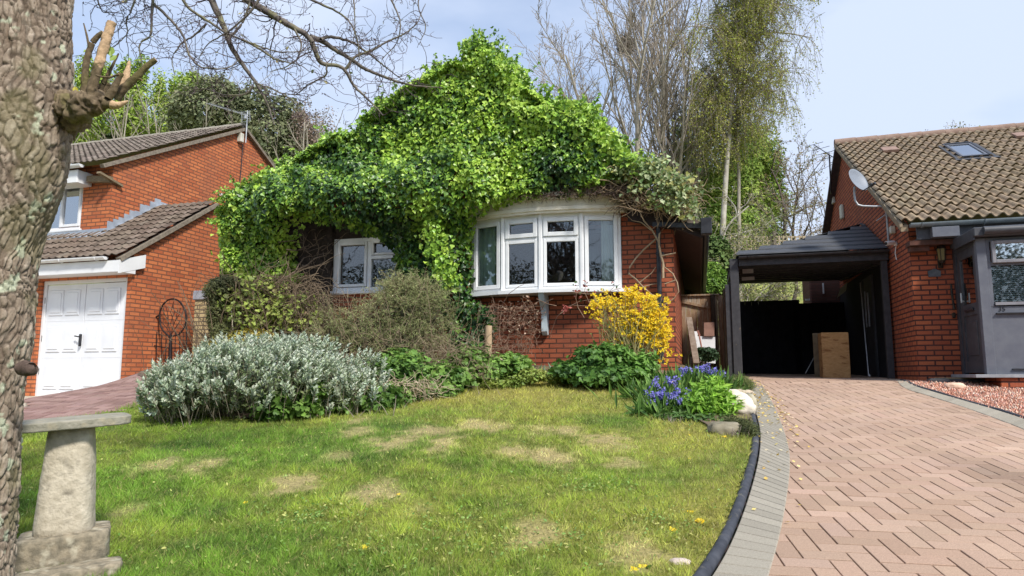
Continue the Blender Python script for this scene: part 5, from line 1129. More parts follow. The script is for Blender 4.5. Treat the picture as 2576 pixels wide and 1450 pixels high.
# ================================================================ FOREGROUND TREE
TY = 2.55
def tp3(px, py, Y=TY): return at(px, py, Y)
cent = [(-118,1640,150),(-100,1500,140),(-82,1420,123),(-75,1200,124),(-68,1000,128),(-60,850,142),(-52,700,146),(-38,600,150),(-12,500,158),(15,420,156),(28,330,158),(40,230,146),(42,120,142),(44,0,141),(50,-150,140),(62,-400,138),(90,-800,132),(120,-1300,120)]
rs = []; cs = []
for a, b, r in cent:                         # place the axis so that the trunk's right outline falls where measured
    rm = r/F*TY*.76; ry = ray(a+r, b); aR = math.atan2(ry[0], ry[1]); X = -2.0
    for _ in range(40): X = TY*math.tan(aR-math.asin(rm/math.hypot(X, TY)))
    z = EYE+ray(a+r, b)[2]/ry[1]*(TY-.03); cs.append((X, TY, z)); rs.append(rm)
cs = np.array(cs); rs = np.array(rs)
ds = np.concatenate(([0], np.cumsum(np.linalg.norm(np.diff(cs, axis=0), axis=1)))); nn = 620; t = np.linspace(0, ds[-1]*.70, nn)
CX = np.stack([np.interp(t, ds, cs[:,k]) for k in range(3)], 1); RX = np.interp(t, ds, rs)
ker = np.hanning(31); ker /= ker.sum()
for k in range(3): CX[15:-15,k] = np.convolve(CX[:,k], ker, 'valid')
RX[15:-15] = np.convolve(RX, ker, 'valid')
na = 300; aa = np.linspace(0, 2*pi, na, endpoint=False)
AX, TT = np.meshgrid(aa, np.arange(nn)); dirs = np.stack((np.cos(AX), np.sin(AX), 0*AX), 2)
P0 = CX[TT]+dirs*RX[TT][:,:,None]; PF_ = P0.reshape(-1,3)
def voro(P, seed):
    i = np.floor(P).astype(np.int64); f1 = np.full(len(P), 9.); f2 = np.full(len(P), 9.); cid = np.zeros(len(P))
    for dx in (-1,0,1):
        for dy in (-1,0,1):
            for dz in (-1,0,1):
                c = i+np.array((dx,dy,dz)); h = [_h(c[:,0],c[:,1],c[:,2],seed+k) for k in range(3)]
                d = np.linalg.norm(c+np.stack(h,1)-P, axis=1); nw = d < f1; f2 = np.where(nw, f1, np.minimum(f2, d)); cid = np.where(nw, h[0], cid); f1 = np.where(nw, d, f1)
    return f1, f2, cid
wv = (fbm(PF_, 6, 3, 2)-.5)[:,None]*np.array((.05,.05,.12))
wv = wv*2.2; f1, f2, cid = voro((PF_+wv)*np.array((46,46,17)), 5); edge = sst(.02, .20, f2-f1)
g1, g2, gid = voro((PF_+wv)*np.array((95,95,60)), 8)
big = fbm(PF_, 4, 3, 14)-.5
disp = .0085*edge*(.45+.9*cid)+.0022*gid+.0012*sst(0,.2,g2-g1)+.022*big+.003*(fbm(PF_, 90, 2, 3)-.5)-.008
VV = PF_+dirs.reshape(-1,3)*disp[:,None]
base_c = np.array([(.17,.125,.09),(.28,.22,.165),(.42,.35,.275)]); tt = np.clip(cid*.6+gid*.3+(fbm(PF_,40,2,7)-.5)*.8, 0, .999)*2; ii = tt.astype(int); ff = (tt-ii)[:,None]; CB = base_c[ii]*(1-ff)+base_c[np.minimum(ii+1,2)]*ff
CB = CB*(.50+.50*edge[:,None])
# lichen patches grow on the bark
li = np.zeros(len(PF_))
for (px, py, r) in ((35,800,.050),(30,850,.045),(48,760,.03),(90,510,.028),(165,290,.035),(60,520,.02),(80,1000,.012),(40,640,.018),(20,1150,.02),(150,330,.025),(10,720,.02),(60,430,.018)):
    q = tp3(px, py, TY-.19); li = np.maximum(li, 1-sst(.55, 1.15, np.linalg.norm((PF_-q)*np.array((1,.6,.8)), axis=1)/r+(fbm(PF_, 60, 3, 6)-.5)*1.5))
li = np.maximum(li, sst(.66,.72, fbm(PF_, 22, 4, 33))*.8)
lc = np.array((.50,.55,.40))*(1+.3*(fbm(PF_,120,2,4)-.5))[:,None]; CB = CB*(1-li[:,None]*.85)+lc*li[:,None]*.85
ms_ = sst(.62,.72, fbm(PF_, 5, 4, 51))[:,None]*.30; CB = CB*(1-ms_)+np.array((.13,.14,.04))*ms_
ii_ = np.arange(nn-1)[:,None]*na+np.arange(na)[None,:]; jj_ = np.arange(nn-1)[:,None]*na+(np.arange(na)[None,:]+1)%na
QQ = np.stack((ii_, jj_, jj_+na, ii_+na), 2).reshape(-1,4)
FT = empty('garden_tree', tuple(CX[0])); tag(FT, 'large scaly barked tree in the left foreground with hacked side branch and bare twigs', 'tree')
BK = tintmat('scaly_bark', .92, bump=.0016, bscale=330, vary=.22, vscale=120, spec=.15)
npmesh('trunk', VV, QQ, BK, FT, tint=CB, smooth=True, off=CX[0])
# hacked branch: swollen collar and sawn stubs
def cr(x, y, Y): return at(x/3.636, y/3.636, Y)
def barktube(name, pts, rr, par, col=((.15,.115,.07),(.26,.20,.13)), cut=None, lump=.25, n=18, sub=10, green=.3, sc=40):
    pts = np.array(pts); s = np.concatenate(([0], np.cumsum(np.linalg.norm(np.diff(pts, axis=0), axis=1)))); m = max(8, int(len(pts)*sub)); tq = np.linspace(0, s[-1], m)
    Q = np.stack([np.interp(tq, s, pts[:,k]) for k in range(3)], 1); r = np.interp(tq, s, rr); k5 = np.ones(5)/5
    if m > 12:
        for k in range(3): Q[2:-2,k] = np.convolve(Q[:,k], k5, 'valid')
    V, T = lines_mesh([(Q, r)], n); c = np.repeat(Q, n, 0); d = V-c; f = fbm(V, sc, 3, 9); V = c+d*(1+lump*2*(f-.5))[:,None]
    C = np.array(col[0])*(1-f[:,None])+np.array(col[1])*f[:,None]; gm = sst(.5,.7,fbm(V, 14, 3, 77))[:,None]*green; C = C*(1-gm)+np.array((.15,.16,.03))*gm; C = C*(.55+.7*fbm(V, 150, 2, 5))[:,None]
    if cut is not None:                      # sawn end: cap and pale stripped wood
        t0 = cut; wm = (np.repeat(tq/s[-1], n) > t0+.12*(f-.5)) & (d[:,0]-d[:,1]*.6 > -.2*np.abs(d).max()) if t0 < 1 else np.zeros(len(C), bool); C[wm] = np.array((.52,.36,.22))*(.85+.3*rnd(wm.sum()))[:,None]
    o = npmesh(name, V, T, BK, par, tint=C, smooth=True, off=CX[0])
    if cut is not None:
        e0 = Q[-1]; ring = V[-n:]; mb = MB().add([tuple(e0+(Q[-1]-Q[-2])*.15)]+[tuple(p) for p in ring], [(0,1+i,1+(i+1)%n) for i in range(n)]); mb.shift(CX[0]); q = mb.build('sawn_face', M('sawn_wood', (.55,.36,.22), (.42,.26,.15), 60, .8), par); q.parent = o
    return o
YS = 2.47
barktube('branch_collar', [cr(560,1050,2.60),cr(660,1015,2.54),cr(760,975,YS),cr(860,950,YS),cr(940,930,YS),cr(990,935,YS)], [.085,.060,.046,.042,.038,.022], FT, lump=.55, n=56, sub=22, sc=42, green=.35, col=((.10,.075,.05),(.25,.19,.12)))
st = [([(780,860),(775,740),(785,600),(812,480),(845,390),(900,325),(945,300)],[.020,.018,.016,.015,.014,.013,.011],1.0,YS+.02),
      ([(812,420),(795,330),(765,215)],[.006,.005,.003],1.0,YS+.02),
      ([(835,890),(850,780),(885,650),(925,520),(965,380),(1025,205)],[.028,.025,.023,.023,.024,.022],.42,YS-.02),
      ([(905,860),(925,790),(985,690),(1035,590),(1085,490)],[.016,.014,.010,.007,.004],1.0,YS+.04),
      ([(990,900),(1030,830),(1070,750),(1110,672)],[.020,.017,.014,.013],1.0,YS-.05),
      ([(1040,900),(1090,830),(1150,720),(1185,560)],[.026,.024,.022,.006],.35,YS+.03),
      ([(1060,905),(1130,810),(1250,705),(1330,620),(1425,545)],[.026,.022,.019,.016,.014],1.0,YS),
      ([(1240,710),(1300,735)],[.008,.006],1.0,YS),
      ([(960,945),(1050,965),(1110,955),(1170,925)],[.026,.020,.014,.004],.3,YS-.04),
      ([(880,690),(930,705),(1000,712),(1090,680)],[.005,.005,.006,.004],1.0,YS-.06),
      ([(900,900),(950,820),(990,760)],[.030,.024,.018],1.0,YS+.06)]
for pts, rr, cut, Y in st: barktube('branch_stub', [cr(x, y, Y) for x, y in pts], [q*.74 for q in rr], FT, cut=cut, lump=.30, n=20, sub=9, sc=75, col=((.085,.065,.04),(.22,.165,.10)))
barktube('bark_knot', [at(62,925,2.42), at(78,930,2.40), at(88,922,2.40)], [.026,.022,.004], FT, n=20, lump=.4, col=((.07,.05,.04),(.14,.10,.08)))
lf = [cr(1015,520,YS), cr(1005,560,YS), cr(710,830,YS+.02), cr(700,850,YS+.02)]; lf = np.array(lf)
V, T, C = leafgeo(lf, np.array([(.2,-1,.2)]*4), np.array([(-.2,0,1.),(.5,0,.8),(.5,0,-.5),(-.4,0,.9)]), np.array([.05,.035,.03,.03]), np.array([(.30,.42,.10)]*2+[(.5,.45,.05)]*2), 'oval', width=1.6)
npmesh('leaf', V, T, LEAF, FT, tint=C, off=CX[0])
# overhanging bare boughs
BL = []; TL_ = []
YB = 3.6
def bough(pts, r0, r1, Y0=YB, Y1=None, sub=6):
    m = len(pts); Y1 = Y1 or Y0; P = np.array([at(x, y, Y0+(Y1-Y0)*i/(m-1)) for i, (x, y) in enumerate(pts)])
    s = np.concatenate(([0], np.cumsum(np.linalg.norm(np.diff(P, axis=0), axis=1)))); tq = np.linspace(0, s[-1], m*sub); Q = np.stack([np.interp(tq, s, P[:,k]) for k in range(3)], 1)
    k5 = np.ones(5)/5
    for k in range(3): Q[2:-2,k] = np.convolve(Q[:,k], k5, 'valid')
    Q += R_.randn(*Q.shape)*.0012; return Q, np.linspace(r0, r1, len(Q))
limb = CX[-1]
B_ = [([(500,-140),(520,-60),(531,0),(564,66),(580,118),(600,149),(641,204),(671,256),(690,314)],.026,.004,3.6,3.7),
      ([(560,-60),(620,0),(680,35),(741,71),(780,93),(793,131),(805,158),(813,164),(854,164),(873,181),(887,214),(934,258),(964,291)],.026,.004,3.6,3.9),
      ([(780,93),(810,101),(837,123),(887,151),(914,173),(989,203),(1044,217),(1112,221)],.016,.003,3.75,4.0),
      ([(808,100),(824,92),(865,99),(892,110),(934,140),(975,173),(1013,203)],.010,.003,3.75,4.0),
      ([(870,173),(892,142),(934,129),(975,104),(1016,87),(1049,60),(1070,10)],.009,.002,3.85,3.9),
      ([(385,-60),(385,0),(382,40),(379,96),(352,105),(350,130),(360,170)],.010,.003,3.5,3.5),
      ([(345,-60),(340,0),(328,30),(315,60),(325,80),(298,110),(280,123)],.007,.002,3.5,3.5),
      ([(387,10),(430,50),(462,90),(475,140),(500,170),(560,175),(590,165),(600,150)],.008,.003,3.5,3.6),
      ([(440,-40),(470,20),(520,50),(560,80),(620,105),(690,130),(740,132),(800,120)],.009,.002,3.5,3.7),
      ([(575,100),(610,60),(625,20),(640,-40)],.008,.004,3.6,3.6),
      ([(610,100),(650,120),(690,150),(760,165),(775,180)],.008,.002,3.6,3.7),
      ([(820,165),(823,190),(800,200),(770,218),(745,240),(710,235)],.006,.002,3.7,3.8),
      ([(700,-60),(760,-10),(830,20),(880,50),(900,100),(905,150)],.010,.003,3.7,3.8),
      ([(880,-60),(890,0),(893,60),(888,110)],.006,.002,3.8,3.8),
      ([(690,-60),(640,20),(600,60),(560,90),(520,110),(500,150)],.008,.002,3.5,3.6),
      ([(230,-40),(245,0),(255,30),(275,35)],.006,.002,3.4,3.4),
      ([(520,60),(490,90),(455,110),(430,150),(440,190)],.006,.002,3.6,3.6),
      ([(640,204),(635,225),(615,240),(560,240),(525,225),(480,225)],.006,.002,3.65,3.7),
      ([(645,210),(700,230),(745,260),(770,300)],.005,.002,3.65,3.7),
      ([(740,71),(760,110),(750,150),(720,170),(680,180)],.006,.002,3.65,3.7),
      ([(950,-60),(990,10),(1010,60),(1000,110),(960,150)],.007,.002,3.85,3.9),
      ([(1060,-40),(1050,20),(1075,70),(1050,120)],.005,.002,3.9,3.9)]
for pts, r0, r1, Y0, Y1 in B_:
    Q, rr = bough(pts, r0, r1, Y0, Y1); BL.append((Q, rr))
    nk = int(len(Q)*.36)
    for k in range(nk):
        i = R_.randint(int(len(Q)*.15), len(Q)); d = R_.randn(3); d[1] *= .6; d[2] = abs(d[2])*.5-.35+.1*R_.randn(); L1 = .10+.22*R_.rand()
        P, r = wander(Q[i], d, L1, max(.0020, rr[i]*.28), .0012, 7, .75, .25, .1); TL_.append((P, r))
        for m_ in range(2):
            P2, r2 = wander(P[2+R_.randint(0,5)], R_.randn(3)+np.array((0,0,-.1)), .05+.11*R_.rand(), .0014, .0009, 5, .8, .1, .1); TL_.append((P2, r2))
            if R_.rand() < .35: P3, r3 = wander(P2[3], R_.randn(3), .03+.05*R_.rand(), .0012, .0008, 4, .7, 0, 0); TL_.append((P3, r3))
# limb joining the boughs to the trunk above the picture
top = CX[-1]; Q = np.array([top+np.array((0,0,-.25)), top+np.array((.25,.15,.35)), (0.2*top[0]+.8*at(560,-260,3.3)[0], 2.95, top[2]+.25), at(600,-200,3.45), at(640,-120,3.6), at(900,-150,3.8), at(1060,-110,3.9)])
BL.append((Q, np.array([.11,.10,.07,.05,.035,.02,.01])))
for a, b in (((500,-140),(600,-200)),((385,-60),(560,-230)),((345,-60),(560,-235)),((230,-40),(500,-240)),((440,-40),(600,-200)),((690,-60),(700,-140)),((560,-60),(600,-200)),((640,-40),(700,-140)),((880,-60),(880,-150))): BL.append((np.array([at(b[0],b[1],3.5), at((a[0]+b[0])/2,(a[1]+b[1])/2-20,3.5), at(a[0],a[1],3.55)]), np.array([.03,.022,.014])))
twigs('bough', BL, M('dark_bough', (.10,.085,.085), (.20,.175,.14), 30, .85, c3=(.20,.20,.10), s3=9), FT, 8, off=CX[0])
twigs('twigs', TL_, M('purple_twig', (.085,.060,.075), (.13,.095,.095), 20, .8), FT, 4, off=CX[0])
n = 1500; i = R_.randint(0, len(TL_), n); P = np.array([TL_[a][0][-1] if R_.rand() < .6 else TL_[a][0][R_.randint(0,len(TL_[a][0]))] for a in i])
V, T, C = leafgeo(P, rn3(n), rn3(n)+np.array((0,0,.2)), .008+.008*rnd(n), palette(n, [(.10,.07,.08),(.16,.11,.10),(.22,.24,.10)], w=[.5,.38,.12], jit=.2), 'slim', width=2.6)
npmesh('buds', V, T, LEAFM, FT, tint=C, off=CX[0])
n = 30; i = R_.randint(0, len(TL_), n); P = np.array([TL_[a][0][-1] for a in i]); V, T, C = leafgeo(P, rn3(n)+np.array((0,-1,.4)), rn3(n), .022+.016*rnd(n), palette(n, [(.30,.36,.14),(.40,.38,.18)], jit=.12), 'oval', width=1.5); npmesh('young_leaves', V, T, LEAF, FT, tint=C, off=CX[0])

# ================================================================ STONE PEDESTAL
SM = None
def stonemat(name, c1, c2, c3, sc=18): return M(name, c1, c2, sc, .95, bump=.006, bscale=55, c3=c3, s3=17, lo3=.54, hi3=.72, detail=8, spec=.15)
S1 = stonemat('pale_stone', (.42,.37,.28), (.58,.52,.41), (.26,.23,.18)); S2 = stonemat('lichen_stone', (.17,.15,.11), (.33,.28,.20), (.50,.46,.35), 30)
def slab(name, c, hx, hy, z0, z1, yaw, par, mat, amp=.02, sc=6, seed=1, off=None, taper=1.0, rnd_=.12, nx=44, nz=16, tilt=0):
    """rough hewn block with rounded plan"""
    V = []; T = []; 
    A = np.linspace(0, 2*pi, nx*2, endpoint=False); e = 2.0/ (2.0/(1-rnd_)) 
    prof = [(0.0,0),(.80,0),(.97,.02),(1.0,.10)]+[(1,q) for q in np.linspace(.2,.8,nz)]+[(1.0,.90),(.97,.98),(.80,1),(0.0,1)]
    for f, h in prof:
        k = 1+(taper-1)*h
        for a in A:
            ca, sa = math.cos(a), math.sin(a); p = 6.0 if rnd_ < .3 else 3.2; r = (abs(ca)**p+abs(sa)**p)**(-1/p); V.append((ca*r*hx*f*k, sa*r*hy*f*k, z0+(z1-z0)*h))
    V = np.array(V); q = fbm(V+seed*7, sc, 4, seed)-.5; q2 = fbm(V+seed*3, sc*7, 3, seed)-.5; rr = norm(np.column_stack((V[:,0], V[:,1], (V[:,2]-(z0+z1)/2)*.8))); V = V+rr*(q*amp+q2*amp*.45)[:,None]
    V[:,2] += V[:,0]*tilt
    cy, sy = math.cos(yaw), math.sin(yaw); V = np.column_stack((V[:,0]*cy-V[:,1]*sy+c[0], V[:,0]*sy+V[:,1]*cy+c[1], V[:,2])); m = len(A)
    T = [(i*m+j, i*m+(j+1)%m, (i+1)*m+(j+1)%m, (i+1)*m+j) for i in range(len(prof)-1) for j in range(m)]
    return npmesh(name, V, np.array(T), mat, par, smooth=True, off=off)
pc = at(160,1365,3.06); PX, PY = pc[0], pc[1]; gz_ = float(H(PX, PY)); zof = lambda py, Y: at(172, py, Y)[2]
PE = empty('stone_pedestal', (PX, PY, gz_)); tag(PE, 'old tapered stone pedestal with broad flat cap standing on the lawn', 'stone pedestal'); po = (PX, PY, gz_)
zb = zof(1345, 3.0); zt = zof(1078, 3.0)
slab('lower_slab', (PX+.14, PY-.18, 0), .19, .075, gz_-.08, gz_+.045, .55, PE, S2, .022, 7, 3, po, tilt=.06)
slab('base_slab', (PX+.0, PY-.0, 0), .17, .13, gz_-.02, zb+.004, .50, PE, S2, .020, 6, 5, po, tilt=.06)
slab('column', (PX, PY, 0), .112, .10, zb-.02, zt+.005, .35, PE, S1, .012, 9, 7, po, taper=.76, rnd_=.5)
slab('cap_stone', (PX-.01, PY+.02, 0), .215, .17, zt+.0, zt+.040, .62, PE, stonemat('grey_cap_stone', (.25,.24,.19), (.34,.32,.26), (.40,.35,.24)), .016, 7, 9, po, tilt=.06)
# ================================================================ IVY OVER THE BUNGALOW
VI = 10.05
IVP = [(548,690),(540,640),(550,560),(572,505),(590,475),(640,450),(700,420),(742,392),(785,388),(800,328),(850,332),(903,345),(925,272),(1000,228),(1055,205),(1065,168),(1120,152),(1165,142),(1158,97),(1198,86),(1218,105),(1245,122),(1292,152),(1310,215),(1350,232),(1420,247),(1482,252),(1500,292),(1545,332),(1570,372),(1622,412),(1600,440),(1545,448),(1500,482),(1420,500),(1330,506),(1235,520),(1188,545),(1172,600),(1174,750),(1225,772),(1238,800),(1232,850),(1190,885),(1125,880),(1108,800),(1062,748),(1015,735),(985,690),(972,615),(930,590),(850,568),(775,556),(738,575),(722,640),(738,700),(700,722),(600,706)]
IV = [tuple(FB.v(a, b, VI)[[0,2]]) for a, b in IVP]
IVY = Fo('climbing_ivy', FB, (-4.4,10.3,1.75), 'huge mass of bright green ivy draped over the bungalow gable and roof', 'ivy')
def roofz(u): return RZ+.12-np.where(u < RU, (RU-u)*((RZ-EZ)/(RU-UL)), (u-RU)*((RZ-EZ)/(UR-RU)))
def ivy_front(n, back=0., rr=.30):
    u = UL-1+rnd(n)*(UR-UL+2); z = 1.6+rnd(n)*6.0; d = edist(u, z, IV); ins = pip(u, z, IV); k = ins|((d < .09)&(z > 4.2)); u, z, d, ins = u[k], z[k], d[k], ins[k]; d = np.where(ins, d+.05, .01)
    P2 = np.column_stack((u, z, u*0)); lump = fbm(P2, 1.1, 3, 61)*.75+fbm(P2, 3.4, 3, 62)*.5
    rd = np.sqrt(np.clip(1-(1-np.clip(d/rr,0,1))**2, 0, 1))
    lower = sst(4.6, 3.7, z); tk = (.10+.70*lump*(1-.35*lower)+.50*sst(3.75,4.2,z)*sst(5.3,4.5,z)*sst(-7.5,-6.7,u)*sst(-2.6,-4.0,u))*rd-.12*(1-rd)
    v = 10.44-tk-back; e = .04
    def T_(uu, zz):
        q = np.column_stack((uu, zz, uu*0)); return .55*(fbm(q,1.1,3,61)*.75+fbm(q,3.4,3,62)*.5)
    gu = (T_(u+e, z)-T_(u-e, z))/(2*e); gz2 = (T_(u, z+e)-T_(u, z-e))/(2*e)
    return np.column_stack((u, v, z)), np.column_stack((-gu*1.2, -np.ones(len(u)), -gz2*1.2)), d, tk
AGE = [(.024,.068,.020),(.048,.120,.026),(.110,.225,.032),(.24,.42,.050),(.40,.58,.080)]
parts = []
P, Nn, d, tk = ivy_front(125000); n = len(P)
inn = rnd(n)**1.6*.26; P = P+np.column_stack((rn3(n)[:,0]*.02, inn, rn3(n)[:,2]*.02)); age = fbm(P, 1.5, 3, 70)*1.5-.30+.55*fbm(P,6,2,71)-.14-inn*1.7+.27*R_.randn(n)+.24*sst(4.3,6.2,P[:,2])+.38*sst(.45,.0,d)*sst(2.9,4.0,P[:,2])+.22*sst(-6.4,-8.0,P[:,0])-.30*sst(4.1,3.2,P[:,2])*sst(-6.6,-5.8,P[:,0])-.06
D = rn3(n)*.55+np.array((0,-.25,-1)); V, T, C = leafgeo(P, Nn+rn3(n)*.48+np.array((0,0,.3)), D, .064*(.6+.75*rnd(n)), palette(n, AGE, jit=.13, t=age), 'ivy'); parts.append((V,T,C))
# over the roof slopes, behind the gable silhouette
n = 52000; u = UL-.6+rnd(n)*(UR-UL+.2); v = 9.9+rnd(n)**1.5*3.4
P2 = np.column_stack((u, v, u*0)); z = roofz(u)+.10+.45*fbm(P2,1.3,3,66)+.12*fbm(P2,5,2,67)
# keep inside the skyline seen from the front: the skyline height at this u
su = np.linspace(UL-1, UR+.5, 200); sz = []
zt_ = np.linspace(2.5, 7.8, 220)
for q in su:
    m_ = pip(np.full(220, q), zt_, IV); sz.append(zt_[m_].max() if m_.any() else 3.0)
sky_z = np.interp(u, su, sz); z = np.minimum(z, sky_z+(v-VI)*.18-.05+.10*rnd(n)); k = (z > roofz(u)+.0)&(u < -1.2); P = np.column_stack((u, v, z))[k]; n = len(P); age = fbm(P,1.5,3,70)*1.2+.42+.2*R_.randn(n)
V, T, C = leafgeo(P, rn3(n)*.5+np.array((.35,-.9,.6)), rn3(n)*.6+np.array((0,-.4,-.8)), .062*(.6+.8*rnd(n)), palette(n, AGE, jit=.13, t=age), 'ivylo'); parts.append((V,T,C))
# thick growth behind the skyline where it towers over the roof
n = 30000; u = UL-.6+rnd(n)*(UR-UL+.2); zz0 = np.interp(u, su, sz); rz = roofz(u); z = rz+(zz0-rz)*rnd(n); v = 10.1+rnd(n)*.9; k = (zz0 > rz)&(rnd(n) < 1); P = np.column_stack((u, v, z))[k]
k = pip(P[:,0], P[:,2]-(P[:,1]-VI)*.05, IV); P = P[k]; n = len(P); age = fbm(P,1.5,3,70)*1.2+.35+.2*R_.randn(n)
V, T, C = leafgeo(P, rn3(n)*.6+np.array((.35,-.9,.6)), rn3(n)*.6+np.array((0,0,-.8)), .065*(.6+.8*rnd(n)), palette(n, AGE, jit=.13, t=age), 'ivylo'); parts.append((V,T,C))
# left flank of the house
n = 15000; v = 9.95+rnd(n)*2.6; z = 2.6+rnd(n)*2.0; P2 = np.column_stack((v, z, v*0)); u = UL-.02-.25*fbm(P2,1.4,3,68)*sst(9.8,10.3,v); P = np.column_stack((u, v, z)); P = P[pip(np.maximum(P[:,0],UL-.35), P[:,2], IV)|(P[:,1]>10.4)]; n = len(P)
V, T, C = leafgeo(P, rn3(n)*.5+np.array((-1,-.2,.3)), rn3(n)*.5+np.array((0,0,-1)), .062*(.6+.8*rnd(n)), palette(n, AGE, jit=.13, t=.3+.6*rnd(n)), 'ivylo'); parts.append((V,T,C))
# loose shoots sticking out
n0 = 260; Pb, Nb, db, tb = ivy_front(6000); k = db < .22; Pb = Pb[k][:n0*3]; ps_ = []; sh = []
for p in Pb[:n0]:
    out = np.array((p[0]+4.4, 0, p[2]-4.2)); out = out/np.linalg.norm(out); 
    if p[2] < 4.2: continue
    Q, r = wander(p, out*.8+np.array((0,-.5,.5))+R_.randn(3)*.4, .12+.2*R_.rand(), .004, .002, 6, .5, .3, 0); sh.append((Q, r)); ps_ += [q+R_.randn(3)*.02 for q in Q for _ in range(3)]
ps_ = np.array(ps_); n = len(ps_); V, T, C = leafgeo(ps_, rn3(n)+np.array((0,-.6,.7)), rn3(n)+np.array((0,0,-.4)), .052*(.6+.7*rnd(n)), palette(n, AGE[2:], jit=.12), 'ivy'); parts.append((V,T,C))
# a hanging spray of fresh leaves between the windows
for (px, py) in ((1085,560),(1100,590),(1090,620),(1110,650),(1120,680),(1130,700)):
    n = 90; c = FB.v(px, py, 9.72); P = c+rn3(n)*np.array((.10,.05,.10)); V, T, C = leafgeo(P, rn3(n)*.6+np.array((0,-1,.3)), rn3(n)*.5+np.array((0,0,-1)), .062*(.7+.6*rnd(n)), palette(n, AGE[3:], jit=.12), 'ivy'); parts.append((V,T,C))
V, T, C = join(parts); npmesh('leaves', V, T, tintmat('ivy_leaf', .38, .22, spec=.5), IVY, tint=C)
twigs('shoots', sh, M('green_stem', (.20,.22,.09), None), IVY, 3, off=IVY.o)
# dark sheets paint the shade under the ivy; bare stems beside the small window
m = MB(); MATW = M('painted_shade_brown', (.018,.013,.011), (.045,.033,.026), 22, .95, bump=.02, bscale=16)
m.add([(-8.3,10.46,1.7),(-6.055,10.46,1.7),(-6.055,10.46,4.3),(-8.3,10.46,4.3)], [(0,1,2,3)]); m.add([(-6.12,10.462,3.915),(-3.6,10.462,3.915),(-3.6,10.462,4.4),(-6.12,10.462,4.4)], [(0,1,2,3)]); m.build('wall_shade_sheet', MATW, IVY)
xs = np.linspace(-8.3,-6.06,60); zs_ = np.linspace(1.7,4.35,70); X, Z = np.meshgrid(xs, zs_); Pm = np.column_stack((X.ravel(), np.full(X.size,10.44), Z.ravel())); Pm[:,1] -= .16*fbm(Pm*np.array((1,0,.5)), 5, 4, 3); i_ = np.arange(69)[:,None]*60+np.arange(59)[None]; 
npmesh('hollow_shade_sheet', Pm, np.stack((i_,i_+1,i_+61,i_+60),2).reshape(-1,4), MATW, IVY, smooth=True)
SL = []
def pl(pts, v, r0, r1, v1=None):
    P = np.array([FB.v(a, b, v+(0 if v1 is None else (v1-v)*i/(len(pts)-1))) for i, (a, b) in enumerate(pts)]); P[1:-1] += R_.randn(len(P)-2, 3)*.006; return P, np.linspace(r0, r1, len(P))
SL += [pl([(700,712),(718,700),(745,680),(775,665),(795,650),(820,640),(835,628)],9.85,.022,.006,10.2), pl([(745,680),(752,665),(765,650),(785,640)],9.9,.014,.005,10.2), pl([(720,628),(745,632),(775,625),(800,610)],9.9,.012,.004,10.2), pl([(760,668),(790,672),(815,662),(838,655)],10.0,.012,.005,10.3), pl([(700,610),(735,605),(760,612)],9.9,.01,.003,10.1)]
SL += [pl([(795,712),(775,725),(755,745)],10.1,.012,.008), pl([(790,712),(800,740),(795,790),(798,830)],10.0,.014,.012), pl([(795,712),(812,735),(815,760)],10.05,.011,.006), pl([(800,712),(818,728),(832,748)],10.08,.010,.005), pl([(780,715),(765,750),(758,790)],10.05,.012,.008)]
for k in range(70):
    px = 735+R_.rand()*105; py = 600+R_.rand()*230; p = FB.v(px, py, 10.12+.2*R_.rand()); SL.append(wander(p, R_.randn(3)*np.array((1,.2,1)), .15+.35*R_.rand(), .006, .003, 7, .6, .2, 0))
twigs('bare_stems', SL, M('ivy_stem', (.10,.07,.05), (.22,.16,.11), 30, .85), IVY, 6, off=IVY.o)
# fill bottom between windows: dark ivy down the wall is in the outline already

# grey green creeper with its pale trunk at the right corner
VC_ = Fo('creeper', FB, (-.6,10.4,1.8), 'pale leaved creeper with bare forked trunk around the black downpipe', 'climbing plant')
ct = [pl([(1668,700),(1667,660),(1662,640),(1655,610),(1640,580),(1620,555),(1605,520),(1592,495)],10.30,.020,.008), pl([(1657,612),(1660,590),(1675,570),(1682,552),(1700,540)],10.28,.016,.007),
      pl([(1650,602),(1620,628),(1600,650),(1585,672),(1583,690),(1600,705),(1618,722),(1640,742),(1660,755)],10.40,.014,.012), pl([(1608,712),(1622,700),(1640,688),(1650,672)],10.40,.011,.006), pl([(1618,722),(1640,715),(1665,712)],10.42,.010,.006),
      pl([(1664,640),(1672,672),(1690,690),(1702,712),(1706,735),(1695,752),(1672,768)],10.32,.011,.009), pl([(1660,645),(1700,637)],10.3,.012,.012), pl([(1672,715),(1700,705)],10.3,.009,.007), pl([(1592,495),(1560,470),(1530,455),(1500,452)],10.1,.012,.006,9.9), pl([(1605,520),(1600,480),(1610,450),(1640,430)],10.1,.010,.005,9.9),
      pl([(1682,552),(1700,520),(1720,500),(1745,490)],10.2,.010,.004,10.0), pl([(1638,580),(1615,560),(1590,555),(1575,540)],10.3,.008,.004), pl([(1705,540),(1715,560),(1718,580)],10.3,.010,.006)]
for k in range(260):
    px = 1530+R_.rand()*215; py = 425+R_.rand()*95+(px-1530)*.12; p = FB.v(px, py, 9.95+.3*R_.rand()); ct.append(wander(p, R_.randn(3)*np.array((1,.3,.6)), .15+.3*R_.rand(), .005, .0025, 7, .6, .2, 0))
twigs('stems', ct, M('tan_stem', (.42,.31,.19), (.28,.20,.13), 30, .85), VC_, 7, off=VC_.o)
Pl = []
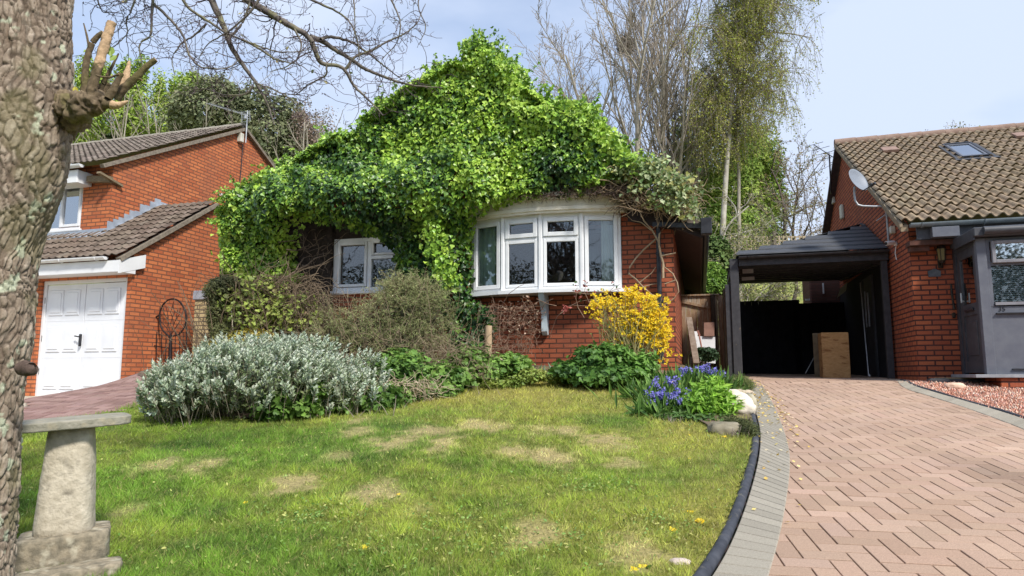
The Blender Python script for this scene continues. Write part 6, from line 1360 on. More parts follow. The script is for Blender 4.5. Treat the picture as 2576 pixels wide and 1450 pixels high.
for (px, py, sx, sy, m_) in ((1560,425,40,22,260),(1620,435,50,25,420),(1680,455,45,28,420),(1720,480,28,26,260),(1600,470,30,14,90),(1660,500,35,18,170),(1700,520,30,16,120),(1740,520,10,24,40),(1725,545,16,10,24),(1640,410,40,14,160)):
    for _ in range(m_): Pl.append(FB.v(px+R_.randn()*sx*.55, py+R_.randn()*sy*.6, 9.85+.45*R_.rand()))
Pl = np.array(Pl); n = len(Pl); V, T, C = leafgeo(Pl, rn3(n)*.6+np.array((0,-.8,.6)), rn3(n)*.6+np.array((.2,0,-1)), .060*(.6+.7*rnd(n)), palette(n, [(.14,.22,.07),(.30,.38,.16),(.46,.52,.28),(.34,.34,.10)], jit=.13), 'ivy', width=1.1); npmesh('leaves', V, T, LEAF, VC_, tint=C)
m = MB(); 
# dead brown growth heaped on the bow roof
DL = []
for k in range(1500):
    px = 1290+R_.rand()*325; py = 497-26*R_.rand()**1.3*(1-abs(px-1500)/260.)-(px-1290)*.03-3; p = FB.v(px, py+R_.rand()*6, 9.98+.32*R_.rand()); DL.append(wander(p, R_.randn(3)*np.array((1,.6,.35)), .05+.14*R_.rand(), .005, .003, 5, .7, .1, 0))
for k in range(500):
    px = 1540+R_.rand()*170; py = 470+R_.rand()*60; p = FB.v(px, py, 10.25+.15*R_.rand()); DL.append(wander(p, R_.randn(3)*np.array((1,.3,.5)), .1+.15*R_.rand(), .005, .003, 5, .7, .1, 0))
o = twigs('dead_stems', DL, M('dead_brown_stems', (.075,.048,.038), (.20,.14,.11), 30, .95), None, 3, off=FB.world(np.array((-2,10,4.4)))) if 0 else twigs('dead_stems', DL, M('dead_brown_stems', (.075,.048,.038), (.20,.14,.11), 30, .95), VC_, 3, off=VC_.o)
o['label'] = 'heap of dead brown stems on the lead roof of the bow window'

# ================================================================ BEDS
SOIL = M('garden_soil', (.11,.08,.055), (.19,.14,.095), 14, .95, bump=.03, bscale=22)
BED = [tuple(G(*p)[:2]) for p in ((395,1000),(440,1050),(620,1062),(760,1055),(900,1040),(1050,1010),(1180,985),(1280,962),(1400,960),(1560,968),(1640,985),(1660,1040),(1750,1062),(1830,1100),(1895,1100))]+[tuple(KC[k]) for k in range(60,90)]+[tuple(FB.world((-.2,12.5,0))[:2]),tuple(FB.world((-.35,10.47,0))[:2]),tuple(FB.world((-8.6,10.5,0))[:2]),(-5.6,10.3)]
gridmesh('flower_bed', np.linspace(-8,4.2,170), np.linspace(5.5,13,130), lambda x,y: H(x,y)+.022+.03*fbm(np.column_stack((x,y,x*0)),3,3,8), SOIL, mask=lambda x,y: pip(x,y,BED))
def gpz(px, py): return G(px, py)
# silver shrub
SIL = [(.40,.44,.38),(.52,.56,.50),(.62,.66,.60),(.30,.34,.26)]
sb = gpz(640,1050); ells = [EP(640,975,6.9,200,78,.75),EP(510,990,6.7,110,65,.6),EP(780,975,7.0,110,70,.6),EP(680,925,7.2,120,55,.55),EP(450,1010,6.6,62,42,.45),EP(880,1000,7.2,80,45,.5),EP(590,915,7.2,80,40,.5),EP(760,915,7.3,90,46,.5),EP(920,950,7.6,50,36,.4)]
SS = empty('silver_shrub', sb); tag(SS, 'spreading silver grey leaved shrub at the left edge of the lawn', 'shrub')
Ps = []; Ns = []; w_ = np.array([r[0]*r[2] for c, r in ells]); cnt = (w_/w_.sum()*1200).astype(int)
for (c, r), m_ in zip(ells, cnt):
    d = norm(rn3(m_)+np.array((0,-.55,.35))); Ps.append(c+d*np.array(r)*(.72+.40*rnd(m_))[:,None]*(1+.35*(fbm(c+d, 2.2, 2, 5)-.5))[:,None]); Ns.append(d)
Ps = np.concatenate(Ps); Ns = np.concatenate(Ns); kk = Ps[:,2] > H(Ps[:,0],Ps[:,1])+.05; Ps = Ps[kk]; Ns = Ns[kk]; parts = []; stm = []
for p, d0 in zip(Ps, Ns):
    ax = norm((d0*.55+np.array((0,-.1,1.))+R_.randn(3)*.25)[None])[0]; Ls = .10+.07*R_.rand(); m_ = 13
    tt = np.linspace(0,1,m_); a = np.arange(m_)*2.4; x = np.cross(ax, (0.3,1,.2)); x /= np.linalg.norm(x); y = np.cross(ax, x); rad_ = np.cos(a)[:,None]*x+np.sin(a)[:,None]*y
    P = p+ax*(tt*Ls)[:,None]; Dd = ax*(.45+.75*tt)[:,None]+rad_*(1.0-.55*tt)[:,None]; t_ = np.clip(tt*.5+.5*rnd(m_), 0, 1)
    parts.append((P, np.cross(np.cross(Dd, rad_)+1e-6, Dd)*-1+rad_*-.6+ax*.4, Dd, (.046+.024*rnd(m_))*(1-.30*tt), palette(m_, [(.15,.20,.09),(.33,.40,.26),(.56,.62,.48),(.74,.78,.68)], jit=.08, t=t_))); stm.append((np.array([p-ax*.16-np.array((0,0,.04)), p, p+ax*Ls]), np.array([.004,.003,.002])))
A_ = [np.concatenate([q[i] for q in parts]) for i in range(5)]; V, T, C = leafgeo(A_[0], A_[1], A_[2], A_[3], A_[4], 'oval', width=1.25)
npmesh('leaves', V, T, tintmat('silver_leaf', .8, .12, spec=.15), SS, tint=C, off=sb); twigs('stems', stm, M('grey_stem', (.20,.17,.12), (.30,.26,.2)), SS, 3, off=sb)
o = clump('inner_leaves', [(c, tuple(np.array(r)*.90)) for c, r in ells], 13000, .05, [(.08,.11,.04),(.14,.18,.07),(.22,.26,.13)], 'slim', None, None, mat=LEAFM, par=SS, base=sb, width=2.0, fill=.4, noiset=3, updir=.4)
# broad leaves and brambles
def leafbush(px, py, parts_, n, size, cols, lab, tpl='maple', name='leafy_plant', cat='plant', group=None, nst=24, hgt=.18, width=1.0, nt=3, fill=.6, mat=None, area=.2, stemm=None, droop=.1, r=.004):
    b = gpz(px, py); return clump(name, parts_, n, size, cols, tpl, lab, cat, group, mat or LEAF, stems=upstems(b, nst, hgt, .35, r, area=area), base=b, width=width, noiset=nt, fill=fill*.7, nz=1.25, stemm=stemm, droop=droop)
GRN2 = [(.065,.14,.027),(.13,.24,.045),(.22,.37,.075)]
leafbush(740,1055, [EP(700,1000,6.55,35,28,.2),EP(690,1030,6.5,55,26,.2),EP(760,1020,6.6,50,32,.2),EP(790,985,6.7,35,22,.2)], 800, .065, GRN2, 'dark green broad leaves poking through the front of the silver shrub', 'maple', name='bramble', cat='bramble', area=.2)
leafbush(900,1045, [EP(860,1025,7.0,50,28,.25),EP(930,1020,7.1,50,30,.25),EP(975,1000,7.3,50,30,.25)], 1100, .05, GRN2, 'low leafy weeds right of the silver shrub at the lawn edge', 'maple', name='bramble', cat='bramble', area=.25)
leafbush(1020,1000, [EP(960,950,8.0,60,45,.35),EP(1040,945,8.2,65,42,.35),EP(1110,955,8.4,60,40,.3),EP(1000,985,7.8,70,35,.3),EP(1100,985,8.2,60,28,.3),EP(1020,905,8.6,60,25,.3)], 5200, .055, GRN2+[(.26,.34,.12)], 'leafy tangle of nettles and weeds in the middle of the bed', 'maple', name='weed_patch', cat='weeds', area=.45, nst=60)
leafbush(1210,965, [EP(1190,915,9.0,55,42,.3),EP(1240,930,9.1,45,34,.3),EP(1290,920,9.3,45,26,.25),EP(1160,950,8.8,45,28,.3)], 2600, .065, GRN2+[(.30,.40,.14)], 'bright leafy clump under the left half of the bow window', 'maple', name='weed_patch', cat='weeds', area=.3)
leafbush(1300,960, [EP(1330,945,9.1,60,18,.2),EP(1400,950,9.1,55,14,.2),EP(1250,965,8.9,60,14,.2)], 2400, .04, [(.14,.22,.04),(.26,.34,.07),(.36,.40,.10)], 'low yellowish ground weeds along the top of the lawn', 'ivylo', name='ground_weeds', cat='weeds', area=.4)
leafbush(1500,960, [EP(1490,915,9.1,62,40,.3),EP(1550,905,9.2,50,36,.3),EP(1440,935,9.0,50,28,.3),EP(1580,935,9.0,50,28,.3),EP(1500,945,8.8,70,22,.3),EP(1620,920,9.1,36,32,.3)], 4600, .066, [(.06,.14,.03),(.12,.24,.045),(.21,.38,.08)], 'dark green bushy plant under the yellow forsythia', 'maple', name='leafy_bush', cat='bush', area=.35)
# strappy bulb leaves
b = gpz(1320,955); P = np.array(b)+rn3(150)*np.array((.22,.10,0)); P[:,2] = H(P[:,0],P[:,1]); n = 150
V, T, C = leafgeo(P, rn3(n)+np.array((0,-.5,.5)), rn3(n)*.8+np.array((0,0,.9)), .16+.1*rnd(n), palette(n, [(.12,.20,.10),(.22,.31,.20)], jit=.1), 'slim', width=1.1); o = npmesh('bulb_leaves', V, T, LEAF, None, tint=C, off=b); o.location = tuple(b); tag(o, 'tuft of bluish strap leaves below the pale blue bracket', 'plant')
# tangled shrubs below the small window
DRY = M('dry_stem', (.20,.15,.095), (.33,.26,.17), 10, .9); BRN = M('brown_stem', (.12,.085,.055), (.22,.16,.10), 10, .9)
b = gpz(600,960); b = np.array((at(680,900,9.3)[0], 9.3, float(H(at(680,900,9.3)[0], 9.3))))
E1 = [EP(640,740,9.3,95,55,.45),EP(585,745,9.2,45,45,.4),EP(700,790,9.2,90,70,.45),EP(620,820,9.1,60,65,.45),EP(570,770,9.1,28,45,.35),EP(760,820,9.3,70,60,.4)]
st_ = upstems(b, 260, 1.35, .30, .0055, .35, .3, .42)+[wander(EP(565+R_.rand()*245,700+R_.rand()*170,9.2,1,1)[0]+R_.randn(3)*.1, R_.randn(3)+np.array((0,0,-.4)), .25+.4*R_.rand(), .0045, .002, 6, .5, .3, 0) for _ in range(900)]
clump('straggly_shrub', E1, 3000, .05, [(.13,.16,.04),(.24,.30,.06),(.36,.44,.09),(.20,.14,.07)], 'maple', 'straggly brown stemmed shrub with yellow green leaves below the left of the ivy', 'shrub', None, LEAF, stems=st_, base=b, width=1.0, fill=.2, noiset=2.5, stemm=BRN)
b = np.array((at(560,800,9.0)[0], 9.0, float(H(at(560,800,9.0)[0], 9.0))))
clump('fir_bush', [EP(548,735,9.0,30,34,.25),EP(548,790,9.0,22,60,.25),EP(565,850,8.9,26,40,.25),EP(575,712,9.1,36,18,.25),EP(640,780,9.35,70,60,.2)], 16000, .06, [(.045,.055,.025),(.09,.10,.04),(.15,.16,.06)], 'slim', 'dark olive feathery conifer branch beside the stone wall', 'shrub', None, LEAFM, stems=upstems(b, 18, 1.3, .2, .01), base=b, width=1.2, fill=.5, noiset=3, stemm=BRN)
b = np.array((at(980,880,9.2)[0], 9.2, float(H(at(980,880,9.2)[0], 9.2)))); FEA = []
E2 = [EP(1000,790,9.5,90,52,.5),EP(910,830,9.3,110,48,.5),EP(1065,815,9.4,75,60,.5),EP(850,862,9.1,100,36,.45),EP(1000,872,9.1,110,38,.45),EP(1050,750,9.6,60,34,.35),EP(1010,745,9.6,34,28,.3)]
st_ = upstems(b, 120, 1.3, .5, .006, .3, .3, .5)
for k in range(1500):
    c, r = E2[R_.randint(len(E2))]; d = R_.randn(3); d /= np.linalg.norm(d); p = np.array(c)+d*np.array(r)*(.55+.5*R_.rand()); st_.append(wander(p, d*.6+np.array((0,-.2,.35))+R_.randn(3)*.5, .15+.22*R_.rand(), .004, .002, 6, .4, .5, 0)); FEA += [(q+R_.randn(3)*.01, d) for q in st_[-1][0][1:] for _ in range(5)]
FP = np.array([q for q, d in FEA]); n = len(FP); V, T, C = leafgeo(FP, rn3(n)+np.array((0,-.4,.6)), rn3(n)+np.array([d for q, d in FEA])*.6+np.array((0,0,.3)), .040*(.6+.8*rnd(n)), palette(n, [(.12,.14,.055),(.21,.24,.09),(.32,.34,.15),(.24,.20,.12)], jit=.12, t=fbm(FP,2,3,4)*1.3-.2+.25*rnd(n)), 'slim', width=1.1)
e = empty('juniper_shrub', b); tag(e, 'sprawling grey olive juniper like shrub under the small window', 'shrub'); npmesh('leaves', V, T, LEAFM, e, tint=C, off=b); twigs('stems', st_, DRY, e, 3, off=b)
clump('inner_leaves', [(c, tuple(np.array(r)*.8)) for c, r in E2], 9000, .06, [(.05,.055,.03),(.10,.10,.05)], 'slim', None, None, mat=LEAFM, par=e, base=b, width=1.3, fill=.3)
# dead brown undergrowth and dry stalks
b = np.array((at(900,880,8.7)[0], 8.7, float(H(at(900,880,8.7)[0], 8.7)))); DS_ = []
for k in range(700):
    px = 780+R_.rand()*440; py = 850+R_.rand()*100+(px-780)*.02; p = at(px, py, 8.5+.6*R_.rand()); DS_.append(wander(p, R_.randn(3)*np.array((1,.6,.6))+np.array((0,0,.3)), .15+.3*R_.rand(), .004, .002, 6, .5, .2, 0))
o = twigs('dead_stalks', DS_, DRY, None, 3, off=b); o.location = tuple(b); tag(o, 'matted dry brown stalks lying between silver shrub and green weeds', 'dead stalks', kind='stuff')
b = np.array((at(1010,1000,7.6)[0], 7.6, float(H(at(1010,1000,7.6)[0], 7.6)))); DS_ = []
for k in range(420):
    px = 850+R_.rand()*260; py = 1035-(px-850)*.09-R_.rand()*60; p = at(px, py, 7.0+(px-850)/260*.9); DS_.append(wander(p, R_.randn(3)*np.array((1,.6,.7)), .08+.2*R_.rand(), .0045, .002, 6, .6, .2, 0))
o = twigs('dry_litter', DS_, M('straw_stem', (.42,.33,.22), (.55,.46,.33), 10, .9), None, 3, off=b); o.location = tuple(b); tag(o, 'pale dry stalks and litter at the lawn edge of the bed', 'dead stalks', kind='stuff')
# yellow-orange low plant behind the silver shrub
leafbush(560,900, [EP(575,865,8.6,45,24,.2),EP(640,850,8.8,60,16,.2),EP(540,880,8.4,35,20,.2)], 2600, .04, [(.35,.27,.05),(.45,.38,.07),(.25,.24,.06)], 'yellow orange small leaved plant behind the silver shrub', 'ivylo', name='yellow_heath', cat='plant')
m = MB(); a = at(582,783,8.9); c = at(588,855,8.9); m.tube([c, a], .008, 6); m.shift(c); o = m.build('bamboo_cane', M('pale_cane', (.62,.55,.42), None), None); o.location = tuple(c); tag(o, 'short pale cane standing above the silver shrub', 'cane')
# cut stump, stone
def post(px0, py0, px1, py1, Y, r, name, mat, lab, cat, n=14, tp=.9):
    a = at(px0, py0, Y); c = at(px1, py1, Y); m = MB(); m.tube([a, a*.5+c*.5+np.array((.006,0,0)), c], [r, r*.95, r*tp], n); m.shift(a); o = m.build(name, mat, None); o.location = tuple(a); return tag(o, lab, cat)
WDS = M('bare_wood', (.40,.28,.17), (.52,.39,.25), 16, .85, stretch=(1,1,.3), bump=.003)
post(1226,905,1229,820,9.75,.055, 'cut_stump', WDS, 'pale sawn stump standing against the brick under the bow window', 'stump')
b = at(1256,925,9.15); o = blob('bed_stone', (0,0,0), (.085,.07,.13), M('buff_rock', (.42,.34,.24), (.52,.44,.33), 9, .9, bump=.006), None, .15, 2, 4); o.location = tuple(b); tag(o, 'buff upright stone among the leaves under the bow window', 'stone')
# dry climber with seed heads, rose stems with red leaves
b = FB.world(np.array((-2.9,10.3,1.8))); RS = [pl([(1240,900),(1255,850),(1258,800),(1262,770),(1280,740),(1305,720),(1318,716)],10.1,.009,.003,9.8), pl([(1330,890),(1335,840),(1350,800),(1375,760),(1392,752)],10.3,.006,.004,10.1)]
RS = [(FB.wa(P), r) for P, r in RS]; HD = []
for k in range(260):
    px = 1225+R_.rand()*125; py = 770+R_.rand()*120; p = at(px, py, 10.35+.25*R_.rand()); q = wander(p, R_.randn(3)*np.array((1,.3,1))+np.array((0,0,.4)), .12+.2*R_.rand(), .004, .002, 6, .6, .2, 0); RS.append(q); 
    if px > 1265 and py < 850: HD += [q[0][-1]+R_.randn(3)*.015 for _ in range(3)]
e = empty('dry_climber', b); tag(e, 'dry brown climber with papery seed heads on the brick left of the bracket', 'climbing plant'); twigs('stems', RS, M('reddish_stem', (.22,.13,.09), (.34,.22,.15), 12, .9), e, 4, off=b)
HD = np.array(HD); n = len(HD); V, T, C = leafgeo(HD, rn3(n), rn3(n), .026*(.6+.8*rnd(n)), palette(n, [(.30,.19,.12),(.50,.38,.28),(.22,.12,.08)], jit=.12), 'maple'); npmesh('seed_heads', V, T, LEAFM, e, tint=C, off=b)['kind'] = 'stuff'
b = FB.world(np.array((-1.7,10.0,2.2))); RO = [pl(q, v, .006, .003) for q, v in (([(1385,840),(1400,800),(1425,775),(1460,758),(1500,752)],10.1),([(1470,800),(1452,775),(1448,750),(1452,722)],9.8),([(1500,790),(1480,760),(1470,735),(1475,712)],9.8),([(1410,790),(1440,768),(1480,770),(1510,762)],10.0),([(1440,735),(1480,742),(1530,735),(1562,725)],9.75),([(1400,770),(1380,765),(1350,752)],9.9),([(1480,760),(1520,745),(1545,722)],9.75))]
RO = [(FB.wa(P), r) for P, r in RO]; e = empty('rose_bush', b); tag(e, 'thin rose stems with dark red leaves in front of the bow window sill', 'rose'); twigs('stems', RO, MATS['reddish_stem'], e, 5, off=b)
LP = []
for px, py, m_ in ((1450,712,5),(1452,735,8),(1478,712,5),(1475,728,5),(1545,716,5),(1555,730,4),(1498,742,4),(1462,750,6),(1500,768,6),(1422,775,4),(1530,735,3)):
    for _ in range(m_): LP.append(at(px+R_.randn()*5, py+R_.randn()*5, 10.0+R_.randn()*.05))
LP = np.array(LP); n = len(LP); V, T, C = leafgeo(LP, rn3(n)+np.array((0,-1,.2)), rn3(n), .05*(.6+.7*rnd(n)), palette(n, [(.22,.04,.03),(.35,.10,.07),(.08,.13,.05)], jit=.15), 'oval', width=1.4); npmesh('leaves', V, T, LEAF, e, tint=C, off=b)
for i, (px, py) in enumerate(((1424,776),)):
    c = at(px, py, 9.9); n = 46; P = c+rn3(n)*.018; V, T, C = leafgeo(P, rn3(n)+np.array((0,-1,.2)), rn3(n)+np.array((0,-.3,-.5)), .05*(.6+.6*rnd(n)), palette(n, [(.62,.20,.16),(.50,.14,.12)], jit=.1), 'petal'); npmesh('rose_flower', V, T, LEAF, e, tint=C, off=b)
# forsythia
b = at(1590,895,9.5); b[2] = float(H(b[0],b[1])); FS = []; FL = []
for k in range(240):
    tx = 1485+R_.rand()*200; ty = 735+R_.rand()**1.1*105; 
    if tx > 1640: ty += 8
    p1 = at(tx, ty, 9.55+.4*(R_.rand()-.5)); s = b+np.array((R_.randn()*.16, R_.randn()*.08, 0)); mid = (s+p1)/2+np.array((R_.randn()*.06,R_.randn()*.05,.08)); tq = np.linspace(0,1,10)[:,None]; Q = s*(1-tq)**2+2*mid*tq*(1-tq)+p1*tq**2; FS.append((Q, np.linspace(.006,.0025,10)))
    if R_.rand() < .70-.62*sst(1600,1520,tx): FL += [Q[i]+R_.randn(3)*.018 for i in (6,7,8,9,9) for _ in range(R_.randint(1,4))]
for px, py, m_ in ((1520,760,50),(1500,785,26),(1495,765,20),(1600,745,60),(1650,790,90),(1660,830,90),(1640,850,70),(1560,820,50),(1590,840,50),(1575,800,30),(1660,870,24),(1620,800,60),(1560,770,30),(1580,735,30),(1545,895-60,20),(1555,878,10),(1667,885,8),(1672,900,8)):
    FL += [at(px+R_.randn()*13, py+R_.randn()*9, 9.42+.2*R_.rand()) for _ in range(m_)]
FL = np.array(FL); n = len(FL); parts = []
for j in range(4):
    a = j*pi/2+.5; Dd = np.column_stack((np.full(n,math.cos(a)), np.full(n,-.45), np.full(n,math.sin(a))))+rn3(n)*.3; parts.append(leafgeo(FL, rn3(n)*.35+np.array((0,-1,.3)), Dd, .030*(.75+.5*rnd(n)), palette(n, [(.80,.55,.008),(.86,.66,.02),(.70,.46,.01)], jit=.06), 'petal'))
e = empty('forsythia', b); tag(e, 'yellow flowering forsythia bush at the corner of the brick bungalow', 'shrub'); V, T, C = join(parts); npmesh('flowers', V, T, tintmat('petal', .6, .3), e, tint=C, off=b); twigs('stems', FS, M('olive_stem', (.24,.20,.08), (.34,.29,.13), 9, .85), e, 4, off=b)
n = 1500; i = R_.randint(0,len(FS),n); P = np.array([FS[a][0][R_.randint(3,10)] for a in i])+rn3(n)*.03; V, T, C = leafgeo(P, rn3(n)+np.array((0,-.5,.5)), rn3(n)+np.array((0,0,.5)), .035*(.6+.8*rnd(n)), palette(n, [(.18,.26,.05),(.28,.34,.08)], jit=.12), 'slim', width=2); npmesh('leaves', V, T, LEAF, e, tint=C, off=b)
# bluebells: each clump a plant
BLUE = [(.20,.20,.62),(.28,.27,.72),(.36,.34,.78),(.25,.23,.60)]
def bluebells(px, py, Y, stalks, nleaf, lab, grp='bluebell clumps', hgt=.26, area=.10, topy=None):
    x = at(px, py, Y); b = np.array((x[0], Y, float(H(x[0], Y)))); e = empty('bluebell', b); tag(e, lab, 'bluebells', grp)
    P = b+rn3(nleaf)*np.array((area,area*.8,0)); P[:,2] = H(P[:,0],P[:,1])+.02; n = nleaf
    V, T, C = leafgeo(P, rn3(n)+np.array((0,-.6,.4)), rn3(n)*.55+np.array((0,-.1,1)), hgt*(.55+.5*rnd(n)), palette(n, [(.07,.15,.03),(.12,.23,.05),(.18,.31,.07)], jit=.12), 'slim', width=.9); npmesh('leaves', V, T, LEAF, e, tint=C, off=b)
    S_ = []; F_ = []; FD = []
    for (sx, sy) in stalks:
        tpp = at(sx, sy, Y-.02+.08*R_.randn()); s = np.array((tpp[0]*.6+b[0]*.4+R_.randn()*.02, b[1], b[2])); tq = np.linspace(0,1,8)[:,None]; bend = np.array((.03*R_.randn(),-.01,0)); Q = s*(1-tq)+tpp*tq+bend*tq*tq; S_.append((Q, np.linspace(.0035,.002,8)))
        for j in range(11):
            q = Q[-1]-(Q[-1]-Q[0])*(.028*j); F_.append(q+R_.randn(3)*np.array((.016,.012,.005))); FD.append((R_.randn()*.7,R_.randn()*.5-.2,-.6))
    if S_:
        twigs('stalks', S_, M('flower_stalk', (.14,.22,.06), None), e, 4, off=b); F_ = np.array(F_); FD = np.array(FD); n = len(F_); parts = []
        for j in range(3): parts.append(leafgeo(F_, rn3(n)+np.array((0,-1,.2)), FD+rn3(n)*.3, .030*(.8+.4*rnd(n)), palette(n, BLUE, jit=.08), 'petal'))
        V, T, C = join(parts); npmesh('flowers', V, T, MATS['petal'], e, tint=C, off=b)
    return e
def sk(cx, cy, sx, sy, n): return [(cx+R_.randn()*sx, cy+R_.randn()*sy) for _ in range(n)]
bluebells(1745,985,8.7, sk(1760,922,14,6,14)+sk(1720,925,8,4,5), 500, 'bluebells with the tallest purple blue spikes before the side passage', hgt=.34, area=.2)
bluebells(1795,985,8.6, sk(1800,935,8,6,10), 260, 'bluebells nearest the black carport post', hgt=.28, area=.13)
bluebells(1660,1020,7.9, sk(1648,960,10,8,9)+sk(1685,950,9,7,8), 380, 'bluebells at the left back of the bulb patch near fallen yellow flowers', hgt=.28, area=.17)
bluebells(1672,1050,6.9, sk(1668,985,18,6,20)+sk(1672,1015,14,8,14), 420, 'front left bluebells drooping over the lawn edge', hgt=.26, area=.15)
bluebells(1715,1050,6.9, sk(1715,1000,14,10,10)+sk(1735,1010,10,8,4), 420, 'sparse bluebells beside the bright green leafy plant', hgt=.22, area=.15)
leafbush(1785,1050, [EP(1785,1005,6.95,50,46,.26),EP(1750,1025,6.8,45,30,.22),EP(1822,1020,6.85,36,34,.2),EP(1790,980,7.2,30,34,.2)], 3600, .085, [(.15,.30,.03),(.22,.42,.045),(.32,.52,.07)], 'vivid light green leafy plant beside the white boulder', 'slim', name='leafy_perennial', cat='plant', width=1.7, nt=4, droop=-.3, area=.08)
leafbush(1700,1065, [EP(1690,1050,6.65,55,14,.2),EP(1760,1055,6.6,60,14,.2),EP(1820,1070,6.4,40,12,.15)], 1500, .05, [(.06,.13,.03),(.13,.22,.05)], 'low dark green foliage along the front of the bulb patch', 'oval', name='ground_plant', cat='plant', area=.12, hgt=.08)
# yellow flowers by the bluebells
def simplefl(px, py, Y, nfl, lab, name='yellow_flower', cat='flower', grp=None, col=((.85,.60,.02),(.9,.7,.05)), s=.035, spread=6):
    if Y is None: b = G(px, py+3); Y = b[1]
    x = at(px, py, Y); b = np.array((x[0], Y, float(H(x[0], Y)))); F_ = np.array([at(px+R_.randn()*spread, py+R_.randn()*spread*.5, Y+R_.randn()*.01) for _ in range(nfl)]); 
    F_[:,2] = np.maximum(F_[:,2], b[2]+.02); parts = []
    for j in range(9):
        a = j*2*pi/9; Dd = np.column_stack((np.full(nfl,math.cos(a)), np.full(nfl,math.sin(a)), np.full(nfl,.25)))+rn3(nfl)*.12; parts.append(leafgeo(F_, rn3(nfl)*.15+np.array((0,-.5,1)), Dd, s*(.8+.3*rnd(nfl))*.62, palette(nfl, list(col), jit=.05), 'petal'))
    e = empty(name, b); tag(e, lab, cat, grp); V, T, C = join(parts); npmesh('flower', V, T, MATS['petal'], e, tint=C, off=b)
    twigs('stalk', [(np.array([(f[0],f[1],b[2]-.01), f*.5+np.array((f[0],f[1],b[2]))*.5+np.array((.004,0,0)), f-np.array((0,0,.002))]), np.array([.002,.002,.002])) for f in F_], MATS['flower_stalk'], e, 4, off=b)
    n = 14; P = np.repeat(b[None], n, 0)+rn3(n)*np.array((.02,.02,.0)); P[:,2] += .01; V, T, C = leafgeo(P, rn3(n)*.2+np.array((0,0,1)), rn3(n)*np.array((1,1,.1))+np.array((0,0,.25)), .06*(.5+.7*rnd(n)), palette(n, GRN2, jit=.1), 'oval', width=.8); npmesh('leaves', V, T, LEAF, e, tint=C, off=b); return e
GD = 'dandelions in the lawn'
for px, py, nf, lab in ((1590,1443,1,'dandelion at the bottom edge of the picture, left of a close pair'),(1620,1440,2,'pair of dandelions at the bottom edge of the picture'),(1726,1298,1,'dandelion in the lawn nearest to the black edging'),(1690,1344,1,'dandelion in the lawn below and left of the one by the edging'),(1757,1322,2,'dandelion beside a scrap of pink petals'),(1738,1160,2,'dandelion high up the right side of the lawn'),(1730,1100,1,'yellow bloom at the foot of the heather clump'),(915,1388,1,'pale small dandelion in the lower middle of the lawn'),(1000,1252,1,'tiny dandelion far left of the middle of the lawn'),(620,1273,1,'small dandelion between the stone pedestal and mid lawn')): simplefl(px, py, None, nf, lab, 'dandelion', 'dandelion', GD, s=.036 if py > 1290 else .026, spread=4)
simplefl(1697,970,8.3,9,'orange yellow primrose like flowers behind the bluebells','primrose','flower',None,((.85,.48,.06),(.9,.62,.15)),.045,13)
simplefl(1818,1112,5.75,2,'small yellow flower at the edge of the dark rock','cowslip','flower',None,s=.03,spread=5)
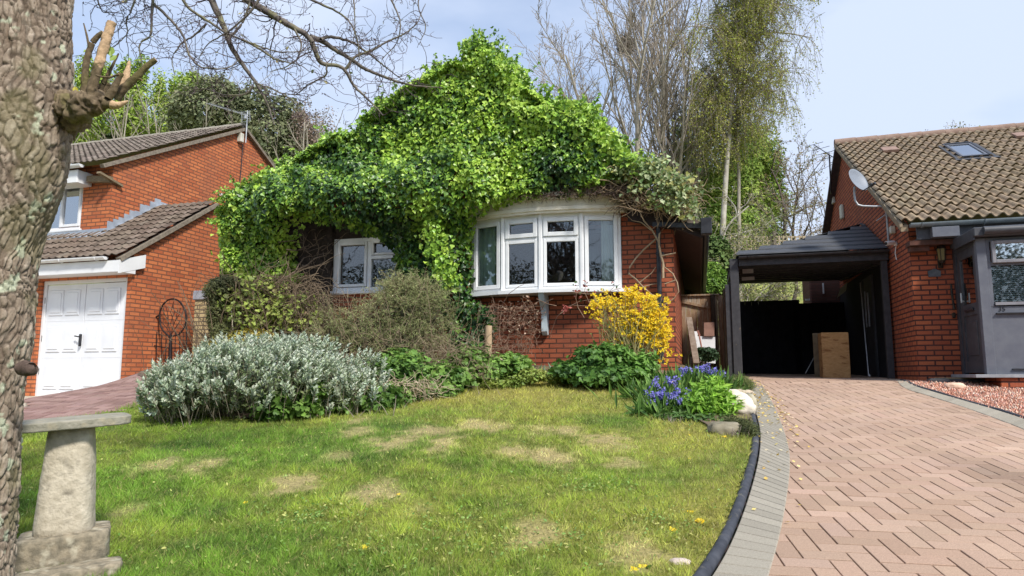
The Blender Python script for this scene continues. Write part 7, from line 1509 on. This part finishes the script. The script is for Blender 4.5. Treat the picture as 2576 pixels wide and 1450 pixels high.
# boulders
WR = M('white_boulder', (.60,.53,.42), (.74,.68,.58), 6, .9, bump=.012, bscale=16, c3=(.42,.36,.27), s3=7, lo3=.6, hi3=.75)
b = at(1852,1030,6.95); b[2] = float(H(b[0],b[1]))+.10; o = blob('white_rock', (0,0,0), (.16,.20,.14), WR, None, .34, 1.6, 3, yaw=.5, n=28); o.location = tuple(b); o.rotation_euler = (0,.35,0); tag(o, 'large cream white boulder beside the leafy plant at the driveway', 'boulder')
b = at(1882,1030,7.25); b[2] = float(H(b[0],b[1]))+.06; o = blob('white_rock', (0,0,0), (.075,.16,.11), M('greenish_rock', (.34,.31,.21), (.46,.42,.31), 8, .9, bump=.01, bscale=18), None, .22, 1.6, 9, n=22); o.location = tuple(b); tag(o, 'smaller greenish grey boulder tight against the driveway border', 'boulder')
b = at(1822,1094,5.95); b[2] = float(H(b[0],b[1]))+.035; o = blob('dark_rock', (0,0,0), (.15,.12,.075), M('mossy_rock', (.17,.15,.10), (.28,.25,.18), 9, .95, bump=.012, bscale=18), None, .3, 1.8, 5, n=24); o.location = tuple(b); tag(o, 'low mossy dark rock at the bottom of the bulb patch', 'rock')
b = at(1865,985,8.4); b[2] = float(H(b[0],b[1]))+.02; o = blob('bed_rock', (0,0,0), (.14,.10,.05), MATS['buff_rock'], None, .3, 1.8, 12); o.location = tuple(b); tag(o, 'half buried buff stone behind the white boulder', 'rock')
b = at(1712,1442,3.05); b[2] = float(H(b[0],b[1]))+.015; o = blob('lawn_stone', (0,0,0), (.05,.035,.022), M('pinkish_stone', (.50,.40,.34), (.62,.53,.46), 20, .9), None, .3, 1.8, 15); o.location = tuple(b); tag(o, 'pale pink stone at the bottom of the lawn by the edging', 'stone')
leafbush(1862,1105, [EP(1868,1080,5.95,34,28,.14),EP(1848,1068,6.2,30,20,.14),EP(1882,1090,5.8,18,22,.10)], 6500, .040, [(.07,.085,.03),(.12,.14,.05),(.20,.20,.09)], 'dark wiry heather clump hanging over the black edging', 'slim', name='heather', cat='shrub', width=1.0, mat=LEAFM, area=.05, hgt=.1)
leafbush(1880,975, [EP(1855,960,8.9,30,16,.2),EP(1880,972,8.7,16,14,.15)], 2000, .05, [(.12,.16,.05),(.20,.24,.07)], 'ragged grass tuft at the foot of the carport post', 'slim', name='grass_tuft', cat='grass tuft', width=.8, droop=-.6, area=.05, hgt=.12)
leafbush(1780,905, [EP(1772,890,12.0,26,16,.2)], 1400, .06, [(.03,.07,.03),(.06,.11,.05)], 'small dark green bush in the passage before the white board', 'ivylo', name='dark_bush', cat='bush')
# green ivy creeping below the sill at the left of the bow
p = at(3145/1.412+0,1367/1.412,9.6)
b = at(2402,975,9.0); b[2] = float(H(b[0],b[1]))+.03; o = blob('pink_rock', (0,0,0), (.13,.08,.05), M('salmon_rock', (.62,.40,.28), (.70,.52,.40), 9, .9, bump=.006), None, .2, 1.8, 21); o.location = tuple(b); tag(o, 'salmon pink stone lying on the gravel by the porch step', 'stone')
